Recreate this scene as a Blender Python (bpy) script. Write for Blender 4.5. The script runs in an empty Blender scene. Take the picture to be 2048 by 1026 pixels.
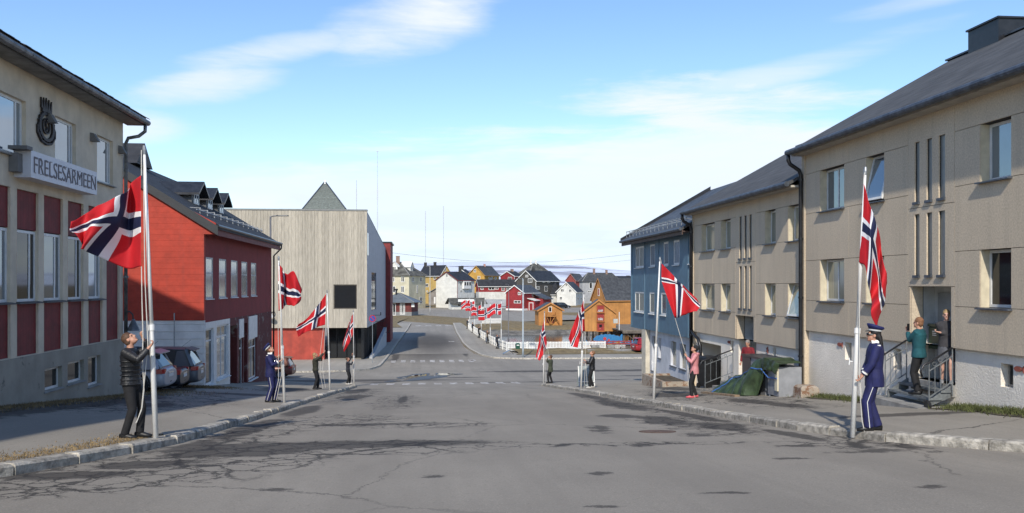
import bpy, bmesh, math, random
from mathutils import Vector, Matrix
random.seed(7)
V = Vector
# ------------------------------------------------------------------ camera, world, sun
F, CX, HY = 1800.0, 1024.0, 569.0            # focal length and horizon of the photograph, in its pixels
TH = math.atan(174.0 / F)
FW, RT = V((math.sin(TH), math.cos(TH), 0)), V((math.cos(TH), -math.sin(TH), 0))
sc = bpy.context.scene
col = sc.collection
cam = bpy.data.cameras.new('camera'); camo = bpy.data.objects.new('camera', cam); col.objects.link(camo)
cam.sensor_width = 36; cam.lens = 36 * F / 2048; cam.shift_y = (HY - 513) / 2048
cam.clip_start = .1; cam.clip_end = 20000
camo.location = (0, 0, 0); camo.rotation_euler = (math.pi / 2, 0, -TH)
sc.camera = camo
SUN_AZ, SUN_EL = math.radians(15), math.radians(38)
sd = bpy.data.lights.new('sun', 'SUN'); sd.energy = 3.7; sd.angle = math.radians(1.0); sd.color = (1, .93, .82)
so = bpy.data.objects.new('sun', sd); col.objects.link(so)
sdir = V((math.sin(SUN_AZ) * math.cos(SUN_EL), math.cos(SUN_AZ) * math.cos(SUN_EL), -math.sin(SUN_EL)))
so.rotation_euler = sdir.to_track_quat('-Z', 'Y').to_euler(); so.location = (-40, -60, 60)
sc.view_settings.view_transform = 'Standard'; sc.view_settings.look = 'None'
sc.view_settings.exposure = .22; sc.view_settings.gamma = 1
sc.cycles.max_bounces = 5; sc.cycles.use_adaptive_sampling = True
try: sc.cycles.use_denoising = True
except Exception: pass

class NT:
    """little helper for node trees"""
    def __init__(s, tree): s.t = tree; s.n = tree.nodes; s.l = tree.links
    def add(s, kind, **kw):
        n = s.n.new('ShaderNode' + kind)
        for k, v in kw.items(): setattr(n, k, v)
        return n
    def put(s, sock, v):
        if hasattr(v, 'is_output') or isinstance(v, bpy.types.NodeSocket): s.l.new(v, sock)
        else: sock.default_value = v
    def math(s, op, a, b=0.0, c=None, clamp=False):
        n = s.add('Math', operation=op, use_clamp=clamp)
        s.put(n.inputs[0], a); s.put(n.inputs[1], b)
        if c is not None: s.put(n.inputs[2], c)
        return n.outputs[0]
    def step(s, x, lo, hi):
        n = s.add('MapRange', interpolation_type='SMOOTHSTEP')
        s.put(n.inputs[0], x); n.inputs[1].default_value = lo; n.inputs[2].default_value = hi
        return n.outputs[0]
    def mix(s, f, a, b):
        n = s.add('Mix', data_type='RGBA')
        s.put(n.inputs[0], f); s.put(n.inputs[6], a); s.put(n.inputs[7], b)
        return n.outputs[2]
    def noise(s, vec, scale, detail=4, rough=.55, dist=0.0):
        n = s.add('TexNoise'); n.inputs['Scale'].default_value = scale; n.inputs['Detail'].default_value = detail
        n.inputs['Roughness'].default_value = rough; n.inputs['Distortion'].default_value = dist
        if vec is not None: s.l.new(vec, n.inputs['Vector'])
        return n.outputs['Fac']
    def mapping(s, vec, scale=(1, 1, 1), rot=(0, 0, 0), loc=(0, 0, 0)):
        n = s.add('Mapping'); n.inputs['Scale'].default_value = scale; n.inputs['Rotation'].default_value = rot
        n.inputs['Location'].default_value = loc; s.l.new(vec, n.inputs['Vector']); return n.outputs[0]

def c4(c): return (c[0], c[1], c[2], 1)

w = bpy.data.worlds.new('World'); sc.world = w; w.use_nodes = True
w.cycles.sampling_method = 'MANUAL'; w.cycles.sample_map_resolution = 256
N = NT(w.node_tree); N.n.clear()
outw = N.add('OutputWorld'); bg = N.add('Background'); N.l.new(bg.outputs[0], outw.inputs[0])
bg.inputs['Strength'].default_value = .115
sky = N.add('TexSky', sky_type='NISHITA'); sky.sun_disc = False
sky.sun_elevation = SUN_EL; sky.sun_rotation = math.pi + SUN_AZ
sky.air_density = 1.0; sky.dust_density = .25; sky.ozone_density = 2.2
tc = N.add('TexCoord'); gen = tc.outputs['Generated']
sep = N.add('SeparateXYZ'); N.l.new(gen, sep.inputs[0])
SX, SY, SZ = sep.outputs
ra = N.math('ADD', N.math('MULTIPLY', SX, RT.x), N.math('MULTIPLY', SY, RT.y))
fa = N.math('ADD', N.math('MULTIPLY', SX, FW.x), N.math('MULTIPLY', SY, FW.y))
az = N.math('ARCTAN2', ra, fa)
hyp = N.math('SQRT', N.math('ADD', N.math('MULTIPLY', ra, ra), N.math('MULTIPLY', fa, fa)))
el = N.math('ARCTAN2', SZ, hyp)
cmb = N.add('CombineXYZ'); N.l.new(az, cmb.inputs[0]); N.l.new(el, cmb.inputs[1])
ae = cmb.outputs[0]
st = N.mapping(ae, (2.2, 11, 1), (0, 0, math.radians(-13)))
n1 = N.noise(st, 1.5, 7, .58, .6)
n2 = N.noise(N.mapping(ae, (3, 18, 1), (0, 0, math.radians(-16)), (3.1, 1.7, 0)), 2.2, 8, .62, .4)
n3 = N.noise(N.mapping(ae, (1.2, 4, 1), (0, 0, math.radians(-10)), (7, 2, 0)), 1.6, 3, .5)
nn = N.math('ADD', N.math('MULTIPLY', N.math('SUBTRACT', n1, .5), .22), N.math('MULTIPLY', N.math('SUBTRACT', n2, .5), .10))
# the long bank: its upper edge climbs to the right
edge = N.math('ADD', N.math('MULTIPLY', az, .19), .175)
edge = N.math('SUBTRACT', edge, N.math('MULTIPLY', N.step(az, .16, .55), .13))
edge = N.math('SUBTRACT', edge, N.math('MULTIPLY', N.step(az, -.24, -.5), .03))
bank = N.step(N.math('ADD', N.math('SUBTRACT', edge, el), nn), -.012, .055)
bank = N.math('MULTIPLY', bank, N.step(N.math('ABSOLUTE', az), 1.7, 1.0))
def streak(a0, e0, slope, la, le, amp):
    da = N.math('SUBTRACT', az, a0)
    de = N.math('SUBTRACT', N.math('SUBTRACT', el, e0), N.math('MULTIPLY', da, slope))
    g = N.math('ADD', N.math('POWER', N.math('ABSOLUTE', N.math('DIVIDE', da, la)), 2), N.math('POWER', N.math('ABSOLUTE', N.math('DIVIDE', de, le)), 2))
    g = N.math('SUBTRACT', 1, g)
    return N.math('MULTIPLY', N.step(N.math('ADD', g, N.math('MULTIPLY', nn, 7)), .15, 1.15), amp)
parts = [bank, streak(-.11, .285, .26, .13, .050, 1.0), streak(-.33, .205, .18, .10, .024, .8), streak(-.41, .158, .10, .09, .024, .8),
         streak(.46, .285, .12, .14, .016, .45), streak(-.25, .248, .22, .13, .020, .75), streak(.30, .225, .20, .22, .020, .6)]
gen_c = N.math('MULTIPLY', N.step(N.math('ADD', n1, N.math('MULTIPLY', N.math('SUBTRACT', n3, .5), .8)), .62, .95), N.step(N.math('ABSOLUTE', az), .7, 1.2))
parts.append(gen_c)
cl = parts[0]
for p_ in parts[1:]: cl = N.math('MAXIMUM', cl, p_)
cl = N.math('MULTIPLY', cl, N.math('ADD', .52, N.math('MULTIPLY', n2, .85)), clamp=True)
hsv = N.add('HueSaturation'); N.l.new(sky.outputs[0], hsv.inputs['Color']); hsv.inputs['Hue'].default_value = .504; hsv.inputs['Saturation'].default_value = 1.12; hsv.inputs['Value'].default_value = 1.42
blue = hsv.outputs[0]
ccol = N.mix(N.step(el, 0, .16), c4((5.7, 6.7, 8.2)), c4((7.0, 7.4, 8.3)))
N.l.new(N.mix(N.math('MULTIPLY', cl, .93), blue, ccol), bg.inputs['Color'])

# ------------------------------------------------------------------ pixel of the photograph -> point in the place
def ray(u, v): return FW * F + RT * (u - CX) + V((0, 0, HY - v))
def atY(u, v, Y): r = ray(u, v); return r * (Y / r.y)
def proj(p):
    d = p.dot(FW); return CX + F * p.dot(RT) / d, HY - F * p.z / d
PROF = [(-40, -.4), (0, -1.62), (7, -1.97), (14.5, -2.55), (28, -3.75), (41, -4.88), (54.5, -6.15), (70, -7.25), (85, -7.85), (100, -8.0), (160, -8.0),
        (200, -7.7), (250, -7.2), (320, -6.2), (420, -4.5), (600, -3), (9000, -3)]
def lin(y):
    for (a, za), (b, zb) in zip(PROF, PROF[1:]):
        if y <= b: return za + (zb - za) * (y - a) / (b - a)
    return PROF[-1][1]
def gz(y):                                                       # smoothed road level
    k = 3 if y < 200 else 10
    return (lin(y - k) + 2 * lin(y - k / 2) + 2 * lin(y) + 2 * lin(y + k / 2) + lin(y + k)) / 8
def sm(x, a, b):
    t = max(0, min(1, (x - a) / (b - a))); return t * t * (3 - 2 * t)
# the two kerb lines of the street
KL = [(-12, -20), (-9.5, 3), (-6.6, 8.6), (-5.05, 11.2), (-4.4, 13.3), (-4.05, 15.5), (-3.98, 22), (-4.0, 30), (-3.95, 45), (-4.1, 55), (-4.6, 56.8), (-6.2, 58)]
KR = [(22, -20), (15, 6), (10.6, 9.2), (8.3, 11.7), (7.25, 13.6), (6.8, 16), (6.72, 30), (6.75, 45), (6.85, 52.5), (7.4, 55), (9, 56.6)]
def wl(x, y): return gz(y) + .12 + min(.42, .06 * max(0, interp(KL, y) - .25 - x))   # left pavement
def wr(x, y): return gz(y) + .12 + .03 * max(0, x - .25 - interp(KR, y))              # right pavement

# ------------------------------------------------------------------ materials
MATS = {}
def mat(name, c, rough=.75, var=.12, scale=3.0, bump=0.0, bscale=30.0, metal=0.0, c2=None, kind=None, spec=.5, objrand=0.0, stretch=(1, 1, 1)):
    if name in MATS: return MATS[name]
    m = bpy.data.materials.new(name); m.use_nodes = True; MATS[name] = m
    n = NT(m.node_tree); b = n.n['Principled BSDF']
    b.inputs['Roughness'].default_value = rough; b.inputs['Metallic'].default_value = metal
    b.inputs['Specular IOR Level'].default_value = spec
    ob = n.add('TexCoord').outputs['Object']
    ob = n.mapping(ob, stretch) if stretch != (1, 1, 1) else ob
    f = n.noise(ob, scale, 6, .6)
    f = n.step(f, .25, .75)
    d = c2 or tuple(x * (1 - 2.2 * var) for x in c)
    top = tuple(min(1, x * (1 + .5 * var)) for x in c)
    colr = n.mix(f, c4(d if c2 is None else c2), c4(top))
    h = None
    if kind == 'boards_h' or kind == 'boards_v' or kind == 'rows':
        axis = {'boards_h': 2, 'rows': 2, 'boards_v': 0}[kind]
        s2 = n.add('SeparateXYZ'); n.l.new(n.add('TexCoord').outputs['Object'], s2.inputs[0])
        q = s2.outputs[2] if axis == 2 else n.math('ADD', s2.outputs[0], s2.outputs[1])
        q = n.math('MULTIPLY', q, bscale)
        fr = n.math('FRACT', q)
        h = n.step(fr, 0, .14)
        wn = n.add('TexWhiteNoise', noise_dimensions='1D'); n.l.new(n.math('FLOOR', q), wn.inputs['W'])
        colr = n.mix(n.math('MULTIPLY', wn.outputs[0], var * 1.6), colr, c4(tuple(x * .45 for x in c)))
        if bump: bump_h = n.math('ADD', h, n.math('MULTIPLY', n.noise(ob, 25, 5), .5))
    elif bump:
        bump_h = n.noise(ob, bscale, 6, .65)
    if objrand:
        oi = n.add('ObjectInfo')
        hs = n.add('HueSaturation'); n.l.new(colr, hs.inputs['Color'])
        n.l.new(n.math('ADD', 1 - objrand, n.math('MULTIPLY', oi.outputs['Random'], 2 * objrand)), hs.inputs['Value'])
        colr = hs.outputs[0]
    n.l.new(colr, b.inputs['Base Color'])
    if bump:
        bp = n.add('Bump'); bp.inputs['Strength'].default_value = bump; bp.inputs['Distance'].default_value = .03
        n.l.new(bump_h, bp.inputs['Height']); n.l.new(bp.outputs[0], b.inputs['Normal'])
    return m

def worn(name, c, under, amt=.5, scale=2.5, rough=.8, bump=.2, bscale=30, streak=(1, 1, 1), soot=None, kind=None):
    """paint that has come off in patches"""
    if name in MATS: return MATS[name]
    m = mat(name, c, rough, .10, scale * .7, bump, bscale, kind=kind)
    n = NT(m.node_tree); b = n.n['Principled BSDF']
    base = b.inputs['Base Color'].links[0].from_socket
    ob = n.mapping(n.add('TexCoord').outputs['Object'], streak)
    f = n.step(n.noise(ob, scale, 9, .72), amt, amt + .07)
    outc = n.mix(f, base, c4(under))
    f2 = n.step(n.noise(n.mapping(n.add('TexCoord').outputs['Object'], (1.5, 1.5, .25)), 1.3, 6, .6), .5, .8)
    outc = n.mix(n.math('MULTIPLY', f2, .28), outc, c4(soot or tuple(x * .45 for x in c)))
    n.l.new(outc, b.inputs['Base Color'])
    return m

glass = mat('window_glass', (.30, .34, .37), .04, .03, 2, metal=.55, objrand=.35)
glass_dark = mat('dark_glass', (.018, .02, .022), .05, .03, 2, metal=.0)
glass_curtain = mat('curtained_glass', (.42, .42, .34), .09, .18, 9, metal=.25, stretch=(1, 1, .05), objrand=.3)
def streaks(m, amt=.25, dark=.55, sc=1.4):
    """rain streaks and faded patches on a wall"""
    n = NT(m.node_tree); b = n.n['Principled BSDF']; base = b.inputs['Base Color'].links[0].from_socket
    ob = n.add('TexCoord').outputs['Object']
    f = n.step(n.noise(n.mapping(ob, (2.2, 2.2, .16)), sc, 7, .65), .45, .78); g = n.step(n.noise(ob, .5, 5, .6), .35, .7)
    hs = n.add('HueSaturation'); n.l.new(base, hs.inputs['Color']); hs.inputs['Value'].default_value = dark; hs.inputs['Saturation'].default_value = .9
    c = n.mix(n.math('MULTIPLY', f, amt), base, hs.outputs[0])
    hl = n.add('HueSaturation'); n.l.new(c, hl.inputs['Color']); hl.inputs['Value'].default_value = 1.13
    n.l.new(n.mix(n.math('MULTIPLY', g, .8), c, hl.outputs[0]), b.inputs['Base Color']); return m
white_paint = mat('white_paint', (.78, .77, .73), .5, .06, 4)
white_frame = mat('white_window_frame', (.72, .72, .70), .45, .06, 6)
metal_grey = mat('galvanised_metal', (.33, .35, .37), .45, .15, 6, metal=.5)
black_metal = mat('black_metal', (.022, .023, .027), .35, .2, 5, metal=.2)
dark_void = mat('dark_interior', (.012, .012, .013), .9, .1)
slate = mat('roof_slate', (.085, .088, .092), .55, .3, 2.0, .5, 4.0, kind='rows')
black_roof = mat('black_roof', (.035, .036, .04), .6, .25, 1.2, .4, 2.5, kind='rows')
felt = mat('roof_felt_shingle', (.085, .086, .088), .85, .18, 1.6, .35, 5.0, kind='rows')
lead = mat('gutter_metal', (.11, .125, .15), .5, .25, 5, metal=.4)
beige = mat('exposed_aggregate', (.60, .50, .37), .95, .16, 26, .25, 60, c2=(.47, .385, .28))
streaks(beige, .32)
reveal_cream = mat('cream_reveal', (.62, .55, .40), .8, .08, 6)
joint = mat('dark_joint', (.05, .045, .04), .9, .1)
slotm = mat('slot_glass', (.27, .29, .28), .3, .1, 4)
plaster = mat('rough_white_plaster', (.87, .80, .69), .95, .05, 1.2, .9, 22)
streaks(plaster, .22, .7)
concrete = mat('concrete', (.32, .31, .29), .9, .2, 2.5, .4, 30)
skin = mat('skin', (.52, .27, .18), .55, .1, 9)
skin_pale = mat('skin_pale', (.62, .36, .27), .55, .1, 9)

# ------------------------------------------------------------------ mesh helpers
class MB:
    def __init__(s): s.v = []; s.f = []; s.mi = []; s.cm = 0; s.smooth = False
    def vert(s, p): s.v.append(V(p)); return len(s.v) - 1
    def face(s, pts):
        s.f.append([s.vert(p) for p in pts]); s.mi.append(s.cm); return s
    def hexa(s, b, t):                                  # bottom loop, top loop
        n = len(b); i = len(s.v)
        for p in b + t: s.v.append(V(p))
        s.f.append(list(range(i + n - 1, i - 1, -1))); s.f.append(list(range(i + n, i + 2 * n)))
        for k in range(n): s.f.append([i + k, i + (k + 1) % n, i + n + (k + 1) % n, i + n + k])
        s.mi += [s.cm] * (n + 2); return s
    def box(s, lo, hi):
        (a, b, c), (d, e, f) = lo, hi
        return s.hexa([(a, b, c), (d, b, c), (d, e, c), (a, e, c)], [(a, b, f), (d, b, f), (d, e, f), (a, e, f)])
    def obox(s, o, ex, ey, ez):                         # corner and three edge vectors
        o, ex, ey, ez = V(o), V(ex), V(ey), V(ez)
        b = [o, o + ex, o + ex + ey, o + ey]
        return s.hexa(b, [p + ez for p in b])
    def prism(s, poly, d):
        poly = [V(p) for p in poly]; return s.hexa(poly, [p + V(d) for p in poly])
    def bar(s, p, q, wd, h=None):
        p, q = V(p), V(q); h = h or wd; d = (q - p).normalized()
        a = d.cross(V((0, 0, 1)));  a = a.normalized() if a.length > .05 else V((1, 0, 0))
        c = a.cross(d).normalized()
        b = [p + a * x * wd / 2 + c * y * h / 2 for x, y in ((-1, -1), (1, -1), (1, 1), (-1, 1))]
        return s.hexa(b, [k + q - p for k in b])
    def loft(s, rings, cap=True):
        i = len(s.v); n = len(rings[0])
        for r in rings:
            for p in r: s.v.append(V(p))
        for k in range(len(rings) - 1):
            for j in range(n):
                a = i + k * n + j; b = i + k * n + (j + 1) % n
                s.f.append([a, b, b + n, a + n]); s.mi.append(s.cm)
        if cap:
            s.f.append(list(range(i + n - 1, i - 1, -1))); s.f.append(list(range(i + (len(rings) - 1) * n, i + len(rings) * n))); s.mi += [s.cm] * 2
        return s
    def tube(s, pts, r, n=8):
        pts = [V(p) for p in pts]; rs = r if isinstance(r, (list, tuple)) else [r] * len(pts)
        rings = []; ref = None
        for k, p in enumerate(pts):
            d = (pts[min(k + 1, len(pts) - 1)] - pts[max(k - 1, 0)]).normalized()
            if ref is None: ref = V((0, 0, 1)) if abs(d.z) < .9 else V((1, 0, 0))
            a = d.cross(ref)
            a = a.normalized() if a.length > 1e-4 else d.cross(V((0, 1, 0))).normalized()
            ref = a.cross(d).normalized()
            rr = rs[k]; rx, ry = rr if isinstance(rr, tuple) else (rr, rr)
            rings.append([p + a * math.cos(t) * rx + ref * math.sin(t) * ry for t in [2 * math.pi * j / n for j in range(n)]])
        return s.loft(rings)
    def ellipsoid(s, c, r, n=12, m=8, R=None):
        c = V(c); rings = []
        for k in range(m + 1):
            ph = -math.pi / 2 + math.pi * (k + .02) / (m + .04)
            ring = []
            for j in range(n):
                t = 2 * math.pi * j / n
                p = V((r[0] * math.cos(ph) * math.cos(t), r[1] * math.cos(ph) * math.sin(t), r[2] * math.sin(ph)))
                ring.append(c + (R @ p if R else p))
            rings.append(ring)
        return s.loft(rings)
    def mesh(s, name, mats, off=V((0, 0, 0)), smooth=False):
        me = bpy.data.meshes.new(name)
        me.from_pydata([tuple(p - off) for p in s.v], [], s.f)
        for m in (mats if isinstance(mats, (list, tuple)) else [mats]): me.materials.append(m)
        if any(s.mi): me.polygons.foreach_set('material_index', s.mi)
        bm = bmesh.new(); bm.from_mesh(me); bmesh.ops.recalc_face_normals(bm, faces=bm.faces); bm.to_mesh(me); bm.free()
        if smooth: me.polygons.foreach_set('use_smooth', [True] * len(me.polygons))
        me.update(); return me
    def build(s, name, mats, parent=None, smooth=False):
        off = root_loc(parent) if parent else V((0, 0, 0))
        o = bpy.data.objects.new(name, s.mesh(name, mats, off, smooth)); col.objects.link(o)
        if parent: o.parent = parent
        return o
def root_loc(o):
    while o.parent: o = o.parent
    return V(o.location)
def tag(o, label=None, cat=None, group=None, kind=None):
    for k, x in (('label', label), ('category', cat), ('group', group), ('kind', kind)):
        if x: o[k] = x
    return o
def thing(name, loc, label, cat, group=None):
    o = bpy.data.objects.new(name, None); col.objects.link(o); o.location = loc; o.empty_display_size = .2
    return tag(o, label, cat, group)
def struct(o): o['kind'] = 'structure'; return o

class Face:
    def __init__(s, P0, h, n): s.P0, s.h, s.n = V(P0), V(h).normalized(), V(n).normalized()
    def uv(s, u, v):
        r = ray(u, v); t = s.P0.dot(s.n) / r.dot(s.n); p = r * t
        return (p - s.P0).dot(s.h), p.z
    def pt(s, a, z, d=0.0):
        p = s.P0 + s.h * a + s.n * d; p.z = z; return p
    def rect(s, u0, v0, u1, v1):
        um, vm = (u0 + u1) / 2, (v0 + v1) / 2
        a0, a1 = s.uv(u0, vm)[0], s.uv(u1, vm)[0]
        z1, z0 = s.uv(um, v0)[1], s.uv(um, v1)[1]
        return min(a0, a1), max(a0, a1), z0, z1
    def box(s, mb, a0, a1, z0, z1, d0, d1):
        b = [s.pt(a0, z0, d0), s.pt(a1, z0, d0), s.pt(a1, z0, d1), s.pt(a0, z0, d1)]
        up = V((0, 0, z1 - z0)); return mb.hexa(b, [p + up for p in b])

def wall(mb, f, a0, a1, z0, z1, holes=(), thick=.25, d=0.0):
    """a wall with openings: front, reveals and outer edges"""
    xs = sorted({a0, a1} | {x for h in holes for x in h[:2]}); zs = sorted({z0, z1} | {x for h in holes for x in h[2:4]})
    for x0, x1 in zip(xs, xs[1:]):
        for y0, y1 in zip(zs, zs[1:]):
            cx, cy = (x0 + x1) / 2, (y0 + y1) / 2
            if any(h[0] < cx < h[1] and h[2] < cy < h[3] for h in holes): continue
            mb.face([f.pt(x0, y0, d), f.pt(x1, y0, d), f.pt(x1, y1, d), f.pt(x0, y1, d)])
    for (h0, h1, k0, k1) in list(holes) + [(a0, a1, z0, z1)]:
        for p, q in (((h0, k0), (h1, k0)), ((h1, k0), (h1, k1)), ((h1, k1), (h0, k1)), ((h0, k1), (h0, k0))):
            mb.face([f.pt(*p, d), f.pt(*q, d), f.pt(*q, d - thick), f.pt(*p, d - thick)])
    return mb

def window(f, r, parent, depth=.15, fr=.07, mull=(), trans=(), pane=None, framem=None, sill=None, sillm=None, tilt=0.0, nosub=False, fd=.05):
    """frame with panes; r = a0,a1,z0,z1 ; depth behind (+) or proud of (-) the wall face"""
    a0, a1, z0, z1 = r
    m = MB(); d1 = -depth + fd / 2; d0 = -depth - fd / 2
    f.box(m, a0, a0 + fr, z0, z1, d0, d1); f.box(m, a1 - fr, a1, z0, z1, d0, d1)
    f.box(m, a0 + fr, a1 - fr, z0, z0 + fr, d0, d1); f.box(m, a0 + fr, a1 - fr, z1 - fr, z1, d0, d1)
    for x in mull:
        c = a0 + (a1 - a0) * x; f.box(m, c - fr * .45, c + fr * .45, z0 + fr, z1 - fr, d0 + .003, d1 - .003)
    for x in trans:
        c = z0 + (z1 - z0) * x; f.box(m, a0 + fr, a1 - fr, c - fr * .4, c + fr * .4, d0 + .005, d1 - .005)
    if tilt:
        piv = f.pt((a0 + a1) / 2, z1, -depth)
        Rm = Matrix.Rotation(tilt, 4, f.h)
        m.v = [piv + (Rm @ (p - piv)) for p in m.v]
    w_ = m.build('window', framem or white_frame, parent)
    g = MB(); f.box(g, a0 + fr * .6, a1 - fr * .6, z0 + fr * .6, z1 - fr * .6, -depth - .012, -depth + .006)
    if tilt: g.v = [piv + (Rm @ (p - piv)) for p in g.v]
    g.build('pane', pane or glass, w_)
    if sill:
        q = MB(); e = .06
        b = [f.pt(a0 - e, z0 - .05, .0), f.pt(a1 + e, z0 - .05, .0), f.pt(a1 + e, z0 - .05, sill), f.pt(a0 - e, z0 - .05, sill)]
        t = [f.pt(a0 - e, z0 - .003, .0), f.pt(a1 + e, z0 - .003, .0), f.pt(a1 + e, z0 - .02, sill), f.pt(a0 - e, z0 - .02, sill)]
        q.hexa(b, t); q.build('sill', sillm or lead, w_)
    return w_

def sheet(name, xs_of_y, ys, zf, m, nx=10, parent=None):
    mb = MB(); rows = []
    for y in ys:
        x0, x1 = xs_of_y(y)
        rows.append([mb.vert((x0 + (x1 - x0) * i / nx, y, zf(x0 + (x1 - x0) * i / nx, y))) for i in range(nx + 1)])
    for a, b in zip(rows, rows[1:]):
        for i in range(nx): mb.f.append([a[i], a[i + 1], b[i + 1], b[i]]); mb.mi.append(0)
    return mb.build(name, m, parent, smooth=True)
def interp(pts, y):
    if y <= pts[0][1]: return pts[0][0]
    for (xa, ya), (xb, yb) in zip(pts, pts[1:]):
        if y <= yb: return xa + (xb - xa) * (y - ya) / (yb - ya)
    return pts[-1][0]
def frange(a, b, st): 
    n = max(1, round((b - a) / st)); return [a + (b - a) * i / n for i in range(n + 1)]
# ------------------------------------------------------------------ ground, roads, water, hills
def road_mat(name, basec, blobs, cracks, crack_amt=.5):
    m = bpy.data.materials.new(name); m.use_nodes = True; n = NT(m.node_tree); b = n.n['Principled BSDF']
    ob = n.add('TexCoord').outputs['Object']
    big = n.noise(ob, .18, 5, .6); mid = n.noise(n.mapping(ob, (1.4, .35, 1)), .9, 6, .65); fine = n.noise(ob, 55, 3, .7)
    speck = n.noise(ob, 24, 2, .5)
    cc = n.mix(n.step(big, .3, .7), c4(tuple(x * .86 for x in basec)), c4(tuple(x * 1.08 for x in basec)))
    cc = n.mix(n.math('MULTIPLY', n.step(mid, .45, .75), .35), cc, c4(tuple(x * .62 for x in basec)))
    cc = n.mix(n.math('MULTIPLY', n.step(fine, .48, .70), .6), cc, c4(tuple(x * 1.5 for x in basec)))
    cc = n.mix(n.math('MULTIPLY', n.step(speck, .6, .75), .5), cc, c4(tuple(x * .5 for x in basec)))
    trk = n.noise(n.mapping(ob, (1.1, .025, 1)), 1.0, 5, .6)
    cc = n.mix(n.math('MULTIPLY', n.step(trk, .42, .66), .38), cc, c4(tuple(x * .74 for x in basec)))
    nz = n.add('TexNoise'); nz.inputs['Scale'].default_value = 1.1; nz.inputs['Detail'].default_value = 8; nz.inputs['Roughness'].default_value = .78
    n.l.new(n.mapping(ob, (1, .8, 1)), nz.inputs['Vector'])
    off = n.add('VectorMath', operation='MULTIPLY_ADD'); n.l.new(nz.outputs['Color'], off.inputs[0])
    off.inputs[1].default_value = (2.8, 3.4, 0); off.inputs[2].default_value = (-1.4, -1.7, 0)
    def blob(x, y, rx, ry, k=1.0, soft=.2):
        if max(rx, ry) < .75: k, soft = 2.4, .35
        a = n.add('VectorMath', operation='MULTIPLY_ADD'); n.l.new(off.outputs[0], a.inputs[0]); a.inputs[1].default_value = (k * min(1, rx), k * min(1, ry), 0)
        n.l.new(ob, a.inputs[2])
        s2 = n.add('VectorMath', operation='SUBTRACT'); n.l.new(a.outputs[0], s2.inputs[0]); s2.inputs[1].default_value = (x, y, 0)
        s3 = n.add('VectorMath', operation='MULTIPLY'); n.l.new(s2.outputs[0], s3.inputs[0]); s3.inputs[1].default_value = (1 / rx, 1 / ry, 0)
        ln = n.add('VectorMath', operation='LENGTH'); n.l.new(s3.outputs[0], ln.inputs[0])
        return n.step(ln.outputs['Value'], 1 + soft, 1 - soft)
    acc = None
    for bl in blobs:
        q = blob(*bl); acc = q if acc is None else n.math('MAXIMUM', acc, q)
    if acc is not None: cc = n.mix(n.math('MULTIPLY', acc, .74), cc, c4((.030, .026, .024)))
    wv = n.add('VectorMath', operation='MULTIPLY_ADD'); n.l.new(nz.outputs['Color'], wv.inputs[0]); wv.inputs[1].default_value = (.9, .9, 0); n.l.new(ob, wv.inputs[2])
    def crk(scale, width, sx=1, sy=1):
        vo = n.add('TexVoronoi', feature='DISTANCE_TO_EDGE'); vo.inputs['Scale'].default_value = scale
        n.l.new(n.mapping(wv.outputs[0], (sx, sy, 1)), vo.inputs['Vector'])
        return n.step(vo.outputs['Distance'], width, width * .3)
    ca = None
    for bl in cracks:
        q = blob(*bl); ca = q if ca is None else n.math('MAXIMUM', ca, q)
    net = n.math('MAXIMUM', crk(2.2, .05), crk(.8, .034))
    thin = n.math('MULTIPLY', crk(.16, .004, 1, .7), n.step(big, .42, .6))
    tot = n.math('MULTIPLY', thin, crack_amt)
    if ca is not None: tot = n.math('MAXIMUM', tot, n.math('MULTIPLY', n.math('MULTIPLY', net, ca), .85))
    cc = n.mix(tot, cc, c4((.022, .02, .019)))
    n.l.new(cc, b.inputs['Base Color']); b.inputs['Roughness'].default_value = .88; b.inputs['Specular IOR Level'].default_value = .3
    bp = n.add('Bump'); bp.inputs['Strength'].default_value = .35; bp.inputs['Distance'].default_value = .012
    hh = n.math('SUBTRACT', n.math('ADD', n.math('MULTIPLY', fine, .6), n.noise(ob, 9, 4)), n.math('MULTIPLY', tot, 1.2))
    n.l.new(hh, bp.inputs['Height']); n.l.new(bp.outputs[0], b.inputs['Normal'])
    return m

def land_mat():
    m = bpy.data.materials.new('dead_grass_land'); m.use_nodes = True; n = NT(m.node_tree); b = n.n['Principled BSDF']
    ob = n.add('TexCoord').outputs['Object']
    g1 = n.noise(ob, .25, 8, .65); g2 = n.noise(ob, 1.3, 7, .7); g3 = n.noise(n.mapping(ob, (1, 1, 4)), .5, 6, .7)
    cc = n.mix(n.step(g2, .3, .7), c4((.13, .095, .045)), c4((.27, .20, .095)))
    cc = n.mix(n.math('MULTIPLY', n.step(g1, .5, .7), .6), cc, c4((.12, .12, .065)))
    sx = n.add('SeparateXYZ'); n.l.new(ob, sx.inputs[0])
    rocky = n.math('MULTIPLY', n.step(n.math('ADD', sx.outputs[2], n.math('MULTIPLY', n.math('SUBTRACT', g3, .5), 1.3)), -8.15, -8.5), 1.0)
    cc = n.mix(rocky, cc, n.mix(n.step(g3, .35, .7), c4((.085, .08, .07)), c4((.27, .255, .225))))
    n.l.new(cc, b.inputs['Base Color']); b.inputs['Roughness'].default_value = .95
    bp = n.add('Bump'); bp.inputs['Strength'].default_value = .8; bp.inputs['Distance'].default_value = .25
    n.l.new(n.math('ADD', g2, g3), bp.inputs['Height']); n.l.new(bp.outputs[0], b.inputs['Normal'])
    return m
LAND = land_mat()
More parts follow.
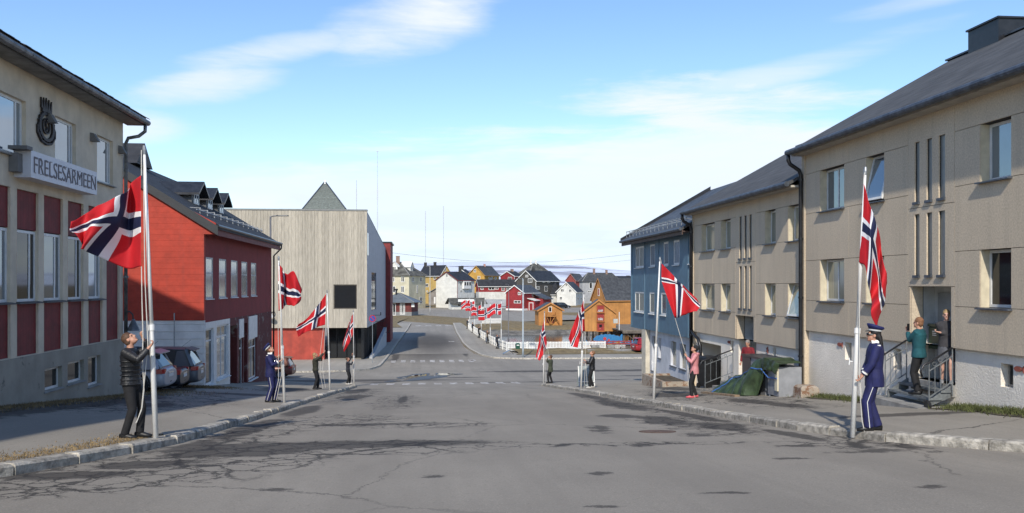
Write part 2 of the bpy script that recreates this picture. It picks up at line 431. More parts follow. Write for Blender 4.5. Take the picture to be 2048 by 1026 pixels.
def land(x, y):
    xl = 10.6 + 1.1 * math.sin(y * .21) - .035 * (y - 107)
    b = sm(x, xl, xl + 3.5) * (1 - sm(x, 95, 120)) * sm(y, 107.5, 110.5) * (1 - sm(y, 157 + 2 * math.sin(x * .3), 166 + 1.5 * math.sin(x * .23)))
    z = gz(y) - .07
    if y > 165: z += .25 * math.sin(x * .11 + y * .07) * sm(y, 165, 180) * (1 - sm(y, 225, 240))
    return z * (1 - b) - 10.6 * b
mb = MB(); xs = [-6000, -2500, -900, -400, -200, -120, -80, -55] + frange(-40, 70, 1.6) + [80, 95, 110, 130, 180, 300, 600, 1500, 3000, 6000]
ys = frange(-60, 100, 4) + frange(101.5, 172, 1.5) + frange(175, 300, 5) + [320, 350, 400, 500, 700, 1100, 2000, 3500, 5200]
ids = [[mb.vert((x, y, land(x, y))) for x in xs] for y in ys]
for a, b_ in zip(ids, ids[1:]):
    for i in range(len(xs) - 1): mb.f.append([a[i], a[i + 1], b_[i + 1], b_[i]]); mb.mi.append(0)
struct(mb.build('ground', LAND, smooth=True))

wat = bpy.data.materials.new('sea_water'); wat.use_nodes = True; n = NT(wat.node_tree); b = n.n['Principled BSDF']
b.inputs['Base Color'].default_value = (.035, .030, .028, 1); b.inputs['Roughness'].default_value = .12
bp = n.add('Bump'); bp.inputs['Strength'].default_value = .35; bp.inputs['Distance'].default_value = .05
n.l.new(n.noise(n.mapping(n.add('TexCoord').outputs['Object'], (1, .5, 1)), 1.6, 5), bp.inputs['Height']); n.l.new(bp.outputs[0], b.inputs['Normal'])
struct(MB().face([(6, 106, -9.05), (125, 106, -9.05), (125, 172, -9.05), (6, 172, -9.05)]).build('water', wat))

def hill_mat():
    m = bpy.data.materials.new('snowy_fell'); m.use_nodes = True; n = NT(m.node_tree); b = n.n['Principled BSDF']
    ob = n.add('TexCoord').outputs['Object']
    f = n.noise(n.mapping(ob, (.0011, .0011, .034)), 1.0, 8, .62, .5)
    f2 = n.noise(n.mapping(ob, (.004, .004, .03)), 1.0, 6, .6)
    k = n.step(n.math('ADD', f, n.math('MULTIPLY', n.math('SUBTRACT', f2, .5), .25)), .53, .60)
    n.l.new(n.mix(k, c4((.64, .68, .77)), c4((.27, .265, .32))), b.inputs['Base Color']); b.inputs['Roughness'].default_value = .9
    return m
mb = MB(); rows = []
HILL = [(-400, 540), (400, 532), (760, 531), (850, 527.5), (900, 526), (960, 525), (1020, 527), (1060, 528), (1100, 530), (1150, 532), (1200, 536), (1265, 542), (1500, 548), (2400, 552)]
for k in range(9):
    D = 3600 + 300 * k; row = []
    for u in frange(-400, 2400, 20):
        for (ua, va), (ub, vb) in zip(HILL, HILL[1:]):
            if u <= ub: vv = va + (vb - va) * (u - ua) / (ub - ua); break
        top = (HY - vv) / F * 6000 + 2.5 * math.sin(u * .05) 
        p = ray(u, HY); p = p * (D / p.y)
        row.append(mb.vert((p.x, p.y, -12 + (top + 12) * math.sin(math.pi / 2 * k / 8) ** .8)))
    rows.append(row)
for a, b_ in zip(rows, rows[1:]):
    for i in range(len(a) - 1): mb.f.append([a[i], a[i + 1], b_[i + 1], b_[i]]); mb.mi.append(0)
struct(mb.build('hills', hill_mat(), smooth=True))

blobs = [(-1.5, 14.65, 2.5, .62, .5), (-.4, 14.7, 1.4, .50, .4), (-2.8, 14.1, 1.2, .6, .6), (-2.9, 13.6, .9, .55), (-3.6, 12.4, .8, .5), (-4.3, 11.3, .9, .35), (-3.7, 14.9, .28, 1.2), (-3.5, 19, .35, 3.2), 
         (-1.2, 19.4, 1.3, .3), (-.8, 33, .16, 3.2), (-3.4, 26, .4, 3), (-2.8, 36, .6, 2.5), (-3.3, 45, .5, 5),
         (5.8, 17.2, .45, 1.2), (5.2, 19.2, .5, 1.6), (4.6, 21, .45, .8), (6.3, 21, .25, 3), (6.35, 15.2, .22, 1.2), (7.3, 13.0, .3, .7), (5.9, 27, .5, 3.5), (6.2, 34, .35, 4), (4.8, 15.4, .3, .35), (3.4, 13.7, .26, .22),
         (3.3, 17.0, .24, .7), (5.6, 13.2, .28, .2), (6.4, 12.3, .5, .22), (2.1, 10.5, .16, .14), (2.9, 8.9, .26, .07), (5.3, 9.0, .16, .1), (5.0, 11.6, .2, .1), (.05, 10.6, .14, .1), (-1.6, 9.8, .16, .1), (1.7, 8.3, .2, .06),
         (9.5, 60, 7, .7), (18, 63, 8, .9), (14, 78, 9, 1.5), (20, 70, 6, .8), (-3.2, 62, 1.2, .7), (3, 70, 1.6, .6), (0, 118, 4.2, 20, .6, .5), (-3.2, 110, .5, 18), (4.6, 112, .4, 12), (-8, 66, 10, 2.6, .5, .5)]  # large soft patches paint the museum's and red building's shadows into the asphalt
cracks = [(-1.2, 14.2, 3.0, 1.2, .5), (-3.2, 12.6, 2.0, 1.7, .6), (-4.2, 11.0, 2.2, 1.0, .5), (-4.6, 10.2, 1.5, .7, .5), (-3.2, 18, .8, 4), (-2, 21, 1.6, 2.6), (0, 19, 1.6, 1.0), (-1, 32, .8, 6), (5.6, 18.5, 1.0, 3.2), (6.1, 28, .7, 7), (-3, 40, 1, 10), (6.6, 13.6, 1, 1.0), (2.5, 13.9, 3, .3)]
ROAD = road_mat('old_asphalt', (.268, .240, .198), blobs, cracks)
struct(sheet('road', lambda y: (-90, 90), frange(-40, 104, 1.5), lambda x, y: gz(y), ROAD, 24))
FL = [(-3.9, 104), (-3.6, 125), (-3.0, 158), (-2.7, 180)]; FR = [(5.7, 104), (5.0, 116), (5.1, 150), (5.5, 180)]
far_asph = road_mat('far_asphalt', (.275, .25, .212), [(1, 128, 3.4, 19, .5, .6)], [], .4)  # its soft dark patch is the museum's shadow, painted in
struct(sheet('street', lambda y: (interp(FL, y), interp(FR, y)), frange(104, 181, 3), lambda x, y: gz(y) + .004, far_asph, 6))
struct(sheet('square', lambda y: (-60 if y < 230 else -40, 9 + max(0, (y - 181) * 1.6) if y < 232 else 160), frange(181, 268, 3), lambda x, y: gz(y) + .006, far_asph, 20))
PAVE = road_mat('pavement_asphalt', (.285, .258, .215), [(-8.6, 18, .7, 6), (-8.3, 25, .7, 5), (-7, 24, .5, 1.2), (-6.5, 33, 1.4, 1.0), (-6, 40, 1.0, 3), (9.6, 17, 1.5, .4), (9.0, 23, .4, 3), (8.5, 30, .8, 2), (10, 36, .6, 3)],
                [(-7.5, 26, 2, 6), (9, 28, 1.6, 8)], .8)
PAVE2 = road_mat('grey_paving', (.32, .295, .25), [], [], .4)
lp = struct(sheet('pavement_left', lambda y: (-30, interp(KL, y) - .03), frange(-20, 58.4, .7), wl, PAVE, 26))
rp = struct(sheet('pavement_right', lambda y: (interp(KR, y) + .03, 30 if y > 49.6 else 13.2), frange(-20, 56.6, .7), wr, PAVE, 12))
KM = [(-9.2, 79.2), (-6.6, 80), (-5.0, 82.6), (-4.3, 87), (-4.05, 98), (-3.75, 125), (-3.1, 158), (-2.8, 180)]
mp_ = struct(sheet('pavement_museum', lambda y: (-70, interp(KM, y)), frange(79.2, 181, 2), lambda x, y: gz(y) + .13, PAVE2, 14))
KF = [(9.8, 95.2), (7.4, 97), (6.2, 101.5), (5.45, 110), (5.1, 122), (5.2, 150), (5.6, 180)]
fp_ = struct(sheet('pavement_quay', lambda y: (interp(KF, y), 30 if y < 105.8 else 9.8 - .035 * (y - 107)), frange(95.2, 182, 2), lambda x, y: gz(y) + .125, PAVE2, 8))

stone = mat('kerb_granite', (.50, .46, .39), .9, .3, 7, .8, 25, objrand=.2)
def kerbs(curve, zf, parent, y0, y1, side, L=(.8, 1.5), wd=.2, hgt=.135):
    y = y0
    while y < y1:
        ln = random.uniform(*L); ye = min(y + ln, y1)
        # step shorter where the kerb swings across
        xa, xb = interp(curve, y), interp(curve, ye)
        if abs(xb - xa) > ln * 1.2: ye = y + ln * .55; xb = interp(curve, ye)
        p, q = V((xa, y, 0)), V((xb, ye, 0)); d = (q - p).normalized(); nrm = V((-d.y, d.x, 0)) * side
        g = .012; j = lambda a: random.uniform(-a, a)
        p = p + d * g; q = q - d * g
        o1, o2 = j(.018), j(.018); h1, h2 = hgt + j(.018), hgt + j(.018)
        za, zb = gz(p.y), gz(q.y)
        A = p + nrm * (-.02 + o1); B = q + nrm * (-.02 + o2); C = q + nrm * (wd + o2); D_ = p + nrm * (wd + o1)
        m_ = MB(); ch = .03
        def z(pt, zz): r = pt.copy(); r.z = zz; return r
        bt = [z(A, za - .2), z(B, zb - .2), z(C, zb - .2), z(D_, za - .2)]
        md = [z(A, za + h1 - ch), z(B, zb + h2 - ch), z(C, zb + h2), z(D_, za + h1)]
        tp = [z(A + nrm * ch + d * .01, za + h1), z(B + nrm * ch - d * .01, zb + h2), z(C, zb + h2 + .004), z(D_, za + h1 + .004)]
        m_.loft([bt, md, tp]); m_.build('kerb_stone', stone, parent)
        y = ye
kerbs(KL, wl, lp, 3, 57.9, 1); kerbs(KR, wr, rp, 6, 56.4, -1)
def kerb_line(curve, parent, side, name='kerb'):
    m_ = MB()
    for (xa, ya), (xb, yb) in zip(curve, curve[1:]):
        for s0, s1 in zip(frange(0, 1, .2), frange(0, 1, .2)[1:]):
            p, q = V((xa + (xb - xa) * s0, ya + (yb - ya) * s0, 0)), V((xa + (xb - xa) * s1, ya + (yb - ya) * s1, 0))
            d = (q - p).normalized(); nr = V((-d.y, d.x, 0)) * side
            loop = [p - nr * .03, q - nr * .03, q + nr * .2, p + nr * .2]
            zz = [gz(k.y) for k in loop]
            m_.hexa([V((k.x, k.y, a - .15)) for k, a in zip(loop, zz)], [V((k.x, k.y, a + .15)) for k, a in zip(loop, zz)])
    return m_.build(name, stone, parent)
kerb_line([(-60, 78.9)] + KM, mp_, 1); kerb_line([(60, 93)] + KF, fp_, -1)

# painted crossing stripes, worn
paint = bpy.data.materials.new('worn_road_paint'); paint.use_nodes = True; n = NT(paint.node_tree); b = n.n['Principled BSDF']
ob = n.add('TexCoord').outputs['Object']; k = n.step(n.noise(ob, 2.6, 7, .7), .43, .53)
n.l.new(n.mix(k, c4((.60, .58, .54)), c4((.27, .235, .20))), b.inputs['Base Color']); b.inputs['Roughness'].default_value = .85
road = bpy.data.objects['road']
def stripe(parent, x0, x1, y0, y1, dz=.006, m=paint, name='painted_stripe', skew=0):
    m_ = MB(); yy = frange(y0, y1, .7)
    for a, b2 in zip(yy, yy[1:]):
        k0, k1 = skew * (a - y0), skew * (b2 - y0)
        m_.face([(x0 + k0, a, gz(a) + dz), (x1 + k0, a, gz(a) + dz), (x1 + k1, b2, gz(b2) + dz), (x0 + k1, b2, gz(b2) + dz)])
    return m_.build(name, m, parent)
for i in range(10): 
    x = -3.5 + i * 1.02; stripe(road, x, x + .5, 57.4 + .02 * i, 60.0 + .02 * i)
for i in range(9):
    x = -3.5 + i * 1.0; stripe(road, x, x + .5, 92.0, 95.0)
stripe(road, 4.8, 5.3, 93, 95.5)
for i in range(4):
    stripe(bpy.data.objects['street'], -1.8 + i * 1.9, -.7 + i * 1.9, 172.0, 174.5, .01)
stripe(bpy.data.objects['street'], 3.3, 4.1, 126, 127, .01)
# puddles left by rain
pud = bpy.data.materials.new('puddle_water'); pud.use_nodes = True; b = pud.node_tree.nodes['Principled BSDF']
b.inputs['Base Color'].default_value = (.02, .02, .02, 1); b.inputs['Roughness'].default_value = .02; b.inputs['Specular IOR Level'].default_value = 1.0
damp = mat('damp_asphalt', (.06, .056, .052), .5, .2, 3)
def puddle(cx, cy, rx, ry, skew, label):
    for q, (nm, mm, kx, dz) in enumerate((('puddle', pud, 1.0, .030), ('damp_edge', damp, 1.35, .018))):
        m_ = MB(); pts = []
        for i in range(30):
            t = 2 * math.pi * i / 30; r = kx * (1 + .22 * math.sin(3 * t + 1) + .14 * math.sin(5 * t + cx) + .1 * math.sin(9 * t))
            x, y = cx + rx * r * math.cos(t) + skew * ry * r * math.sin(t), cy + ry * r * math.sin(t)
            pts.append((x, y, gz(y) + dz))
        m_.face(pts)
        o = m_.build(nm, mm, None if q == 0 else first)
        if q == 0: first = tag(o, label, 'puddle')
puddle(-.65, 69.5, 1.2, 4.6, .16, 'long rain puddle mirroring the sky beyond the worn crossing'); puddle(1.75, 74.5, .75, 1.3, .1, 'small oval rain puddle beside the long puddle')
# manhole and dirt edge
mh = MB(); cx, cy = 4.25, 16.2
mh.loft([[(cx + r * math.cos(t), cy + r * math.sin(t), gz(cy + r * math.sin(t)) + z) for t in [2 * math.pi * i / 24 for i in range(24)]] for r, z in ((.34, .001), (.34, .008), (.29, .010))])
mo = mh.build('manhole_cover', mat('rusty_iron', (.16, .10, .07), .8, .3, 9, .5, 30)); tag(mo, 'round rusty manhole cover set in the asphalt near the right kerb', 'manhole')
# dead grass: strips along walls, kerb and verges, made of blades
straw = mat('dead_grass_blades', (.30, .21, .10), .95, .3, 5); green_b = mat('green_grass_blades', (.10, .115, .035), .95, .3, 5)
def grass(name, label, n_, pos, zf, m, h=(.05, .16), cat='grass'):
    m_ = MB()
    for _ in range(n_):
        x, y = pos(); z = zf(x, y) - .01; hh = random.uniform(*h); a = random.uniform(0, 6.28); l = random.uniform(0, hh * 1.3); t = random.uniform(0, 6.28)
        dx, dy = math.cos(a) * .012, math.sin(a) * .012; tx, ty = math.cos(t) * l, math.sin(t) * l
        i = len(m_.v); m_.v += [V((x - dx, y - dy, z)), V((x + dx, y + dy, z)), V((x + tx, y + ty, z + hh))]; m_.f.append([i, i + 1, i + 2]); m_.mi.append(0)
    o = m_.build(name, m); tag(o, label, cat, kind='stuff'); return o
R_ = random.uniform
grass('dead_grass', 'straw coloured dead grass matted along the grey basement wall', 9000, lambda: (-9.2 + abs(random.gauss(0, .30)), R_(12, 28.6)), wl, straw, (.02, .09))
grass('dead_grass', 'straw coloured dead grass in front of the parked cars', 7000, lambda: (-9.4 + random.gauss(0, .8), R_(29, 33.5) if random.random() < .4 else R_(36.5, 39.0)), wl, straw, (.02, .10))
grass('dead_grass', 'dry brown grass growing behind the left kerb', 5000, lambda: ((lambda y: (interp(KL, y) - .3 - abs(random.gauss(0, .25)), y))(R_(10.5, 15.6))), wl, straw, (.015, .05))
grass('grass_verge', 'short green grass and weeds along the white basement wall', 11000, lambda: ((lambda y: (11.33 - abs(random.gauss(0, .25)), y))(R_(9, 18.2) if random.random() < .7 else R_(20.8, 27))), wr, green_b, (.03, .17))
verge = mat('earth', (.11, .085, .055), .95, .3, 4, .6, 20)
for nm, par, y0, y1 in (('earth_strip', rp, 8, 18.3), ('earth_strip', rp, 20.8, 27)):
    struct(sheet(nm, lambda y: (10.75 + .12 * math.sin(y * 2.3), 11.5), frange(y0, y1, .5), lambda x, y: wr(x, y) + .012, verge, 4, par))
struct(sheet('earth_strip', lambda y: (-9.6, -8.65 + .2 * math.sin(y * 1.7)), frange(11, 39, .6), lambda x, y: wl(x, y) + .012, verge, 4, lp))
struct(sheet('grass_patch', lambda y: (10.2 + .4 * math.sin(y), 30), frange(100.3, 105.8, .6), lambda x, y: gz(y) + .16 + .25 * sm(y, 100.3, 105) * (1 + .3 * math.sin(x * 1.3)), LAND, 24))
struct(sheet('grass_patch', lambda y: (-14, -4.6 + .9 * math.sin(y * .13)), frange(165, 210, 3), lambda x, y: gz(y) + .2 , LAND, 8))
# ------------------------------------------------------------------ the terrace on the right: two grey-beige houses and a blue one
XR = 11.4
FRT = Face((XR, 0, 0), (0, 1, 0), (-1, 0, 0))
def uY(u, v=569): return FRT.uv(u, v)[0]
RPITCH = .565
def terrace(name, label, y0, y1, zlow, zeave, windows, strip, recess, lowholes, roofm, chim=None):
    """facade of precast panels on a white plastered basement"""
    base = wr(XR, (y0 + y1) / 2)
    t = thing(name, (XR, (y0 + y1) / 2, base), label, 'house')
    zb = min(wr(XR, y0), wr(XR, y1)) - .5
    holes = [w_[:4] for w_ in windows] + ([strip_hole for strip_hole in strip['slots']] if strip else [])
    rc = [recess] if recess else []
    # core wall behind the panels (shows in the joints), basement wall
    up = [h for h in holes] + [(r[0], r[1], zlow, r[3]) for r in rc]
    wall(MB(), FRT, y0, y1, zlow, zeave, up, .3, -.034).build('core_wall', joint, t)
    bh = list(lowholes) + [(r[0], r[1], r[2], zlow - .0) for r in rc]
    b_ = MB(); wall(b_, FRT, y0 + .003, y1 - .003, zb, zlow - .004, bh, .35, -.10); b_.build('basement_wall', plaster, t)
    # underside of the overhanging panels
    # panels: bands over and under the windows, piers between them
    zs = sorted({zlow, zeave} | {z for w_ in windows for z in w_[2:4]})
    def segs(lo, hi, cuts):
        xs = [lo]
        for c in sorted(cuts):
            xs += [c[0], c[1]]
        xs.append(hi); return [(a, b) for a, b in zip(xs[::2], xs[1::2]) if b - a > .05]
    g = .006
    def panel(a0, a1, z0, z1, hs=()):
        m_ = MB(); hs2 = [h for h in hs if h[2] < z1 and h[3] > z0 and h[0] < a1 and h[1] > a0]
        hs2 = [(h[0], h[1], max(h[2], z0 + g), min(h[3], z1 - g)) for h in hs2]
        wall(m_, FRT, a0 + g, a1 - g, z0 + g, z1 - g, hs2, .04, 0.0); m_.build('facade_panel', beige, t)
    sa, sb = (strip['a0'], strip['a1']) if strip else (None, None)
    for z0, z1 in zip(zs, zs[1:]):
        mid = (z0 + z1) / 2
        cut = [(w_[0], w_[1]) for w_ in windows if w_[2] < mid < w_[3]]
        if strip: cut.append((sa, sb))
        if rc and rc[0][3] > z1 - .01: cut.append((rc[0][0], rc[0][1]))
        cut = sorted(cut); merged = []
        for c in cut:
            if merged and c[0] <= merged[-1][1]: merged[-1] = (merged[-1][0], max(c[1], merged[-1][1]))
            else: merged.append(c)
        for a, b2 in segs(y0, y1, merged):
            if b2 - a > 4.2 and len(merged) <= 1: panel(a, (a + b2) / 2, z0, z1); panel((a + b2) / 2, b2, z0, z1)
            else: panel(a, b2, z0, z1)
    if strip:
        zmid = strip['zmid']
        panel(sa, sb, zmid, zeave, strip['slots']); 
        lowz = rc[0][3] if rc else zlow
        panel(sa, sb, lowz, zmid, strip['slots'])
        if rc:
            for a, b2 in ((sa, rc[0][0]), (rc[0][1], sb)):
                if b2 - a > .06: panel(a, b2, zlow, lowz)
        for s_ in strip['slots']:
            m_ = MB(); FRT.box(m_, s_[0] + .002, s_[1] - .002, s_[2], s_[3], -.10, -.06); sl = m_.build('slot_window', slotm, t)
            m_ = MB(); FRT.box(m_, s_[0] - .02, s_[1] + .02, s_[2] - .06, s_[2], -.1, .05); m_.build('sill', lead, sl)
    for w_ in windows:
        a0, a1, z0, z1 = w_[:4]; opt = dict(w_[4]) if len(w_) > 4 else {}
        # cream lining of the opening
        th = .012
        for A, B in (((a1 - th, z0), (a1, z1)), ((a0, z0), (a0 + th, z1))):
            m_ = MB(); FRT.box(m_, A[0] + .001, B[0] - .001, A[1] + .002, B[1] - .002, -.30, -.012); m_.build('window_reveal', reveal_cream, t)
        window(FRT, (a0 + .02, a1 - .02, z0 + .01, z1 - .01), t, .22, .06, sill=.10, **opt)
    # entrance recess
    if rc:
        a0, a1, z0, z1 = rc[0]; dp = .62
        m_ = MB(); lining = mat('recess_paint', (.55, .55, .53), .85, .1, 3, .3, 25)
        B0, B1 = -.31, -dp
        FRT.box(m_, a0 - .06, a0 - .001, z0 - .2, z1 + .08, B1, B0); FRT.box(m_, a1 + .001, a1 + .06, z0 - .2, z1 + .08, B1, B0)
        FRT.box(m_, a0 - .06, a1 + .06, z0 - .2, z1 + .08, B1 - .1, B1 - .001); FRT.box(m_, a0, a1, z1 + .001, z1 + .08, B1, B0)
        m_.build('recess_wall', lining, t)
        m_ = MB(); FRT.box(m_, a0 + .001, a1 - .001, z0 - .25, z0, -dp, -.02); m_.build('landing', concrete, t)
        d_ = MB(); FRT.box(d_, a0 + .45, a1 - .2, z0 + .01, z1 - .15, -dp + .004, -dp + .05); dd = d_.build('door', mat('grey_door', (.30, .31, .30), .6, .1), t)
        d_ = MB(); FRT.box(d_, a0 + .55, a0 + .60, z0 + 1.0, z0 + 1.1, -dp + .052, -dp + .10); d_.build('handle', metal_grey, dd)
        m_ = MB()
        FRT.box(m_, a1 - .03, a1 - .004, zlow if zlow < z1 else z0, z1 - .002, -.3, -.02); m_.build('recess_reveal', beige, t)
    # the rest of the house: gable walls, back, roof
    xe, xb = XR, XR + 9.4; xr = XR + 4.7; oh = .42; zr = zeave + RPITCH * (xr - xe + oh) - .02
    ze = zeave - .02
    m_ = MB()
    for y, s_ in ((y0, 1), (y1, -1)):
        m_.prism([(xe - .03, y + s_ * .01, zb), (xb, y + s_ * .01, zb), (xb, y + s_ * .01, ze), (xr, y + s_ * .01, zr - .12), (xe - .03, y + s_ * .01, ze)], (0, s_ * .2, 0))
    m_.box((xb, y0 + .01, zb), (xb + .2, y1 - .01, ze)); m_.build('side_wall', beige, t)
    r_ = MB(); zo = zeave + .02
    for x0, z0, x1, z1 in ((xe - oh, zo, xr, zr), (xb + oh, zo, xr, zr)):
        r_.prism([(x0, y0 - .02, z0), (x1, y0 - .02, z1), (x1, y0 - .02, z1 + .1), (x0, y0 - .02, z0 + .1)], (0, y1 - y0 + .04, 0))
    ro = r_.build('roof', roofm, t)
    m_ = MB(); m_.bar((xr, y0 - .03, zr + .11), (xr, y1 + .03, zr + .11), .26, .05); m_.build('ridge_cap', lead, ro)
    m_ = MB(); m_.box((xe - oh + .06, y0, zeave - .05), (xe + .02, y1, zeave + .015)); m_.build('soffit', mat('soffit_paint', (.42, .38, .32), .8, .1), ro)
    # half-round gutter
    m_ = MB(); pts = [(xe - oh - .07, y0, zo + .03), (xe - oh - .07, y1, zo + .03)]
    m_.tube(pts, .085, 10); m_.build('gutter', lead, ro)
    if chim:
        m_ = MB(); m_.box(chim[0], chim[1]); c_ = m_.build('chimney', black_metal, ro)
        m_ = MB(); a, b2 = chim; m_.box((a[0] - .05, a[1] - .05, b2[2]), (b2[0] + .05, b2[1] + .05, b2[2] + .05)); m_.build('chimney_cap', black_metal, c_)
    return t
def rr(u0, v0, u1, v1): return FRT.rect(u0, v0, u1, v1)
def slots(us, v):                                                # slots given by centre u and (v0,v1) at the middle one
    out = []
    for (u0, u1) in us:
        for v0, v1 in v: out.append(rr(u0, v0, u1, v1))
    return out
YA, YB, YC, YD = 4.0, uY(1605), uY(1385), uY(1262)
# near house
z1 = FRT.uv(1669, 333)[1]; z0 = FRT.uv(1669, 418)[1]; z3 = FRT.uv(1669, 518)[1]; z2 = FRT.uv(1669, 603)[1]
W = []
for i, (u0, u1) in enumerate(((1640, 1688), (1732, 1768), (1960, 2022))):
    a1, a0 = uY(u0), uY(u1)
    W.append((a0, a1, z0, z1, {'tilt': .22 if i == 1 else 0, 'pane': glass, 'mull': (.5,) if i == 0 else ()}))
    W.append((a0, a1, z2, z3, {'mull': (.5,) if i == 0 else (), 'pane': glass_curtain if i < 2 else glass_dark}))
W += [(10.3, 11.2, z0, z1, {}), (10.3, 11.2, z2, z3, {}), (6.4, 7.5, z0, z1, {}), (6.4, 7.5, z2, z3, {})]
sl = []
for u0, u1 in ((1829, 1839), (1853, 1864), (1877, 1890)):
    a1, a0 = uY(u0), uY(u1)
    um = (u0 + u1) / 2
    sl += [(a0, a1, FRT.uv(1858, 400)[1], FRT.uv(1858, 277)[1]), (a0, a1, FRT.uv(1858, 550)[1], FRT.uv(1858, 425)[1])]
rec3 = (uY(1902), uY(1820), -2.2, FRT.uv(1860, 573)[1])
ZLOW3, ZE3 = -1.38, 3.93
chx = XR + 4.7
Rn = terrace('terraced_house', 'tall grey beige panelled house with iron entrance steps and open upper window', YA, YB, ZLOW3, ZE3, W,
    dict(a0=uY(1909), a1=uY(1816), slots=sl, zmid=FRT.uv(1858, 412)[1]), rec3,
    [rr(1683, 685, 1696, 720), rr(1779, 697, 1795, 740), rr(1992, 728, 2017, 775), (9.6, 10.1, -1.95, -1.5)], felt,
    ((chx - .3, 23.5, ZE3 + 1.9), (chx + .75, 24.9, 7.38)))
# middle house
ZLOW2, ZE2 = -2.0, 3.0
W2 = []
for i, ((u0, u1), vs) in enumerate((((1403, 1429), ((447, 505), (567, 622))), ((1442, 1461), ((440, 499), (567, 622))), ((1530, 1551), ((419, 487), (567, 632))), ((1576, 1601.5), ((409, 482), (568, 635))))):
    a1, a0 = uY(u0), uY(u1)
    for j, (va, vb) in enumerate(vs):
        zz = (0.97, 2.37) if j == 0 else (-1.38, .04)
        zz = (FRT.uv(1540, 487)[1], FRT.uv(1540, 420)[1]) if j == 0 else (FRT.uv(1540, 631)[1], FRT.uv(1540, 567)[1])
        W2.append((a0, a1, zz[0], zz[1], {'pane': glass_curtain, 'tilt': .25 if (i == 3 and j == 1) else 0}))
sl = []
for u0, u1 in ((1478.5, 1483.5), (1488.5, 1493.5), (1498.5, 1503.5)):
    a1, a0 = uY(u0), uY(u1)
    sl += [(a0, a1, FRT.uv(1491, 516)[1], FRT.uv(1491, 431)[1]), (a0, a1, FRT.uv(1491, 617)[1], FRT.uv(1491, 532)[1])]
rec2 = (uY(1507), uY(1472), -3.35, FRT.uv(1490, 632)[1])
gar = (uY(1437), uY(1393), wr(XR, 35.6) - .02, FRT.uv(1415, 687)[1])
Rm_ = terrace('terraced_house', 'grey beige panelled house with bin alcove and tarpaulin heap, one lower window tilted open', YB + .002, YC, ZLOW2, ZE2, W2,
    dict(a0=uY(1511), a1=uY(1471), slots=sl, zmid=FRT.uv(1491, 524)[1]), rec2,
    [gar, rr(1456, 682, 1462, 705), rr(1540, 695, 1546, 712)], felt)
m_ = MB(); a0, a1, z0, z1 = gar
FRT.box(m_, a0 - .05, a0, z0, z1 + .05, -2.0, -.45); FRT.box(m_, a1, a1 + .05, z0, z1 + .05, -2.0, -.45); FRT.box(m_, a0 - .05, a1 + .05, z0, z1 + .05, -2.1, -2.0); FRT.box(m_, a0, a1, z1, z1 + .05, -2.0, -.45)
m_.build('alcove_wall', plaster, Rm_)
# small basement windows
for par, rs in ((Rn, ((1683, 685, 1696, 720), (1779, 697, 1795, 740), (1992, 728, 2017, 775))), (Rm_, ((1456, 682, 1462, 705), (1540, 695, 1546, 712)))):
    for r in rs:
        a0, a1, z0, z1 = rr(*r)
        window(FRT, (a0 + .01, a1 - .01, z0 + .01, z1 - .01), par, .28, .035, pane=glass_dark, framem=mat('old_window_frame', (.42, .38, .33), .7, .2, 8), sill=.0)
# blue house
BLUE = worn('blue_board', (.085, .17, .245), (.17, .22, .26), .66, 3.5, .6, .15, 30)
zl1, ze1 = -2.33, 2.3
Rb = thing('terraced_house', (XR, (YC + YD) / 2, wr(XR, 43)), 'blue terraced house with white ground floor and snow rail on its roof', 'house')
Wb = []
ups = ((1270, 1287, 492, 537), (1299, 1309, 487, 532), (1326, 1336, 484, 530), (1346, 1358, 480, 528), (1377, 1384.4, 474, 526))
los = ((1269, 1287, 580, 625), (1298, 1308, 583, 626), (1321, 1331.5, 585, 630))
zu = (FRT.uv(1330, 531)[1], FRT.uv(1330, 484)[1]); zl_ = (FRT.uv(1326, 630)[1], FRT.uv(1326, 585)[1])
for u0, u1, a, b2 in ups: Wb.append((uY(u1), uY(u0), zu[0], zu[1]))
for u0, u1, a, b2 in los: Wb.append((uY(u1), uY(u0), zl_[0], zl_[1]))
wall(MB(), FRT, YC + .004, YD, zl1, ze1, Wb, .25, -.02).build('wall', BLUE, Rb)
for i, w_ in enumerate(Wb): window(FRT, w_, Rb, .06, .085, mull=(.55,) if i in (0, 5) else (), pane=glass_curtain if i in (5, 6, 0) else glass, sill=.05, sillm=white_frame)
m_ = MB()
for u in (1317, 1376, 1289):
    a = uY(u); FRT.box(m_, a - .02, a + .02, zl1, ze1 - .05, -.021, .006)
m_.build('joint_cover', mat('blue_batten', (.12, .21, .285), .6, .1), Rb)
zb = wr(XR, 49) - .6; YE = uY(1283)
lo_h = [rr(1294, 672, 1302.5, 742), rr(1307, 676, 1312, 716), rr(1331, 683, 1342, 732), rr(1349, 688, 1361, 738)]
wall(MB(), FRT, YC + .006, YE, zb, zl1 - .003, lo_h, .3, -.25).build('ground_floor_wall', mat('white_render', (.60, .62, .66), .9, .12, 1.5, .25, 25), Rb)
fb = Face((XR + .25, 0, 0), (0, 1, 0), (-1, 0, 0))
for r in lo_h: window(fb, (r[0], r[1], r[2], r[3]), Rb, .15, .05, trans=(.45,), pane=glass_curtain, framem=mat('old_window_frame', (.42, .38, .33)), sill=.06)
m_ = MB(); m_.box((XR + .02, YE - .8, zb), (XR + .24, YE + .05, zl1 - .02)); m_.build('corner_pillar', mat('cream_pillar', (.66, .60, .48), .8, .12), Rb)
m_ = MB(); xb, xr_ = XR + 9.4, XR + 4.7; oh = .45; zr = ze1 + .57 * (4.7 + oh)
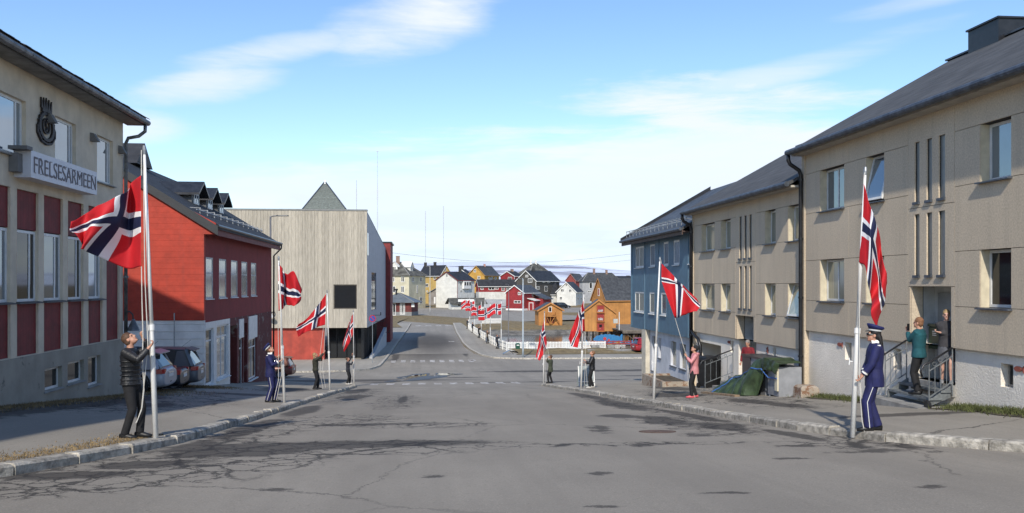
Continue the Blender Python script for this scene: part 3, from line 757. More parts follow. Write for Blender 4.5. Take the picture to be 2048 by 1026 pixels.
for y, s_, x0 in ((YD, -1, XR - .015), (YE, -1, XR + .26)):
    top = [(xb, y, ze1), (xr_, y, zr - .1), (x0, y, ze1)] if y == YD else [(xb, y, zl1 - .01), (x0, y, zl1 - .01)]
    lowz = zl1 if y == YD else zb
    m_.prism([(x0, y, lowz), (xb, y, lowz)] + top, (0, -.2, 0))
m_.box((XR, YE - .1, zl1 - .03), (xb, YD - .01, zl1)); m_.box((xb - .2, YC + .02, zb), (xb, YD, ze1)); m_.build('side_wall', BLUE, Rb)
r_ = MB(); zo = ze1 + .04
for x0, x1 in ((XR - oh, xr_), (xb + oh, xr_)):
    r_.prism([(x0, YC + .02, zo), (x1, YC + .02, zr), (x1, YC + .02, zr + .12), (x0, YC + .02, zo + .12)], (0, YD - YC + .45, 0))
ro = r_.build('roof', slate, Rb)
m_ = MB(); m_.prism([(XR - oh - .02, YD + .48, zo + .05), (xr_, YD + .48, zr + .05), (xr_, YD + .48, zr + .32), (XR - oh - .02, YD + .48, zo + .25)], (0, .12, 0)); m_.build('verge_board', black_metal, ro)
m_ = MB(); m_.box((XR - oh, YC + .02, ze1 - .16), (XR - oh + .04, YD + .4, ze1 + .06)); m_.box((XR - oh + .045, YC + .02, ze1 - .04), (XR - .02, YD + .02, ze1 + .0)); m_.build('fascia', mat('brown_fascia', (.11, .07, .055), .7, .2), ro)
m_ = MB(); m_.tube([(XR - oh - .07, YC + .02, zo + .04), (XR - oh - .07, YD + .4, zo + .04)], .075, 8); m_.build('gutter', lead, ro)
for zz in (.18, .34):
    m_ = MB(); m_.bar((XR - oh + .25, YC + .1, zo + .25 + zz), (XR - oh + .25, YD + .3, zo + .25 + zz), .025); m_.build('snow_rail', metal_grey, ro)
for y in frange(YC + .2, YD + .2, .75):
    m_ = MB(); m_.bar((XR - oh + .25, y, zo + .2), (XR - oh + .25, y, zo + .62), .025); m_.bar((XR - oh + .25, y, zo + .6), (XR - oh + .75, y, zo + .52), .025); m_.build('rail_bracket', metal_grey, ro)
# downpipes (each belongs to the house it drains)
def downpipe(par, y, ztop, zbot, xw=XR - .10, m=black_metal, kick=None, xe=None, r=.05):
    xe = XR - .49 if xe is None else xe
    m_ = MB(); pts = [(xe, y, ztop), (xe, y, ztop - .18), (xe + .06, y, ztop - .30), (xw - .05, y, ztop - .48), (xw, y, ztop - .62), (xw, y, zbot + .25)]
    if kick: pts += kick
    else: pts += [(xw, y, zbot + .12), (xw - .12, y, zbot + .05)]
    m_.tube(pts, r, 10); p = m_.build('downpipe', m, par, smooth=True)
    for zz in frange(zbot + .6, ztop - .8, 1.6):
        k_ = MB(); k_.tube([(xw, y, zz), (xw, y, zz + .06)], r + .018, 10); k_.build('pipe_clip', m, p)
downpipe(Rn, YB - .1, ZE3, wr(XR, YB) + .55, kick=[(XR - .1, YB - .1, wr(XR, YB) + .45), (XR - .2, YB - .3, wr(XR, YB) + .32), (XR - .28, YB - .75, wr(XR, YB) + .30), (XR - .28, YB - 1.1, wr(XR, YB) + .36)], r=.062)
downpipe(Rm_, YC - .12, ZE2, wr(XR, YC) + .1, kick=[(XR - .10, YC - .12, ZLOW2 + .1), (XR - .08, YC - .5, ZLOW2 - .12), (XR - .06, YC - 1.0, ZLOW2 - .28), (XR - .0, YC - 1.12, ZLOW2 - .6), (XR - .0, YC - 1.12, wr(XR, YC) + .4)], r=.07)

# entrance steps with railings (near house) : three grey iron treads on a concrete slab
iron = mat('painted_iron', (.17, .185, .19), .6, .2, 8)
a0, a1 = rec3[0], rec3[1]
stp = thing('entrance_steps', (XR - .6, (a0 + a1) / 2, wr(XR - .6, 19.4)), 'grey iron entrance steps with curled railings below the beige doorway', 'steps')
for k, (x0, x1, z) in enumerate(((XR - .26, XR - .005, -2.30), (XR - .52, XR - .24, -2.46))):
    m_ = MB(); m_.box((x0, a0 - .06, z - .05), (x1, a1 + .06, z)); m_.build('tread', iron, stp)
m_ = MB(); g0 = wr(XR - 1, 19) - .3; m_.box((XR - .85, a0 - .15, g0), (XR - .15, a1 + .45, -2.66)); m_.build('concrete_slab', concrete, stp)
for y in (a0 - .02, a1 + .02):
    m_ = MB(); m_.prism([(XR - .54, y, -2.66), (XR - .54, y, -2.50), (XR - .02, y, -2.20), (XR - .02, y, -2.46)], (0, .03, 0)); m_.build('stringer', iron, stp)
def railing(par, x0, z0, x1, z1, y, h=.95, bars=7, name='railing'):
    m_ = MB(); m_.tube([(x0 - .16, y, z0 + h - .28), (x0 - .20, y, z0 + h - .16), (x0 - .12, y, z0 + h - .02), (x0, y, z0 + h + .02), (x1, y, z1 + h)], .022, 8); r_ = m_.build(name, black_metal, par, smooth=True)
    m_ = MB(); m_.bar((x0, y, z0 + .12), (x1, y, z1 + .12), .022); m_.bar((x0, y, z0 + h - .16), (x1, y, z1 + h - .18), .02)
    m_.build('rail', iron, r_)
    for k in range(bars):
        f = k / (bars - 1); x = x0 + (x1 - x0) * f; z = z0 + (z1 - z0) * f
        m_ = MB(); top = z + h * (1 if k in (0, bars - 1) else .83); m_.tube([(x, y, z - (.2 if k in (0, bars - 1) else -.12)), (x, y, top)], .014 if k in (0, bars - 1) else .009, 6); m_.build('baluster', iron, r_)
    for k in range(3):
        f = (k + .9) / 4; x = x0 + (x1 - x0) * f; z = z0 + (z1 - z0) * f + h * .9
        m_ = MB(); m_.tube([(x + .045 * math.cos(t), y, z + .04 * math.sin(t)) for t in [6.28 * i / 10 for i in range(11)]], .007, 5); m_.build('scroll', iron, r_)
railing(stp, XR - .56, -2.56, XR - .03, -2.22, a1 + .10, .9, 5)
railing(stp, XR - .56, -2.56, XR - .03, -2.22, a0 - .10, .85, 5)
m_ = MB(); m_.tube([(XR - .56, a0 - .10, -2.60), (XR - .63, a0 - .10, -2.61)], .10, 14); m_.build('boot_scraper_ring', black_metal, stp)
for k, (u, lab) in enumerate(((1860, 'dark green post box with white lines beside the man in teal'), (1893, 'dark green post box behind the woman in the doorway'))):
    y = uY(u) + .25 * 0; yb_ = 19.62 if k == 0 else 18.78
    bx = thing('post_box', (XR + .4, yb_, -1.5), lab, 'post box')
    m_ = MB(); x = XR + .40; 
    m_.prism([(x, yb_, -1.50), (x + .17, yb_, -1.50), (x + .17, yb_, -.94), (x + .03, yb_, -.96), (x, yb_, -1.02)], (0, .52, 0)); m_.build('box', mat('green_post_box', (.012, .05, .035), .4, .1), bx)
    m_ = MB(); m_.box((x - .02, yb_ - .02, -.98), (x + .17, yb_ + .54, -.92)); m_.build('lid', mat('green_post_box', (.012, .05, .035)), bx)
    for q in range(3):
        m_ = MB(); m_.box((x - .006, yb_ + .20, -1.10 - .045 * q), (x - .001, yb_ + .36, -1.08 - .045 * q)); m_.build('printed_line', white_paint, bx)
# ornaments on the basement wall: little terracotta fish and stars
for k, (u, v, lab) in enumerate(((1673, 689, 'small terracotta fish ornament left of the iron steps'), (2028, 738, 'small terracotta fish ornament at the foot of the near house'), (1453, 684, 'small red fish ornament beside the bin alcove'), (1530, 700, 'small red star ornament above the tarpaulin'))):
    y, z = FRT.uv(u, v); m_ = MB(); x = XR + .10
    pts = [(x, y + .11 * math.cos(t) * (1 if k < 3 else (1 if i % 2 else .45)), z + (.055 if k < 3 else .12 * (1 if i % 2 else .45)) * math.sin(t)) for i, t in enumerate([6.28 * i / 10 for i in range(10)])]
    m_.prism(pts, (-.03, 0, 0))
    if k < 3: m_.prism([(x, y - .09, z), (x, y - .17, z + .07), (x, y - .17, z - .07)], (-.025, 0, 0))
    tag(m_.build('wall_ornament', mat('terracotta', (.32, .09, .06), .8, .2)), lab, 'ornament')
# steps at the middle house, with its single railing
st2 = thing('entrance_steps', (XR - .5, 32, wr(XR, 32)), 'concrete steps with thin railing beside the bin alcove', 'steps')
for k in range(3):
    m_ = MB(); m_.box((XR - .30 - .3 * k, rec2[0], wr(XR, 32) - .3), (XR + .2, rec2[1], -3.36 - .17 * k)); m_.build('step', concrete, st2)
railing(st2, XR - 1.15, -3.75, XR - .1, -3.35, rec2[1] + .05, bars=6)

# flowerbed box by the blue house, bins, fridges with tarpaulin
pb = atY(1355, 782, 39.3); m_ = MB(); zz = wr(10.6, 39)
pl = thing('planter', (10.6, 39.3, zz), 'old rust stained concrete planter by the blue house wall', 'planter')
rust = worn('rusty_concrete', (.40, .34, .27), (.22, .12, .07), .5, 4, .9, .4)
x0, x1, y0, y1 = 10.0, 11.3, 37.3, 40.9
for b0, b1 in (((x0, y0, zz - .2), (x0 + .14, y1, zz + .36)), ((x0 + .14, y0, zz - .2), (x1, y0 + .14, zz + .36)), ((x0 + .14, y1 - .14, zz - .2), (x1, y1, zz + .36))):
    m_ = MB(); m_.box(b0, b1); m_.build('wall_slab', rust, pl)
m_ = MB(); m_.box((x0 + .142, y0 + .142, zz - .2), (x1, y1 - .142, zz + .27)); m_.build('soil', verge, pl)
def wheelie(x, y, ang, label, hgt=1.1):
    zz = wr(x, y); t = thing('wheelie_bin', (x, y, zz), label, 'bin', 'bins in the alcove'); blk = mat('black_plastic', (.018, .019, .021), .45, .2, 4)
    Rz = Matrix.Rotation(ang, 3, 'Z'); T = lambda p: V((x, y, zz)) + Rz @ V(p)
    m_ = MB(); m_.loft([[T((a * wx, b * wy, z)) for a, b in ((-1, -1), (1, -1), (1, 1), (-1, 1))] for z, wx, wy in ((.06, .24, .26), (.5, .29, .32), (hgt - .1, .33, .37), (hgt - .02, .36, .40))]); m_.build('bin_body', blk, t)
    m_ = MB(); m_.loft([[T((a * wx, b * wy, z)) for a, b in ((-1, -1), (1, -1), (1, 1), (-1, 1))] for z, wx, wy in ((hgt - .02, .37, .42), (hgt + .03, .36, .41), (hgt + .08, .28, .33))]); m_.build('lid', blk, t)
    m_ = MB(); m_.tube([T((-.3, .45, hgt - .04)), T((.3, .45, hgt - .04))], .025, 8); m_.build('handle', blk, t)
    for s_ in (-.22, .22):
        m_ = MB(); m_.tube([T((s_ - .03, .28, .10)), T((s_ + .03, .28, .10))], .10, 12); m_.build('wheel', blk, t)
wheelie(11.15, 34.75, 2.0, 'black wheelie bin standing at the mouth of the alcove, its lid highest', 1.18)
wheelie(11.85, 35.35, 1.7, 'black wheelie bin set deeper inside the alcove', 1.12)

grey_app = mat('grey_appliance', (.30, .31, .33), .4, .1, 3); dk_app = mat('dark_appliance', (.04, .04, .045), .3, .1)
def ground_r(x, y): return wr(x, y)
fr1 = thing('fridge', (10.9, 28.0, wr(10.9, 28.0)), 'tall grey cabinet fridge with dark end standing behind the tarpaulin', 'fridge')
z = wr(10.9, 28.9); zt1 = -2.30; m_ = MB(); m_.box((10.5, 27.0, z + .02), (11.2, 29.0, zt1 - .06)); m_.build('cabinet', grey_app, fr1)
m_ = MB(); m_.box((10.46, 26.96, zt1 - .059), (11.24, 29.04, zt1)); m_.build('worktop', dk_app, fr1)
m_ = MB(); m_.box((10.47, 28.25, z + .03), (10.499, 28.98, zt1 - .07)); m_.build('door', dk_app, fr1)
fr2 = thing('fridge', (10.7, 26.4, wr(10.7, 26.4)), 'low grey freezer with cream door edge strapped at the end of the tarpaulin', 'fridge')
z = wr(10.6, 26.4); m_ = MB(); m_.box((10.42, 25.75, z + .05), (11.12, 26.6, z + .93)); m_.build('cabinet', grey_app, fr2)
m_ = MB(); m_.box((10.37, 25.75, z + .22), (10.419, 25.95, z + .94)); m_.build('door_edge', mat('cream_plastic', (.66, .6, .44), .5, .05), fr2)
for x, y in ((10.47, 25.8), (10.47, 26.55), (11.07, 25.8), (11.07, 26.55)):
    m_ = MB(); m_.tube([(x, y, z - .02), (x, y, z + .05)], .03, 8); m_.build('foot', white_paint, fr2)
# tarpaulin: a sheet draped from the cabinet down to the ground, with folds
tarp = mat('green_tarpaulin', (.050, .082, .034), .5, .35, 2.5, .5, 14)
HK = [(25.6, .98), (26.0, 1.10), (26.6, 1.16), (27.2, 1.14), (27.6, .92), (28.2, .66), (29.0, .60), (29.6, .52), (30.2, .34), (30.7, .08)]
def hk(y):
    for (a, ha), (b_, hb) in zip(HK, HK[1:]):
        if y <= b_: k = sm(y, a, b_); return ha + (hb - ha) * k
    return HK[-1][1]
m_ = MB(); nu, nv = 64, 40; gr = []
def tarp_pt(y, t):
    """t: 0 at the back of the top, 1 at the foot"""
    h = hk(y); g_ = wr(10, y); short = sm(y, 26.75, 26.55)
    xe = 10.33; foot = 9.72 + .12 * math.sin(y * 2.1) + .55 * sm(y, 27.4, 26.6)
    if t < .35: x = 11.12 + (xe - 11.12) * t / .35; zz = h + .03 * math.sin(y * 5) - .05 * t
    else:
        k = (t - .35) / .65; kk = k * (1 - .72 * short)
        x = xe + (foot - xe) * (kk ** .8) * (1 - short) - .03 * short * k; zz = h * (1 - kk) ** (1.0 + .25 * math.sin(y * 1.3)) + .012
    fold = (.045 * math.sin(y * 8.3 + 2 * t) + .03 * math.sin(y * 15 - 5 * t + 1) + .02 * math.sin(y * 27 + 9 * t)) * min(1, .25 + t)
    return V((x - fold, y + .06 * math.sin(9 * t + y * 3), g_ + max(.012, zz + fold * .5 * (1 - t))))
for i in range(nu + 1):
    y = 25.6 + (30.7 - 25.6) * i / nu; gr.append([m_.vert(tarp_pt(y, j / nv)) for j in range(nv + 1)])
for a, b2 in zip(gr, gr[1:]):
    for j in range(nv): m_.f.append([a[j], a[j + 1], b2[j + 1], b2[j]]); m_.mi.append(0)
tp_ = m_.build('tarpaulin', tarp, smooth=True); tag(tp_, 'crumpled dark green tarpaulin with blue strap draped over scrap appliances', 'tarpaulin')
m_ = MB(); pts = [tarp_pt(29.4 - .5 * k / 8, 1 - .55 * k / 8) + V((-.03, 0, .015)) for k in range(9)] + [tarp_pt(28.9 - 2.2 * k / 8, .45 + .12 * k / 8) + V((-.04, 0, .01)) for k in range(1, 9)] + [V((10.35, 26.4, wr(10, 26.4) + .58)), V((10.35, 25.74, wr(10, 26) + .58))]
m_.tube(pts, .018, 6); m_.build('strap', mat('blue_strap', (.06, .16, .45), .6, .1), tp_)
m_ = MB(); z = wr(9.5, 26.9); m_.obox((9.48, 26.9, z + .0), (.16, 0, 0), (0, 3.4, wr(9.5, 30.3) - z), (0, 0, .06)); tag(m_.build('plank', mat('weathered_plank', (.34, .24, .15), .9, .2, 6)), 'loose weathered plank lying in front of the tarpaulin', 'plank')
m_ = MB(); z = wr(10.9, 25.0); m_.loft([[(10.95 + a * w1, 25.05 + b2 * w1 * 1.1, z + h) for a, b2 in ((-1, -1), (1, -.9), (1, 1), (-.9, 1))] for h, w1 in ((-.1, .3), (.28, .27), (.34, .2))]); tag(m_.build('concrete_block', rust), 'broken concrete block by the downpipe at the near house', 'block')
# ------------------------------------------------------------------ left: meeting hall with the long sign
XL = -9.3
FLT = Face((XL, 0, 0), (0, 1, 0), (1, 0, 0))
def lY(u, v=569): return FLT.uv(u, v)[0]
hallY1 = lY(246); hallY0 = 4.0
plast_b = worn('weathered_beige_plaster', (.68, .58, .44), (.36, .30, .22), .64, 2.2, .9, .3, 24, soot=(.40, .33, .25))
redp = mat('dark_red_panel', (.22, .022, .022), .7, .18, 3, .15, 7, kind='boards_v')
hall = thing('meeting_hall', (XL, 20, wl(XL, 20)), 'beige plastered hall with dark red panels, crest and long name sign', 'building')
zt, zp1, zw1, zw0, zp0 = 5.0, 2.2, 1.27, -.40, -1.66
zb = wl(XL, hallY1) - .6
up = []
for u0, v0, u1, v1 in ((-42, 140, 52, 290), (110, 203, 152, 322), (194, 245, 226, 347)):
    a0, a1, z0, z1 = FLT.rect(u0, v0, u1, v1); up.append((a0, a1, 2.95, 4.28))
up.append((hallY0 + 4, hallY0 + 5.6, 2.95, 4.28)); up.append((hallY0 + 8.5, hallY0 + 10, 2.95, 4.28))
piers = [(21, 34), (77, 88), (126, 136), (167, 177), (205, 213)]
bays = []; edges = [lY(u) for p in piers for u in p]
first = edges[0]
wd_ = first
bays = [(lY(34), lY(77)), (lY(88), lY(126)), (lY(136), lY(167)), (lY(177), lY(205)), (lY(213), lY(239))]
y = lY(21)
while y > hallY0 + 1.6: bays.insert(0, (y - 1.35, y)); y -= 1.72
bas = [FLT.rect(*r) for r in ((87, 735, 122, 778), (133, 722, 166, 764), (174, 712, 199, 770))]
hol = up + [(a, b2, zp0, zp1) for a, b2 in bays]
wall(MB(), FLT, hallY0, hallY1, zp0 - .02, zt, hol, .28).build('wall', plast_b, hall)
bw = worn('grey_basement', (.36, .325, .265), (.16, .145, .125), .6, 1.8, .9, .3, 20)
wall(MB(), FLT, hallY0, hallY1, zb, zp0 - .024, [r for r in bas], .3, .03).build('basement_wall', bw, hall)
for r in bas: window(FLT, r, hall, .10, .06, framem=white_frame, pane=glass_dark, sill=.07, sillm=concrete)
for i, r in enumerate(up): window(FLT, r, hall, .12, .075, pane=glass, sill=.09, sillm=concrete, mull=(.86,) if i < 3 else ())
for i, (a, b2) in enumerate(bays):
    last = i == len(bays) - 1
    for z0, z1 in (((zp0, zp1),) if last else ((zp0, zw0 - .05), (zw1 + .02, zp1))):
        m_ = MB(); FLT.box(m_, a + .004, b2 - .004, z0 + .004, z1 - .004, -.16, -.06); m_.build('red_panel', redp, hall)
    if not last: window(FLT, (a + .006, b2 - .006, zw0, zw1), hall, .10, .065, pane=glass if i % 2 else glass_dark, sill=.10, sillm=mat('slate_sill', (.09, .085, .085), .7, .1), mull=(.72,))
for k, y in enumerate((up[1][0] - .55, up[2][0] - .55, hallY1 - .45)):
    m_ = MB(); z = 4.0; m_.prism([(XL, y, z), (XL + .22, y, z - .0), (XL + .10, y, z + .22), (XL, y, z + .24)], (0, .2, 0)); m_.build('vent_hood', mat('grey_vent', (.17, .165, .16), .7, .1), hall)
# long sign
a0, a1, z0, z1 = FLT.rect(27, 305, 165, 385)
sz0, sz1 = FLT.uv(96, 372)[1], FLT.uv(96, 322)[1]
sg = thing('name_sign', (XL + .2, (a0 + a1) / 2, sz0), 'long white name sign with grey serif capitals FRELSESARMEEN on the hall', 'sign')
m_ = MB(); FLT.box(m_, a0, a1, sz0, sz1, .005, .38); m_.build('sign_box', mat('sign_white', (.62, .62, .66), .45, .05), sg)
m_ = MB(); FLT.box(m_, a0 - .3, a0 - .01, sz1 - .02, sz1 + .06, .005, .42); FLT.box(m_, a0 - .25, a0 - .01, sz0 + .1, sz1 - .1, .005, .2); m_.build('bracket', mat('grey_vent', (.17, .165, .16)), sg)
fs = Face((XL + .383, 0, 0), (0, 1, 0), (1, 0, 0))
def text(body, face, a_mid, z_mid, h, width, m, parent, name='lettering', font_w=1.0):
    """flat lettering built from Blender's own outline font, as a mesh on the sign"""
    cu = bpy.data.curves.new(name, 'FONT'); cu.body = body; cu.align_x = 'CENTER'; cu.align_y = 'CENTER'; cu.size = 1; cu.extrude = .004; cu.offset = -.006
    tmp = bpy.data.objects.new('tmp', cu); col.objects.link(tmp); dg = bpy.context.evaluated_depsgraph_get(); me = bpy.data.meshes.new_from_object(tmp.evaluated_get(dg))
    bpy.data.objects.remove(tmp)
    xs = [v.co.x for v in me.vertices]; ys = [v.co.y for v in me.vertices]
    sx = width / (max(xs) - min(xs)); sy = h / (max(ys) - min(ys)); mx, my = (max(xs) + min(xs)) / 2, (max(ys) + min(ys)) / 2
    off = root_loc(parent)
    for v in me.vertices:
        p = face.pt(a_mid + (v.co.x - mx) * sx * font_w, z_mid + (v.co.y - my) * sy, v.co.z + .005); v.co = p - off
    me.materials.clear(); me.materials.append(m); o = bpy.data.objects.new(name, me); col.objects.link(o); o.parent = parent
    return o
lt = mat('letter_grey', (.13, .11, .12), .6, .1)
lo_ = text('FRELSESARMEEN', fs, (a0 + a1) / 2 + .02, (sz0 + sz1) / 2, (sz1 - sz0) * .60, (a1 - a0) * .94, lt, sg)
m_ = MB()
n_l = 13; step_ = (a1 - a0) * .94 / n_l
for k in range(n_l):                                         # little serifs under and over each letter
    c = a0 + (a1 - a0) * .03 + step_ * (k + .5) + .02
    for zz in ((sz0 + sz1) / 2 - (sz1 - sz0) * .30, (sz0 + sz1) / 2 + (sz1 - sz0) * .29):
        fs.box(m_, c - step_ * .38, c - step_ * .16, zz - .006, zz + .006, .004, .010)
m_.build('serif', lt, sg)
# crest
yc, zc = FLT.uv(90, 246)
cr = thing('crest', (XL + .05, yc, zc - .5), 'dark cast iron oval crest with spiked crown on the hall wall', 'crest')
ci = mat('cast_iron', (.03, .022, .02), .6, .2, 9); H = .33
KX = 1.7
def ring(rx, rz, thick, d0, d1, name, n_=36, zo=0):
    m_ = MB()
    for i in range(n_):
        t0, t1 = 6.2832 * i / n_, 6.2832 * (i + 1) / n_
        b_ = [FLT.pt(yc + KX * (rx - q) * math.cos(t), zc + zo + (rz - q) * math.sin(t), d0) for q, t in ((0, t0), (0, t1), (thick, t1), (thick, t0))]
        m_.hexa(b_, [p + FLT.n * (d1 - d0) for p in b_])
    return m_.build(name, ci, cr)
ring(.27, .36, .07, .01, .06, 'outer_ring', zo=-.10); ring(.13, .2, .03, .01, .05, 'inner_ring', zo=-.08)
m_ = MB()
for i in range(20):
    t = 6.2832 * i / 20; p = FLT.pt(yc + KX * .28 * math.cos(t), zc - .10 + .37 * math.sin(t), .035); m_.ellipsoid(p, (.03, .03, .03), 6, 4)
m_.build('beading', ci, cr)
m_ = MB(); m_.tube([FLT.pt(yc + KX * .055 * math.cos(t) * (1 if t < 3.4 else -1), zc - .08 + .13 * math.cos(t / 2 + .0), .04) for t in frange(0, 6.2, .5)], .022, 6); FLT.box(m_, yc - .012, yc + .012, zc - .24, zc + .10, .015, .045); FLT.box(m_, yc - .1, yc + .1, zc + .0, zc + .025, .015, .045); m_.build('monogram', ci, cr)
m_ = MB(); FLT.box(m_, yc - .27, yc + .27, zc + .24, zc + .33, .01, .06)
for k in range(5):
    x = yc - .25 + .125 * k; m_.prism([FLT.pt(x - .055, zc + .33, .01), FLT.pt(x + .055, zc + .33, .01), FLT.pt(x + (k - 2) * .03, zc + .62 - .02 * abs(k - 2), .01)], FLT.n * .04)
m_.build('crown', ci, cr)
m_ = MB()
for s_ in (-1, 1):
    m_.tube([FLT.pt(yc + s_ * .5, zc - .12 + 0, .03), FLT.pt(yc + s_ * .5, zc - .30, .03), FLT.pt(yc + s_ * .3, zc - .47, .03), FLT.pt(yc, zc - .52, .03)], .035, 6)
m_.build('scroll', ci, cr)
# roof, gables, gutter
m_ = MB(); xb, xr_ = XL - 12, XL - 6; oh = .55; zr = zt + .50 * (6 + oh)
for y, s_ in ((hallY0, 1), (hallY1, -1)): m_.prism([(XL - .02, y + s_ * .01, zb), (xb, y + s_ * .01, zb), (xb, y + s_ * .01, zt), (xr_, y + s_ * .01, zr - .1), (XL - .02, y + s_ * .01, zt)], (0, s_ * .25, 0))
m_.box((xb - .2, hallY0 + .02, zb), (xb, hallY1 - .02, zt)); m_.build('side_wall', plast_b, hall)
r_ = MB()
for x0, x1 in ((XL + oh, xr_), (xb - oh, xr_)):
    r_.prism([(x0, hallY0 - .4, zt + .12), (x1, hallY0 - .4, zr), (x1, hallY0 - .4, zr + .12), (x0, hallY0 - .4, zt + .24)], (0, hallY1 - hallY0 + .85, 0))
ro = r_.build('roof', slate, hall)
for k, y in enumerate(frange(hallY0 - .4, hallY1 + .4, .28)):    # ragged slate edge along the eave
    m_ = MB(); m_.obox((XL + oh - .28, y, zt + .36 + R_(0, .01)), (.34 + R_(-.02, .02), 0, -.135), (0, .27, 0), (0, 0, .014)); m_.build('eave_slate', slate, ro)
m_ = MB(); m_.box((XL + .02, hallY0 - .3, zt - .02), (XL + oh - .03, hallY1 + .35, zt + .1)); m_.build('soffit', mat('soffit_grey', (.24, .23, .21), .8, .2), ro)
m_ = MB(); m_.box((XL + oh - .03, hallY0 - .4, zt - .02), (XL + oh + .005, hallY1 + .44, zt + .24)); m_.build('fascia', mat('fascia_grey', (.13, .13, .13), .7, .2), ro)
zinc = mat('old_zinc', (.20, .205, .21), .5, .3, 4, metal=.4)
yy = frange(hallY0 - .3, hallY1 + .42, 2.1)
for a, b2 in zip(yy, yy[1:]):
    m_ = MB(); m_.tube([(XL + oh + .08, a + .01, zt + .07), (XL + oh + .08, b2 - .01, zt + .07)], .085, 10); m_.build('gutter', zinc, ro)
m_ = MB(); yd = hallY1 + .05
m_.tube([(XL + oh + .06, hallY1 + .2, zt + .02), (XL + oh + .05, hallY1 + .2, zt - .22), (XL + .42, hallY1 + .16, zt - .38), (XL + .14, yd, zt - .46), (XL + .07, yd, zt - .62), (XL + .07, yd, -1.5)], .055, 10)
dp_ = m_.build('downpipe', zinc, hall, smooth=True)
for zz in (3.5, 1.8, .2):
    m_ = MB(); m_.tube([(XL + .07, yd, zz), (XL + .07, yd, zz + .07)], .075, 10); m_.build('pipe_clip', zinc, dp_)
lm = thing('wall_lamp', (XL + .1, hallY1 + .1, -1.6), 'grey bell shaped wall lamp at the corner of the hall', 'lamp')
zz = FLT.uv(248, 655)[1]
m_ = MB(); m_.tube([(XL + .05, hallY1 + .06, zz + .45), (XL + .16, hallY1 + .1, zz + .5), (XL + .26, hallY1 + .1, zz + .40), (XL + .28, hallY1 + .1, zz + .2)], .025, 8); m_.build('arm', black_metal, lm)
m_ = MB(); m_.tube([(XL + .28, hallY1 + .1, zz + .26), (XL + .28, hallY1 + .1, zz + .12), (XL + .28, hallY1 + .1, zz - .1)], [.04, .10, .2], 14); m_.build('lamp_shade', zinc, lm)

# ------------------------------------------------------------------ the red building with dormers
ry0, ry1 = lY(408), lY(543)
redB = thing('red_building', (XL, (ry0 + ry1) / 2, wl(XL, 45)), 'bright red gabled building with dark roof, three dormers and white ground floor', 'building')
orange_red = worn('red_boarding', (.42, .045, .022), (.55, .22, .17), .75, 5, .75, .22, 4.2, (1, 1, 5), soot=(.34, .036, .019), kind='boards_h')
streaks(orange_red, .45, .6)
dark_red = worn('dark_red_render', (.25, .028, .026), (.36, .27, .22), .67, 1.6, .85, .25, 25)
whiteb = mat('white_block_wall', (.80, .77, .72), .8, .08, 2, .5, 3.2, kind='boards_h')
zE, zM = 2.35, -1.52; zbR = wl(XL, ry1) - .7; P_ = .63; xr_ = XL - 5.3; xb = XL - 10.6; ohx = .48
zrR = zE + P_ * 5.3
GF = Face((0, ry0, 0), (1, 0, 0), (0, -1, 0))
m_ = MB()   # gable, upper boarded part with boxed eave ends
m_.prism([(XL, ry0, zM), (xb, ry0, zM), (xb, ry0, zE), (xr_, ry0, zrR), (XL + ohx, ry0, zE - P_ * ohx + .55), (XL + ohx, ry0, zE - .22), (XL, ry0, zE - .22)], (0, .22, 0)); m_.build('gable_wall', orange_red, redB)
m_ = MB(); m_.box((xb, ry0 + .02, zbR), (XL, ry0 + .25, zM - .002)); m_.build('ground_gable_wall', whiteb, redB)
wins = [FLT.rect(*r) for r in ((411.5, 517, 426, 598), (438, 520, 452.5, 597), (462, 522, 475, 593), (483, 524, 494.5, 591), (502, 526, 512.5, 591))]
zu = (FLT.uv(468, 594)[1], FLT.uv(468, 521)[1]); wins = [(a, b2, zu[0], zu[1]) for a, b2, _, _ in wins]
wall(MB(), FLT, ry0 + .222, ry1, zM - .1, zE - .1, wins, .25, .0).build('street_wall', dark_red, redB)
for r in wins: window(FLT, r, redB, .03, .075, trans=(.62,), pane=glass_curtain, framem=mat('aged_white_frame', (.58, .57, .53), .6, .2, 9), sill=.06, sillm=white_frame)
shop = [(lY(411), lY(427)), (lY(433), lY(457))]; shop2 = [(lY(461), lY(474)), (lY(478), lY(486)), (lY(488), lY(494)), (lY(497), lY(513))]
yw = lY(459.5)
hol1 = [(shop[0][0], shop[0][1], -4.35, -1.9), (shop[1][0], shop[1][1], -4.3, -1.85)]
wall(MB(), FLT, ry0 + .252, yw, zbR, zM - .102, hol1, .3, .012).build('shopfront_wall', white_paint, redB)
hol2 = [(shop2[0][0], shop2[0][1], -5.3, -2.0), (shop2[1][0], shop2[1][1], -5.2, -2.7), (shop2[2][0], shop2[2][1], -5.3, -2.0), (shop2[3][0], shop2[3][1], -5.1, -2.9)]
peel = worn('peeling_red_wall', (.14, .03, .025), (.24, .19, .165), .55, 1.5, .9, .3, 20)
wall(MB(), FLT, yw + .002, ry1, zbR, zM - .102, hol2, .3, .0).build('shopfront_wall', peel, redB)
m_ = MB(); FLT.box(m_, shop2[1][0] - .05, shop2[1][1] + .05, -2.7, -1.75, .002, .04); FLT.box(m_, shop2[3][0] - .05, shop2[3][1] + .05, -2.9, -1.7, .002, .04); m_.build('white_sign_panel', white_paint, redB)
for k, r in enumerate(hol1 + [hol2[1], hol2[3]]): window(FLT, r, redB, .10, .09, trans=(.78,), mull=(.5,) if k in (1, 3) else (), pane=glass if k == 1 else glass_dark, sill=.12, sillm=white_paint)
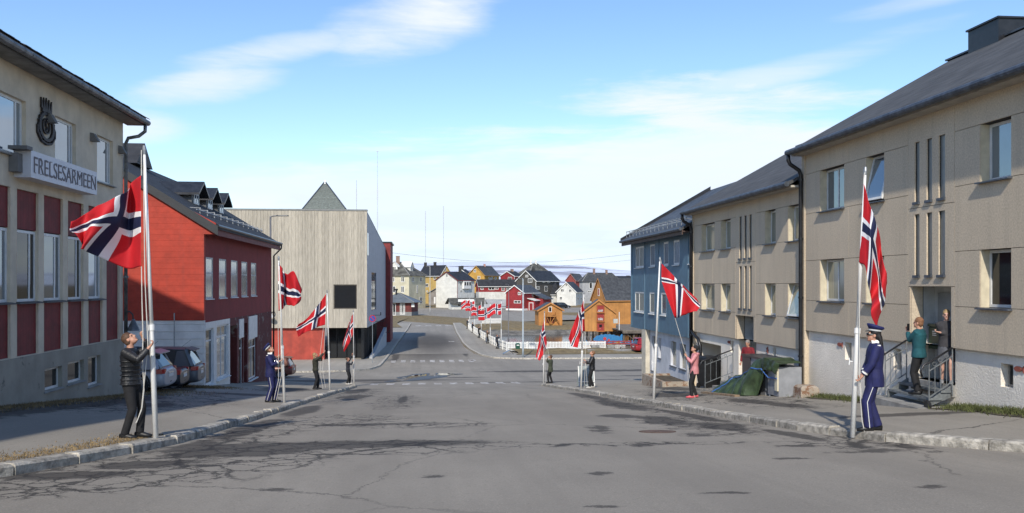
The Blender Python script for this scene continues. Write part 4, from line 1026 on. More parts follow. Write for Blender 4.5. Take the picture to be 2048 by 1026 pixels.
for r in (hol2[0], hol2[2]):
    m_ = MB(); FLT.box(m_, r[0], r[1], r[2], r[3], -.45, -.40); dd = m_.build('door', mat('dark_red_door', (.11, .014, .013), .6, .1), redB)
    m_ = MB(); FLT.box(m_, r[0] + .1, r[0] + .16, -4.1, -3.9, -.40, -.35); m_.build('handle', metal_grey, dd)
m_ = MB(); m_.box((xb - .2, ry0 + .02, zbR), (xb, ry1, zE)); m_.prism([(XL - .02, ry1, zbR), (xb, ry1, zbR), (xb, ry1, zE), (xr_, ry1, zrR - .05), (XL - .02, ry1, zE)], (0, -.2, 0)); m_.build('side_wall', dark_red, redB)
r_ = MB(); roof_metal = mat('dark_tile_roof', (.032, .033, .036), .75, .25, 2, .6, 3.0, kind='rows')
roofz = lambda x: zE + P_ * (XL - x) + .1
for x0, x1 in ((XL + ohx + .1, xr_), (xb - .5, xr_)):
    z0 = zrR + .1 - P_ * abs(x0 - x1)
    r_.prism([(x0, ry0 - .12, z0 + .25), (x1, ry0 - .12, zrR + .3), (x1, ry0 - .12, zrR + .42), (x0, ry0 - .12, z0 + .37)], (0, ry1 - ry0 + .3, 0))
roofR = r_.build('roof', roof_metal, redB)
m_ = MB()
for x0, x1 in ((XL + ohx + .12, xr_), (xb - .5, xr_)):
    z0 = zrR + .1 - P_ * abs(x0 - x1)
    m_.prism([(x0, ry0 - .15, z0 + .0), (x1, ry0 - .15, zrR + .10), (x1, ry0 - .15, zrR + .44), (x0, ry0 - .15, z0 + .39)], (0, .028, 0))
m_.build('verge_board', mat('black_verge', (.03, .032, .035), .6, .1), roofR)
m_ = MB(); m_.box((XL + ohx - .02, ry0 + .222, zE - .26), (XL + ohx + .02, ry1 + .1, zE + .22)); m_.build('eave_fascia', mat('dull_red_fascia', (.20, .05, .045), .7, .15), roofR)
m_ = MB(); m_.box((XL + .002, ry0 + .222, zE - .10), (XL + ohx - .021, ry1 + .1, zE - .06)); m_.build('soffit', mat('dull_red_fascia', (.2, .05, .045)), roofR)
m_ = MB(); m_.tube([(XL + ohx + .1, ry0 - .1, zE + .13), (XL + ohx + .1, ry1 + .15, zE + .13)], .075, 8); m_.build('gutter', black_metal, roofR)
m_ = MB(); m_.tube([(XL + ohx + .1, ry1 + .12, zE + .1), (XL + ohx + .08, ry1 + .12, zE - .15), (XL + .12, ry1 + .12, zE - .6), (XL + .10, ry1 + .12, zbR + .8)], .05, 8); m_.build('downpipe', black_metal, redB, smooth=True)
rz = lambda x: zrR + .42 - P_ * (x - xr_)                       # top of the street slope
for y in frange(ry0 + 1.2, ry1 - .8, 1.35):                       # snow guards
    x = XL - .45
    g_ = MB(); g_.box((x - .02, y - .02, rz(x) - .03), (x + .02, y + .02, rz(x) + .30)); g_.bar((x, y, rz(x) + .28), (x - .45, y, rz(x - .45) + .02), .03); g_.build('snow_guard', metal_grey, roofR)
m_ = MB(); m_.tube([(XL - .45, ry0 + .6, rz(XL - .45) + .17), (XL - .45, ry1 - .4, rz(XL - .45) + .17)], .022, 6); m_.build('snow_rail', metal_grey, roofR)
zincd = mat('dark_zinc', (.045, .047, .052), .4, .2, 4, metal=.3)
DORM = (44.1, 46.9, 49.5)
for y in DORM:
    xf = XL - 1.75; wdt = 1.45; zf = rz(xf) - .08; ztop = zf + .62; zpk = ztop + .42; xend = xf - (zpk - zf) / P_ - .3
    d_ = MB(); d_.prism([(xf, y, zf - .3), (xf, y + wdt, zf - .3), (xf, y + wdt, ztop), (xf, y + wdt / 2, zpk), (xf, y, ztop)], (xend - xf, 0, 0)); dm = d_.build('dormer', mat('dormer_slate', (.10, .105, .11), .6, .2, 5), redB)
    for s_ in (0, 1):
        d_ = MB(); ye = y - .28 if s_ == 0 else y + wdt + .28; zz = ztop - .16
        d_.prism([(xf + .42, ye, zz), (xf + .42, y + wdt / 2, zpk + .04), (xf + .42, y + wdt / 2, zpk + .15), (xf + .42, ye, zz + .11)], (xend - xf - .6, 0, 0)); d_.build('dormer_roof', zincd, dm)
    ff = Face((xf, 0, 0), (0, 1, 0), (1, 0, 0))
    window(ff, (y + .25, y + wdt - .25, zf + .08, ztop - .02), dm, -.03, .08, mull=(.5,), pane=glass)
m_ = MB(); m_.prism([(xr_ - 1.2, ry0 + 6, zrR + .2), (xr_ - 1.2, ry0 + 8.6, zrR + .2), (xr_ - 1.2, ry0 + 7.3, zrR + 1.35)], (1.9, 0, 0)); m_.build('roof_lantern', black_roof, redB)
m_ = MB(); m_.tube([(XL - 1.2, ry0 - .06, -4.6), (XL - 1.2, ry0 - .06, -1.2)], .025, 6); m_.build('conduit', metal_grey, redB)
# ------------------------------------------------------------------ museum clad in grey planks
MY = 95.0
mg = gz(MY) + .13
mu = thing('museum', (-14, MY, mg), 'tall plank clad museum with orange red ground floor and slate pyramid on its roof', 'building')
MF = Face((0, MY, 0), (1, 0, 0), (0, -1, 0))
mx1 = MF.uv(734, 500)[0]; mx0 = MF.uv(440, 500)[0]; mzt = MF.uv(600, 421)[1]; mzb = MF.uv(600, 656)[1]
plank = mat('silvered_plank', (.44, .395, .32), .85, .16, 3, .35, 20, objrand=.11, stretch=(6, 6, .35))
wv = MF.rect(667, 569, 714, 618)
wall(MB(), MF, mx0, mx1 - .05, mzb, mzt - .05, [wv], .5, -.05).build('backing_wall', mat('brown_backing', (.16, .13, .10), .9, .1), mu)
x = mx0; k = 0
while x < mx1 - .05:
    wdt = min(random.choice((.30, .36, .40)), mx1 - x); pr = R_(0, .022)
    spans = [(mzb + R_(-.01, .01), mzt)]
    if x + wdt > wv[0] and x < wv[1]:
        if x < wv[0] or x + wdt > wv[1]:
            if x < wv[0] and wv[0] - x > .03: m_ = MB(); MF.box(m_, x + .008, wv[0], mzb, mzt, -.046, .0 + pr); m_.build('plank', plank, mu)
            if x + wdt > wv[1]: m_ = MB(); MF.box(m_, wv[1], x + wdt - .008, mzb, mzt, -.046, .0 + pr); m_.build('plank', plank, mu)
            a, b2 = max(x, wv[0]), min(x + wdt, wv[1])
        else: a, b2 = x, x + wdt
        for z0, z1 in ((mzb, wv[2] - .0), (wv[3], mzt)):
            m_ = MB(); MF.box(m_, a + .004, b2 - .004, z0, z1, -.046, pr); m_.build('plank', plank, mu)
    else:
        m_ = MB(); MF.box(m_, x + .008, x + wdt - .008, spans[0][0], spans[0][1], -.046, pr); m_.build('plank', plank, mu)
    x += wdt
m_ = MB(); MF.box(m_, mx0, mx1 + .05, mzt, mzt + .16, -.6, .06); m_.build('parapet_cap', mat('zinc_cap', (.20, .205, .20), .5, .1), mu)
window(MF, wv, mu, .10, .10, pane=glass_dark, framem=mat('bronze_frame', (.10, .085, .065), .5, .1))
ow = mat('orange_red_cladding', (.42, .058, .034), .7, .15, 1, .25, 1.6, kind='boards_v')
streaks(ow, .4, .7)
ex0 = MF.uv(648, 690)[0]
m_ = MB(); MF.box(m_, mx0, ex0, mg - .6, mzb - .003, -1.2, -.35); m_.build('red_ground_wall', ow, mu)
m_ = MB(); MF.box(m_, ex0 + .002, mx1 - .1, mg - .6, mzb - .003, -4.2, -4.0); m_.build('entrance_back_wall', mat('charcoal_wall', (.03, .03, .032), .6, .1), mu)
for k in range(4):
    a = ex0 + .15 + k * (mx1 - ex0 - .3) / 4; b2 = a + (mx1 - ex0 - .3) / 4 - .08
    window(Face((0, MY + 2.2, 0), (1, 0, 0), (0, -1, 0)), (a, b2, mg + .02, mzb - .1), mu, 0, .08, pane=glass_dark, framem=black_metal)
m_ = MB(); MF.box(m_, ex0, mx1 - .06, mzb - .02, mzb - .004, -4.0, -.06); m_.build('entrance_ceiling', mat('charcoal_wall', (.03, .03, .032)), mu)
# side towards the street, zinc grey
A, B = V((mx1, MY, 0)), V((-5.35, 124, 0)); hh = (B - A).normalized(); nn_ = V((hh.y, -hh.x, 0))
SF = Face(A, hh, nn_); LN = (B - A).length
zincw = mat('zinc_wall', (.36, .375, .42), .55, .08, 1.5, .12, 2.2, kind='boards_v')
sw = [SF.rect(743, 545, 752.5, 620), SF.rect(732.5 + 1.5, 466, 737, 511)]
zfar = SF.uv(766.5, 492)[1]
m_ = MB(); wall(m_, SF, .01, LN, mzb, zfar, [(a, b2, z0, z1) for a, b2, z0, z1 in sw if z1 < zfar], .3)
m_.prism([SF.pt(.01, zfar, -.02), SF.pt(LN, zfar, -.02), SF.pt(.01, mzt, -.02)], -nn_ * .28); m_.build('side_wall', zincw, mu)
for r in sw: 
    if r[3] < zfar: window(SF, r, mu, .08, .05, mull=(.33, .66), pane=glass_dark, framem=black_metal)
    else: m_ = MB(); SF.box(m_, r[0], r[1], r[2], r[3], -.01, .02); m_.build('slit_window', glass_dark, mu)
m_ = MB(); SF.box(m_, .02, LN, mg - .6, mzb - .01, -.6, -.35); m_.build('glazed_base', glass_dark, mu)
for k in range(15):
    m_ = MB(); a = .1 + k * LN * .62 / 15; SF.box(m_, a, a + .08, mg - .1, mzb - .02, -.349, -.30); m_.build('mullion', black_metal, mu)
m_ = MB(); m_.prism([SF.pt(1.0, mg - .2, .5), SF.pt(LN * .8, mg - .2, .5), SF.pt(LN * .8, mg + 2.3, .5), SF.pt(1.0, mg + .15, .5)], -nn_ * .35); m_.build('ramp_parapet', mat('pale_concrete', (.42, .43, .44), .8, .1), mu)
# red lift tower behind
m_ = MB(); rr_ = SF.pt(LN + .02, 0, .1); m_.box((rr_.x - 8, rr_.y, mg - .6), (rr_.x + .55, rr_.y + 9, zfar + .6)); m_.build('red_wing', mat('museum_red', (.24, .03, .028), .7, .2, 1, .2, 2, kind='boards_v'), mu)
m_ = MB(); m_.box((rr_.x - 8, rr_.y - .05, zfar + .6), (rr_.x + .75, rr_.y + 9.2, zfar + .8)); m_.build('wing_roof', black_metal, mu)
# flat roof and the pyramid
m_ = MB(); m_.prism([(mx0, MY + .02, mzt - .1), (mx1, MY + .02, mzt - .1), (B.x, B.y, zfar - .1), (mx0, B.y, zfar - .1)], (0, 0, .05)); m_.build('flat_roof', slate, mu)
m_ = MB(); m_.box((mx0 - .2, MY + .6, mg - .6), (mx0, 124, mzt - .2)); m_.build('rear_wall', zincw, mu)
PY = 103; p0, p1, ap = atY(590, 420, PY), atY(705, 420, PY), atY(650, 363, PY + 3.5); hw = (p1.x - p0.x) / 2
pyr = bpy.data.materials.new('greenish_slate'); pyr = mat('greenish_slate_roof', (.16, .185, .165), .6, .3, 5, .4, 4, kind='rows', stretch=(1, 1, 5))
m_ = MB(); bz = mzt - 1.2; q = 1.12
for a, b2 in (((p0.x - .8, PY), (p1.x + .8, PY)), ((p1.x + .8, PY), (p1.x + .8, PY + 2 * hw)), ((p1.x + .8, PY + 2 * hw), (p0.x - .8, PY + 2 * hw)), ((p0.x - .8, PY + 2 * hw), (p0.x - .8, PY))):
    m_.face([(a[0], a[1], bz), (b2[0], b2[1], bz), ap])
po = m_.build('pyramid_roof', pyr, mu)
for a in ((p0.x - .8, PY, bz), (p1.x + .8, PY, bz)):
    m_ = MB(); m_.bar(a, ap + V((0, 0, .03)), .14, .08); m_.build('hip_flashing', lead, po)
m_ = MB(); m_.bar(ap + V((0, -.1, -.35)), ap + V((0, 0, .12)), .18); m_.build('finial', metal_grey, po)

# ------------------------------------------------------------------ houses across the bay
def house(name, label, uc, Y, ug, us, ang, veave, vridge, wallm, roofm, gable='L', wins=(), trim=None, chim=(), oh=.4, hip=0.0, base=None, basez=1.0, zb=None, cat='house', wframe=None, group=None, glz=None):
    """uc: the corner nearest us; ug/us: far edges of the gable side and of the eave side, as seen in the photograph"""
    ca, sa = math.cos(ang), math.sin(ang)
    if gable == 'L': ex, ey = V((-ca, sa, 0)), V((sa, ca, 0))
    else: ex, ey = V((ca, sa, 0)), V((-sa, ca, 0))
    C = atY(uc, veave, Y); ze = C.z
    def reach(d, u):
        k = (u - CX) / F; q = RT - FW * k
        return -C.dot(q) / d.dot(q)
    wg, ls = abs(reach(ex, ug)), abs(reach(ey, us))
    wg, ls = min(max(wg, 2), 30), min(max(ls, 2), 34)
    gm = C + ex * wg / 2; zr = (HY - vridge) / F * gm.dot(FW)
    g = zb if zb is not None else min(gz((C + ex * wg).y), gz(C.y)) - .4
    c0 = V((C.x, C.y, 0)); P = lambda a, b_, z: c0 + ex * a + ey * b_ + V((0, 0, z))
    t = thing(name, P(0, 0, max(g, -9)), label, cat, group)
    m_ = MB()
    if hip:
        m_.hexa([P(0, 0, g), P(wg, 0, g), P(wg, ls, g), P(0, ls, g)], [P(0, 0, ze), P(wg, 0, ze), P(wg, ls, ze), P(0, ls, ze)])
    else: m_.prism([P(0, 0, g), P(wg, 0, g), P(wg, 0, ze), P(wg / 2, 0, zr - .08), P(0, 0, ze)], ey * ls)
    m_.build('wall', wallm, t)
    if base:
        m_ = MB(); e = .04; m_.hexa([P(-e, -e, g), P(wg + e, -e, g), P(wg + e, ls + e, g), P(-e, ls + e, g)], [P(-e, -e, g + basez), P(wg + e, -e, g + basez), P(wg + e, ls + e, g + basez), P(-e, ls + e, g + basez)]); m_.build('foundation', base, t)
    m_ = MB(); sl = (zr - ze) / (wg / 2)
    if hip:
        r0, r1 = P(wg / 2, hip * ls, zr), P(wg / 2, ls * (1 - hip), zr); o = oh; zz = ze - sl * 0
        c = [P(-o, -o, zz), P(wg + o, -o, zz), P(wg + o, ls + o, zz), P(-o, ls + o, zz)]
        for f in ([c[0], c[1], r0], [c[1], c[2], r1, r0], [c[2], c[3], r1], [c[3], c[0], r0, r1], [p - V((0, 0, .12)) for p in c]): m_.face(f)
        for i in range(4): m_.face([c[i], c[(i + 1) % 4], c[(i + 1) % 4] - V((0, 0, .12)), c[i] - V((0, 0, .12))])
        ro = m_.build('roof', roofm, t)
        h_ = MB()
        for a, b2 in ((c[0], r0), (c[1], r0), (c[3], r1)): h_.bar(a + V((0, 0, .04)), b2 + V((0, 0, .04)), .22, .06)
        h_.build('hip_tiles', mat('hip_grey', (.30, .29, .27), .7, .1), ro)
    else:
        th = .16
        for x0, x1 in ((-oh, wg / 2), (wg + oh, wg / 2)):
            z0 = ze - sl * oh
            m_.prism([P(x0, -oh * .8, z0), P(x1, -oh * .8, zr), P(x1, -oh * .8, zr + th), P(x0, -oh * .8, z0 + th)], ey * (ls + 1.6 * oh))
        ro = m_.build('roof', roofm, t)
        if trim:
            for x0, x1 in ((-oh, wg / 2), (wg + oh, wg / 2)):
                m_ = MB(); z0 = ze - sl * oh
                m_.prism([P(x0, -oh * .8 - .03, z0 - .12), P(x1, -oh * .8 - .03, zr - .12), P(x1, -oh * .8 - .03, zr + th + .01), P(x0, -oh * .8 - .03, z0 + th + .01)], ey * .028); m_.build('verge_board', trim, ro)
            m_ = MB(); m_.obox(P(-oh - .03, -oh * .8, ze - sl * oh - .02), ex * .03, ey * (ls + 1.6 * oh), V((0, 0, .17))); m_.build('eave_board', trim, ro)
            m_ = MB(); m_.obox(P(-.03, -.03, g + .02), ex * .16, ey * .025, V((0, 0, ze - g - .1))); m_.build('corner_board', trim, t)
    fg = Face(P(0, 0, 0), ex, -ey); fs_ = Face(P(0, 0, 0), ey, -ex)
    for w_ in wins:
        f = fg if w_[0] == 'g' else fs_
        r = f.rect(*w_[1:5]); kw = dict(mull=(.5,)) ; kw.update(w_[5] if len(w_) > 5 else {})
        if r[1] - r[0] < .15 or r[1] - r[0] > 9: continue
        fr_ = min(.14, (r[1] - r[0]) * .14)
        o = window(f, r, t, -.03, fr_, framem=wframe or white_paint, pane=kw.pop('pane', glz or glass_dark), **kw)
    for (u0, v0, u1, v1, m2) in chim:
        pc = P(wg / 2, ls * .5, 0); d = pc.dot(FW); a, b2 = atY(u0, v0, pc.y), atY(u1, v0, pc.y); wdt = max(.5, abs(b2.x - a.x))
        # stand it on the ridge at the place it is seen
        k = ((u0 + u1) / 2 - CX) / F; q = RT - FW * k; p0 = P(wg / 2, 0, 0); tt = -p0.dot(q) / ey.dot(q); tt = min(max(tt, .6), ls - .6); pp = P(wg / 2, tt, 0)
        ztop = (HY - v0) / F * pp.dot(FW); m_ = MB(); m_.box((pp.x - wdt / 2, pp.y - .35, zr - .6), (pp.x + wdt / 2, pp.y + .35, ztop)); c_ = m_.build('chimney', m2, ro)
        m_ = MB(); m_.box((pp.x - wdt / 2 - .06, pp.y - .41, ztop - .12), (pp.x + wdt / 2 + .06, pp.y + .41, ztop)); m_.build('chimney_cap', m2, c_)
    return t, P, wg, ls, ze, zr, g
A_ = math.radians
bv = dict(kind='boards_v'); bh = dict(kind='boards_h')
cream = worn('cream_render', (.58, .53, .38), (.40, .36, .27), .58, .5, .85, .2, 4)
yellow = mat('yellow_boards', (.58, .39, .12), .7, .1, .8, .2, 5, **bh)
ochre = mat('ochre_boards', (.55, .31, .06), .7, .1, .8, .2, 5, **bh)
whiteh = mat('white_boards', (.68, .67, .62), .7, .08, .8, .2, 5, **bh)
teal = mat('teal_boards', (.05, .13, .17), .7, .1, .8, .2, 5, **bv)
redh = mat('red_boards', (.30, .022, .026), .7, .14, .8, .2, 5, **bh)
dgrey = mat('charcoal_boards', (.085, .078, .068), .75, .15, .8, .2, 5, **bh)
lgrey = mat('light_grey_boards', (.42, .42, .42), .8, .1, .8, .2, 5, **bv)
orang = mat('orange_boards', (.50, .225, .06), .75, .13, .7, .3, 4, **bv)
silver = mat('grey_wood', (.30, .27, .235), .9, .22, .8, .3, 3, **bv)
mixed = mat('lichen_slate', (.15, .145, .125), .85, .4, .7, .4, 2, kind='rows')
brick_c = mat('chimney_brick', (.30, .20, .16), .9, .2, 3, .3, 6, kind='rows'); blackc = mat('black_chimney', (.02, .02, .022), .6, .1)
tin = mat('blue_grey_tin', (.28, .31, .34), .45, .2, .6, .2, 2, metal=.2, kind='rows')
for q_ in (cream, yellow, ochre, whiteh, redh, lgrey, orang): streaks(q_, .35, .6, .8)
wt, wb = white_paint, mat('oxide_trim', (.17, .035, .03), .7, .1)

# big cream house with hipped roof
c_t, P, wg, ls, ze, zr, g = house('cream_house', 'large cream hipped house with white dormers and lichen covered slate roof', 818, 262, 756, 851, A_(24), 551, 523, cream, mixed, 'L', hip=.36, oh=.5,
    wins=[('g', 783, 554, 789.5, 564), ('g', 802, 553, 809, 564), ('g', 781, 572, 791, 585), ('g', 802, 572, 808.5, 585), ('s', 824, 554, 828, 564), ('s', 840, 554, 843.5, 564), ('s', 839, 594, 844, 608), ('s', 833, 571, 835.5, 586)], chim=[(792, 512, 799.5, 524, brick_c)])
for dr, (a, b2) in (('g', (.55, 0)), ('s', (0, .40))):
    q = P(wg * a if dr == 'g' else 1.3, 1.6 if dr == 'g' else ls * b2, 0); ex_ = (P(1, 0, 0) - P(0, 0, 0)); ey_ = (P(0, 1, 0) - P(0, 0, 0))
    along, inw = (ex_, ey_) if dr == 'g' else (ey_, ex_)
    q0 = q - along * 1.0; z0 = ze + .9; h1, h2 = 1.9, 3.1
    m_ = MB(); m_.prism([q0 + V((0, 0, z0)), q0 + along * 2 + V((0, 0, z0)), q0 + along * 2 + V((0, 0, z0 + h1)), q0 + along + V((0, 0, z0 + h2)), q0 + V((0, 0, z0 + h1))], inw * 3.2); dm = m_.build('dormer', whiteh, c_t)
    m_ = MB()
    for s_ in (-1, 1):
        cc_ = q0 + along * (1 + 1.4 * s_) + V((0, 0, z0 + h1 - .35)) - inw * .25; pk = q0 + along + V((0, 0, z0 + h2 + .05)) - inw * .25
        m_.prism([cc_, pk, pk + V((0, 0, .15)), cc_ + V((0, 0, .15))], inw * 3.4)
    m_.build('dormer_roof', white_paint, dm)
    ff = Face(V((q0.x, q0.y, 0)), along, -inw); window(ff, (.4, 1.6, z0 + .3, z0 + 1.8), dm, -.03, .16, mull=(.5,), pane=glass_dark, framem=white_paint)
house('yellow_house', 'yellow house with black roof and two black chimneys behind the cream house', 881, 300, 903, 838, A_(35), 549.5, 531, yellow, black_roof, 'R', trim=wt,
    wins=[('s', 867, 552, 872, 559), ('s', 851, 567, 857, 574), ('s', 853, 581, 856, 584), ('g', 888.5, 537, 892, 543)], chim=[(840, 525, 846, 534, blackc), (867, 524, 873, 534, blackc)])
w_t, P, wg, ls, ze, zr, g = house('white_house', 'white gabled house with oxide red verge and small bay window', 915, 268, 872, 949, A_(38), 560, 544, whiteh, black_roof, 'L', trim=wb,
    wins=[('g', 892, 547.5, 895.5, 554), ('s', 919, 563, 924, 570.5), ('s', 920, 580, 924, 585)], chim=[(917, 532, 923, 545, blackc)])
ey_ = P(0, 1, 0) - P(0, 0, 0); ex_ = P(1, 0, 0) - P(0, 0, 0)
m_ = MB(); m_.obox(P(-.6, ls * .28, ze - 2.6), -ex_ * -.6, ey_ * ls * .42, V((0, 0, 2.3))); bw_ = m_.build('bay_window', white_paint, w_t)
fb_ = Face(P(-.6, ls * .28, 0), ey_, -ex_)
for k in range(3): window(fb_, (.1 + k * ls * .14, .05 + (k + 1) * ls * .14 - .1, ze - 1.7, ze - .5), bw_, -.02, .08, pane=glass_dark, framem=white_paint)
house('teal_house', 'dark teal house mostly hidden behind the white gabled house', 941, 305, 905, 949, A_(30), 553, 539, teal, black_roof, 'L', trim=wt, wins=[('s', 941.8, 554, 945, 561), ('s', 942, 567, 945, 576)], chim=[(917, 531.5, 922, 540, blackc)])
house('ochre_house', 'ochre yellow gabled house with round attic window and pink chimney', 969, 300, 936.5, 998, A_(33), 550, 532, ochre, slate, 'L', trim=mat('ochre_trim', (.5, .27, .06)),
    wins=[('g', 947.5, 539, 952, 544.5), ('g', 955, 552, 960.5, 558.5), ('s', 977, 553.5, 981, 559), ('s', 981.5, 553.5, 985.5, 559), ('s', 989.5, 554, 993, 559)], chim=[(967, 528, 971, 536, mat('pink_brick', (.45, .25, .21), .9, .1))])
house('grey_shed', 'weathered board shed with pale tin roof beside the square', 889, 292, 857, 932, A_(28), 586, 577, silver, tin, 'L', oh=.5, wins=[('g', 868, 594, 871, 607, {'mull': (), 'pane': white_paint}), ('s', 882.5 + 7, 594, 896, 608, {'mull': (), 'pane': white_paint})])
house('slate_shed', 'low blue grey shed with black roof adjoining the board shed', 940, 288, 905, 962, A_(20), 592, 586, tin, black_roof, 'L', oh=.4, wins=[('s', 950, 592, 954, 596)])
house('kiosk', 'small white kiosk hut with shallow dark roof by the square', 904, 256, 897, 968, A_(70), 604, 597, whiteh, mixed, 'L', oh=.9, wins=[('s', 915, 607, 925, 613), ('s', 938, 606, 950, 613)], cat='kiosk')
m_ = MB(); q = atY(932, 601, 250); m_.box((q.x - 2.2, 249.6, q.z - .35), (q.x + 2.2, 249.8, q.z + .35)); tag(m_.build('kiosk_sign', white_paint), 'blank white fascia board fixed along the kiosk roof', 'sign')
house('red_long_house', 'long low red house over white basement with wide windows', 957.5, 288, 952, 1037, A_(78), 571, 559.5, redh, black_roof, 'L', trim=wt, base=whiteh, basez=4.6,
    wins=[('s', 961, 573, 967, 579.5), ('s', 977, 573, 989, 580), ('s', 990, 574, 997, 579), ('s', 1003, 573, 1009, 582), ('s', 1012, 573, 1019, 582), ('s', 977, 588.5, 989, 595)], zb=-7)
house('red_cottage', 'small red gabled cottage with white verge above the long red house', 1029, 318, 1001, 1044, A_(40), 552, 543, redh, black_roof, 'L', trim=wt, wins=[('g', 1016, 554, 1024, 560)], chim=[(1021, 538, 1027, 546, brick_c)])
house('pyramid_roof_house', 'tall house with grey lichen pyramid roof and two pale chimneys', 1058, 372, 1036, 1104, A_(42), 549, 526, lgrey, mixed, 'L', hip=.40, oh=.6, chim=[(1059.5, 520, 1063, 530, white_paint), (1069.5, 521, 1073, 530, white_paint)])
house('charcoal_house', 'large charcoal house with white corner boards and white framed windows', 1072, 280, 1033, 1119, A_(36), 561, 541.5, dgrey, black_roof, 'L', trim=wt,
    wins=[('g', 1051, 550, 1056.5, 554.5), ('g', 1056, 557, 1064.5, 565), ('g', 1060, 572, 1065, 576), ('s', 1084.5, 561, 1090.5, 565), ('s', 1094, 561, 1100, 566), ('s', 1072.6, 573, 1079, 579), ('s', 1089, 572, 1095, 583)], chim=[(1063.5, 537, 1069, 545, blackc)])
r_t, P, wg, ls, ze, zr, g = house('red_house', 'bright red gabled house with white verge and porch facing the bay', 1047.5, 248, 1012, 1078, A_(34), 585, 571, redh, slate, 'L', trim=wt, base=white_paint, basez=.9,
    wins=[('g', 1036, 584, 1042.5, 590), ('g', 1028, 601, 1042, 606.5), ('s', 1064, 586, 1068, 593), ('s', 1058.5, 601, 1062, 606)])
ey_ = P(0, 1, 0) - P(0, 0, 0); ex_ = P(1, 0, 0) - P(0, 0, 0)
m_ = MB(); m_.obox(P(0, ls * .25, g), -ex_ * 2.2, ey_ * 3.0, V((0, 0, 3.1))); pr_ = m_.build('porch', redh, r_t)
m_ = MB(); m_.prism([P(.2, ls * .25 - .3, g + 3.7), P(-2.6, ls * .25 - .3, g + 3.05), P(-2.6, ls * .25 - .3, g + 3.2), P(.2, ls * .25 - .3, g + 3.85)], ey_ * 3.6); m_.build('porch_roof', white_paint, pr_)
fp2 = Face(P(0, ls * .25, 0), -ex_, -ey_); window(fp2, (.4, 1.8, g + .1, g + 2.6), pr_, -.03, .18, pane=redh, framem=white_paint)
m_ = MB(); m_.obox(P(0, ls * .55, g), -ex_ * 3.4, ey_ * ls * .5, V((0, 0, 3.6))); an_ = m_.build('annex', redh, r_t)
m_ = MB(); m_.prism([P(.3, ls * .55 - .3, g + 5.2), P(-4.2, ls * .55 - .3, g + 3.4), P(-4.2, ls * .55 - .3, g + 3.6), P(.3, ls * .55 - .3, g + 5.4)], ey_ * (ls * .5 + .6)); m_.build('annex_roof', slate, an_)
house('white_gable_house', 'white house with steep gable and black roof beside the parked black car', 1151.5, 285, 1113.5, 1165, A_(20), 583, 564.5, whiteh, black_roof, 'L', trim=wt,
    wins=[('g', 1131, 567.5, 1134, 572, {'mull': ()}), ('g', 1121.5, 577.5, 1128, 584), ('g', 1137.5, 578, 1143.5, 584.5), ('g', 1119, 593, 1124.5, 599.5), ('s', 1154.5, 594, 1157, 600, {'mull': ()}), ('s', 1161, 594, 1163.5, 600, {'mull': ()})])
house('white_wing_house', 'low white wing with black roof joined to the steep white gable', 1097, 288, 1092, 1113.4, A_(70), 583, 565, whiteh, black_roof, 'L', trim=wt, wins=[('s', 1099.5, 592, 1102.5, 600, {'mull': ()})])
house('grey_green_house', 'grey house with wide hipped slate roof and white dormer window', 1165, 305, 1160, 1240, A_(68), 563, 545, lgrey, slate, 'L', hip=.18, wins=[('s', 1178.5, 565, 1184.5, 577, {'mull': ()}), ('s', 1175.5, 581, 1182, 585), ('s', 1167, 594, 1170, 600)], chim=[(1186, 537, 1190, 548, brick_c), (1211, 540, 1215, 548, brick_c)])
house('red_roof_house', 'reddish house glimpsed between the white gable and the grey house', 1151, 335, 1132, 1168, A_(40), 560, 548, mat('faded_red', (.28, .06, .05), .8, .1), slate, 'L', trim=mat('pink_trim', (.4, .2, .17)), chim=[(1119, 547, 1124.5, 552, blackc)])
house('far_house', 'distant dark roofed house beside the orange warehouse roof', 1236, 360, 1228, 1275, A_(66), 556, 552.5, mat('faded_red', (.28, .06, .05)), black_roof, 'L', chim=[(1253, 551, 1259, 557, blackc)])
# red pavilion by the museum
p_t, P, wg, ls, ze, zr, g = house('red_pavilion', 'low dark red pavilion with grey hipped tin roof beside the museum', 823, 214, 760, 836, A_(14), 604.5, 586, mat('dark_red_boards', (.15, .03, .026), .75, .2, .8, .25, 4, **bv), mat('grey_tin_roof', (.16, .18, .195), .5, .15, .6, .3, 3, metal=.1, kind='rows'), 'L', hip=.42, oh=.9, base=mat('grey_foundation', (.24, .24, .235), .9, .1), basez=1.25,
    wins=[('g', 785.5, 607, 791.5, 631, {'mull': ()}), ('g', 800, 607, 810, 629, {'mull': (.33, .66)})], cat='pavilion', zb=gz(214) - .2)
m_ = MB(); q = P(-.06, 1, 0); fs2 = Face(P(0, 0, 0), P(1, 0, 0) - P(0, 0, 0), -(P(0, 1, 0) - P(0, 0, 0))); r = fs2.rect(828 - 5, 607, 834 - 5, 614); fs2.box(m_, r[0], r[1], r[2], r[3], .03, .07); m_.build('notice_board', white_paint, p_t)
m_ = MB(); q = P(wg * .55, ls * .3, zr - .3); m_.tube([q, q + V((0, 0, .9))], .22, 10); m_.tube([q + V((0, 0, .9)), q + V((0, 0, 1.3))], .4, 10); m_.build('roof_vent', black_metal, p_t)
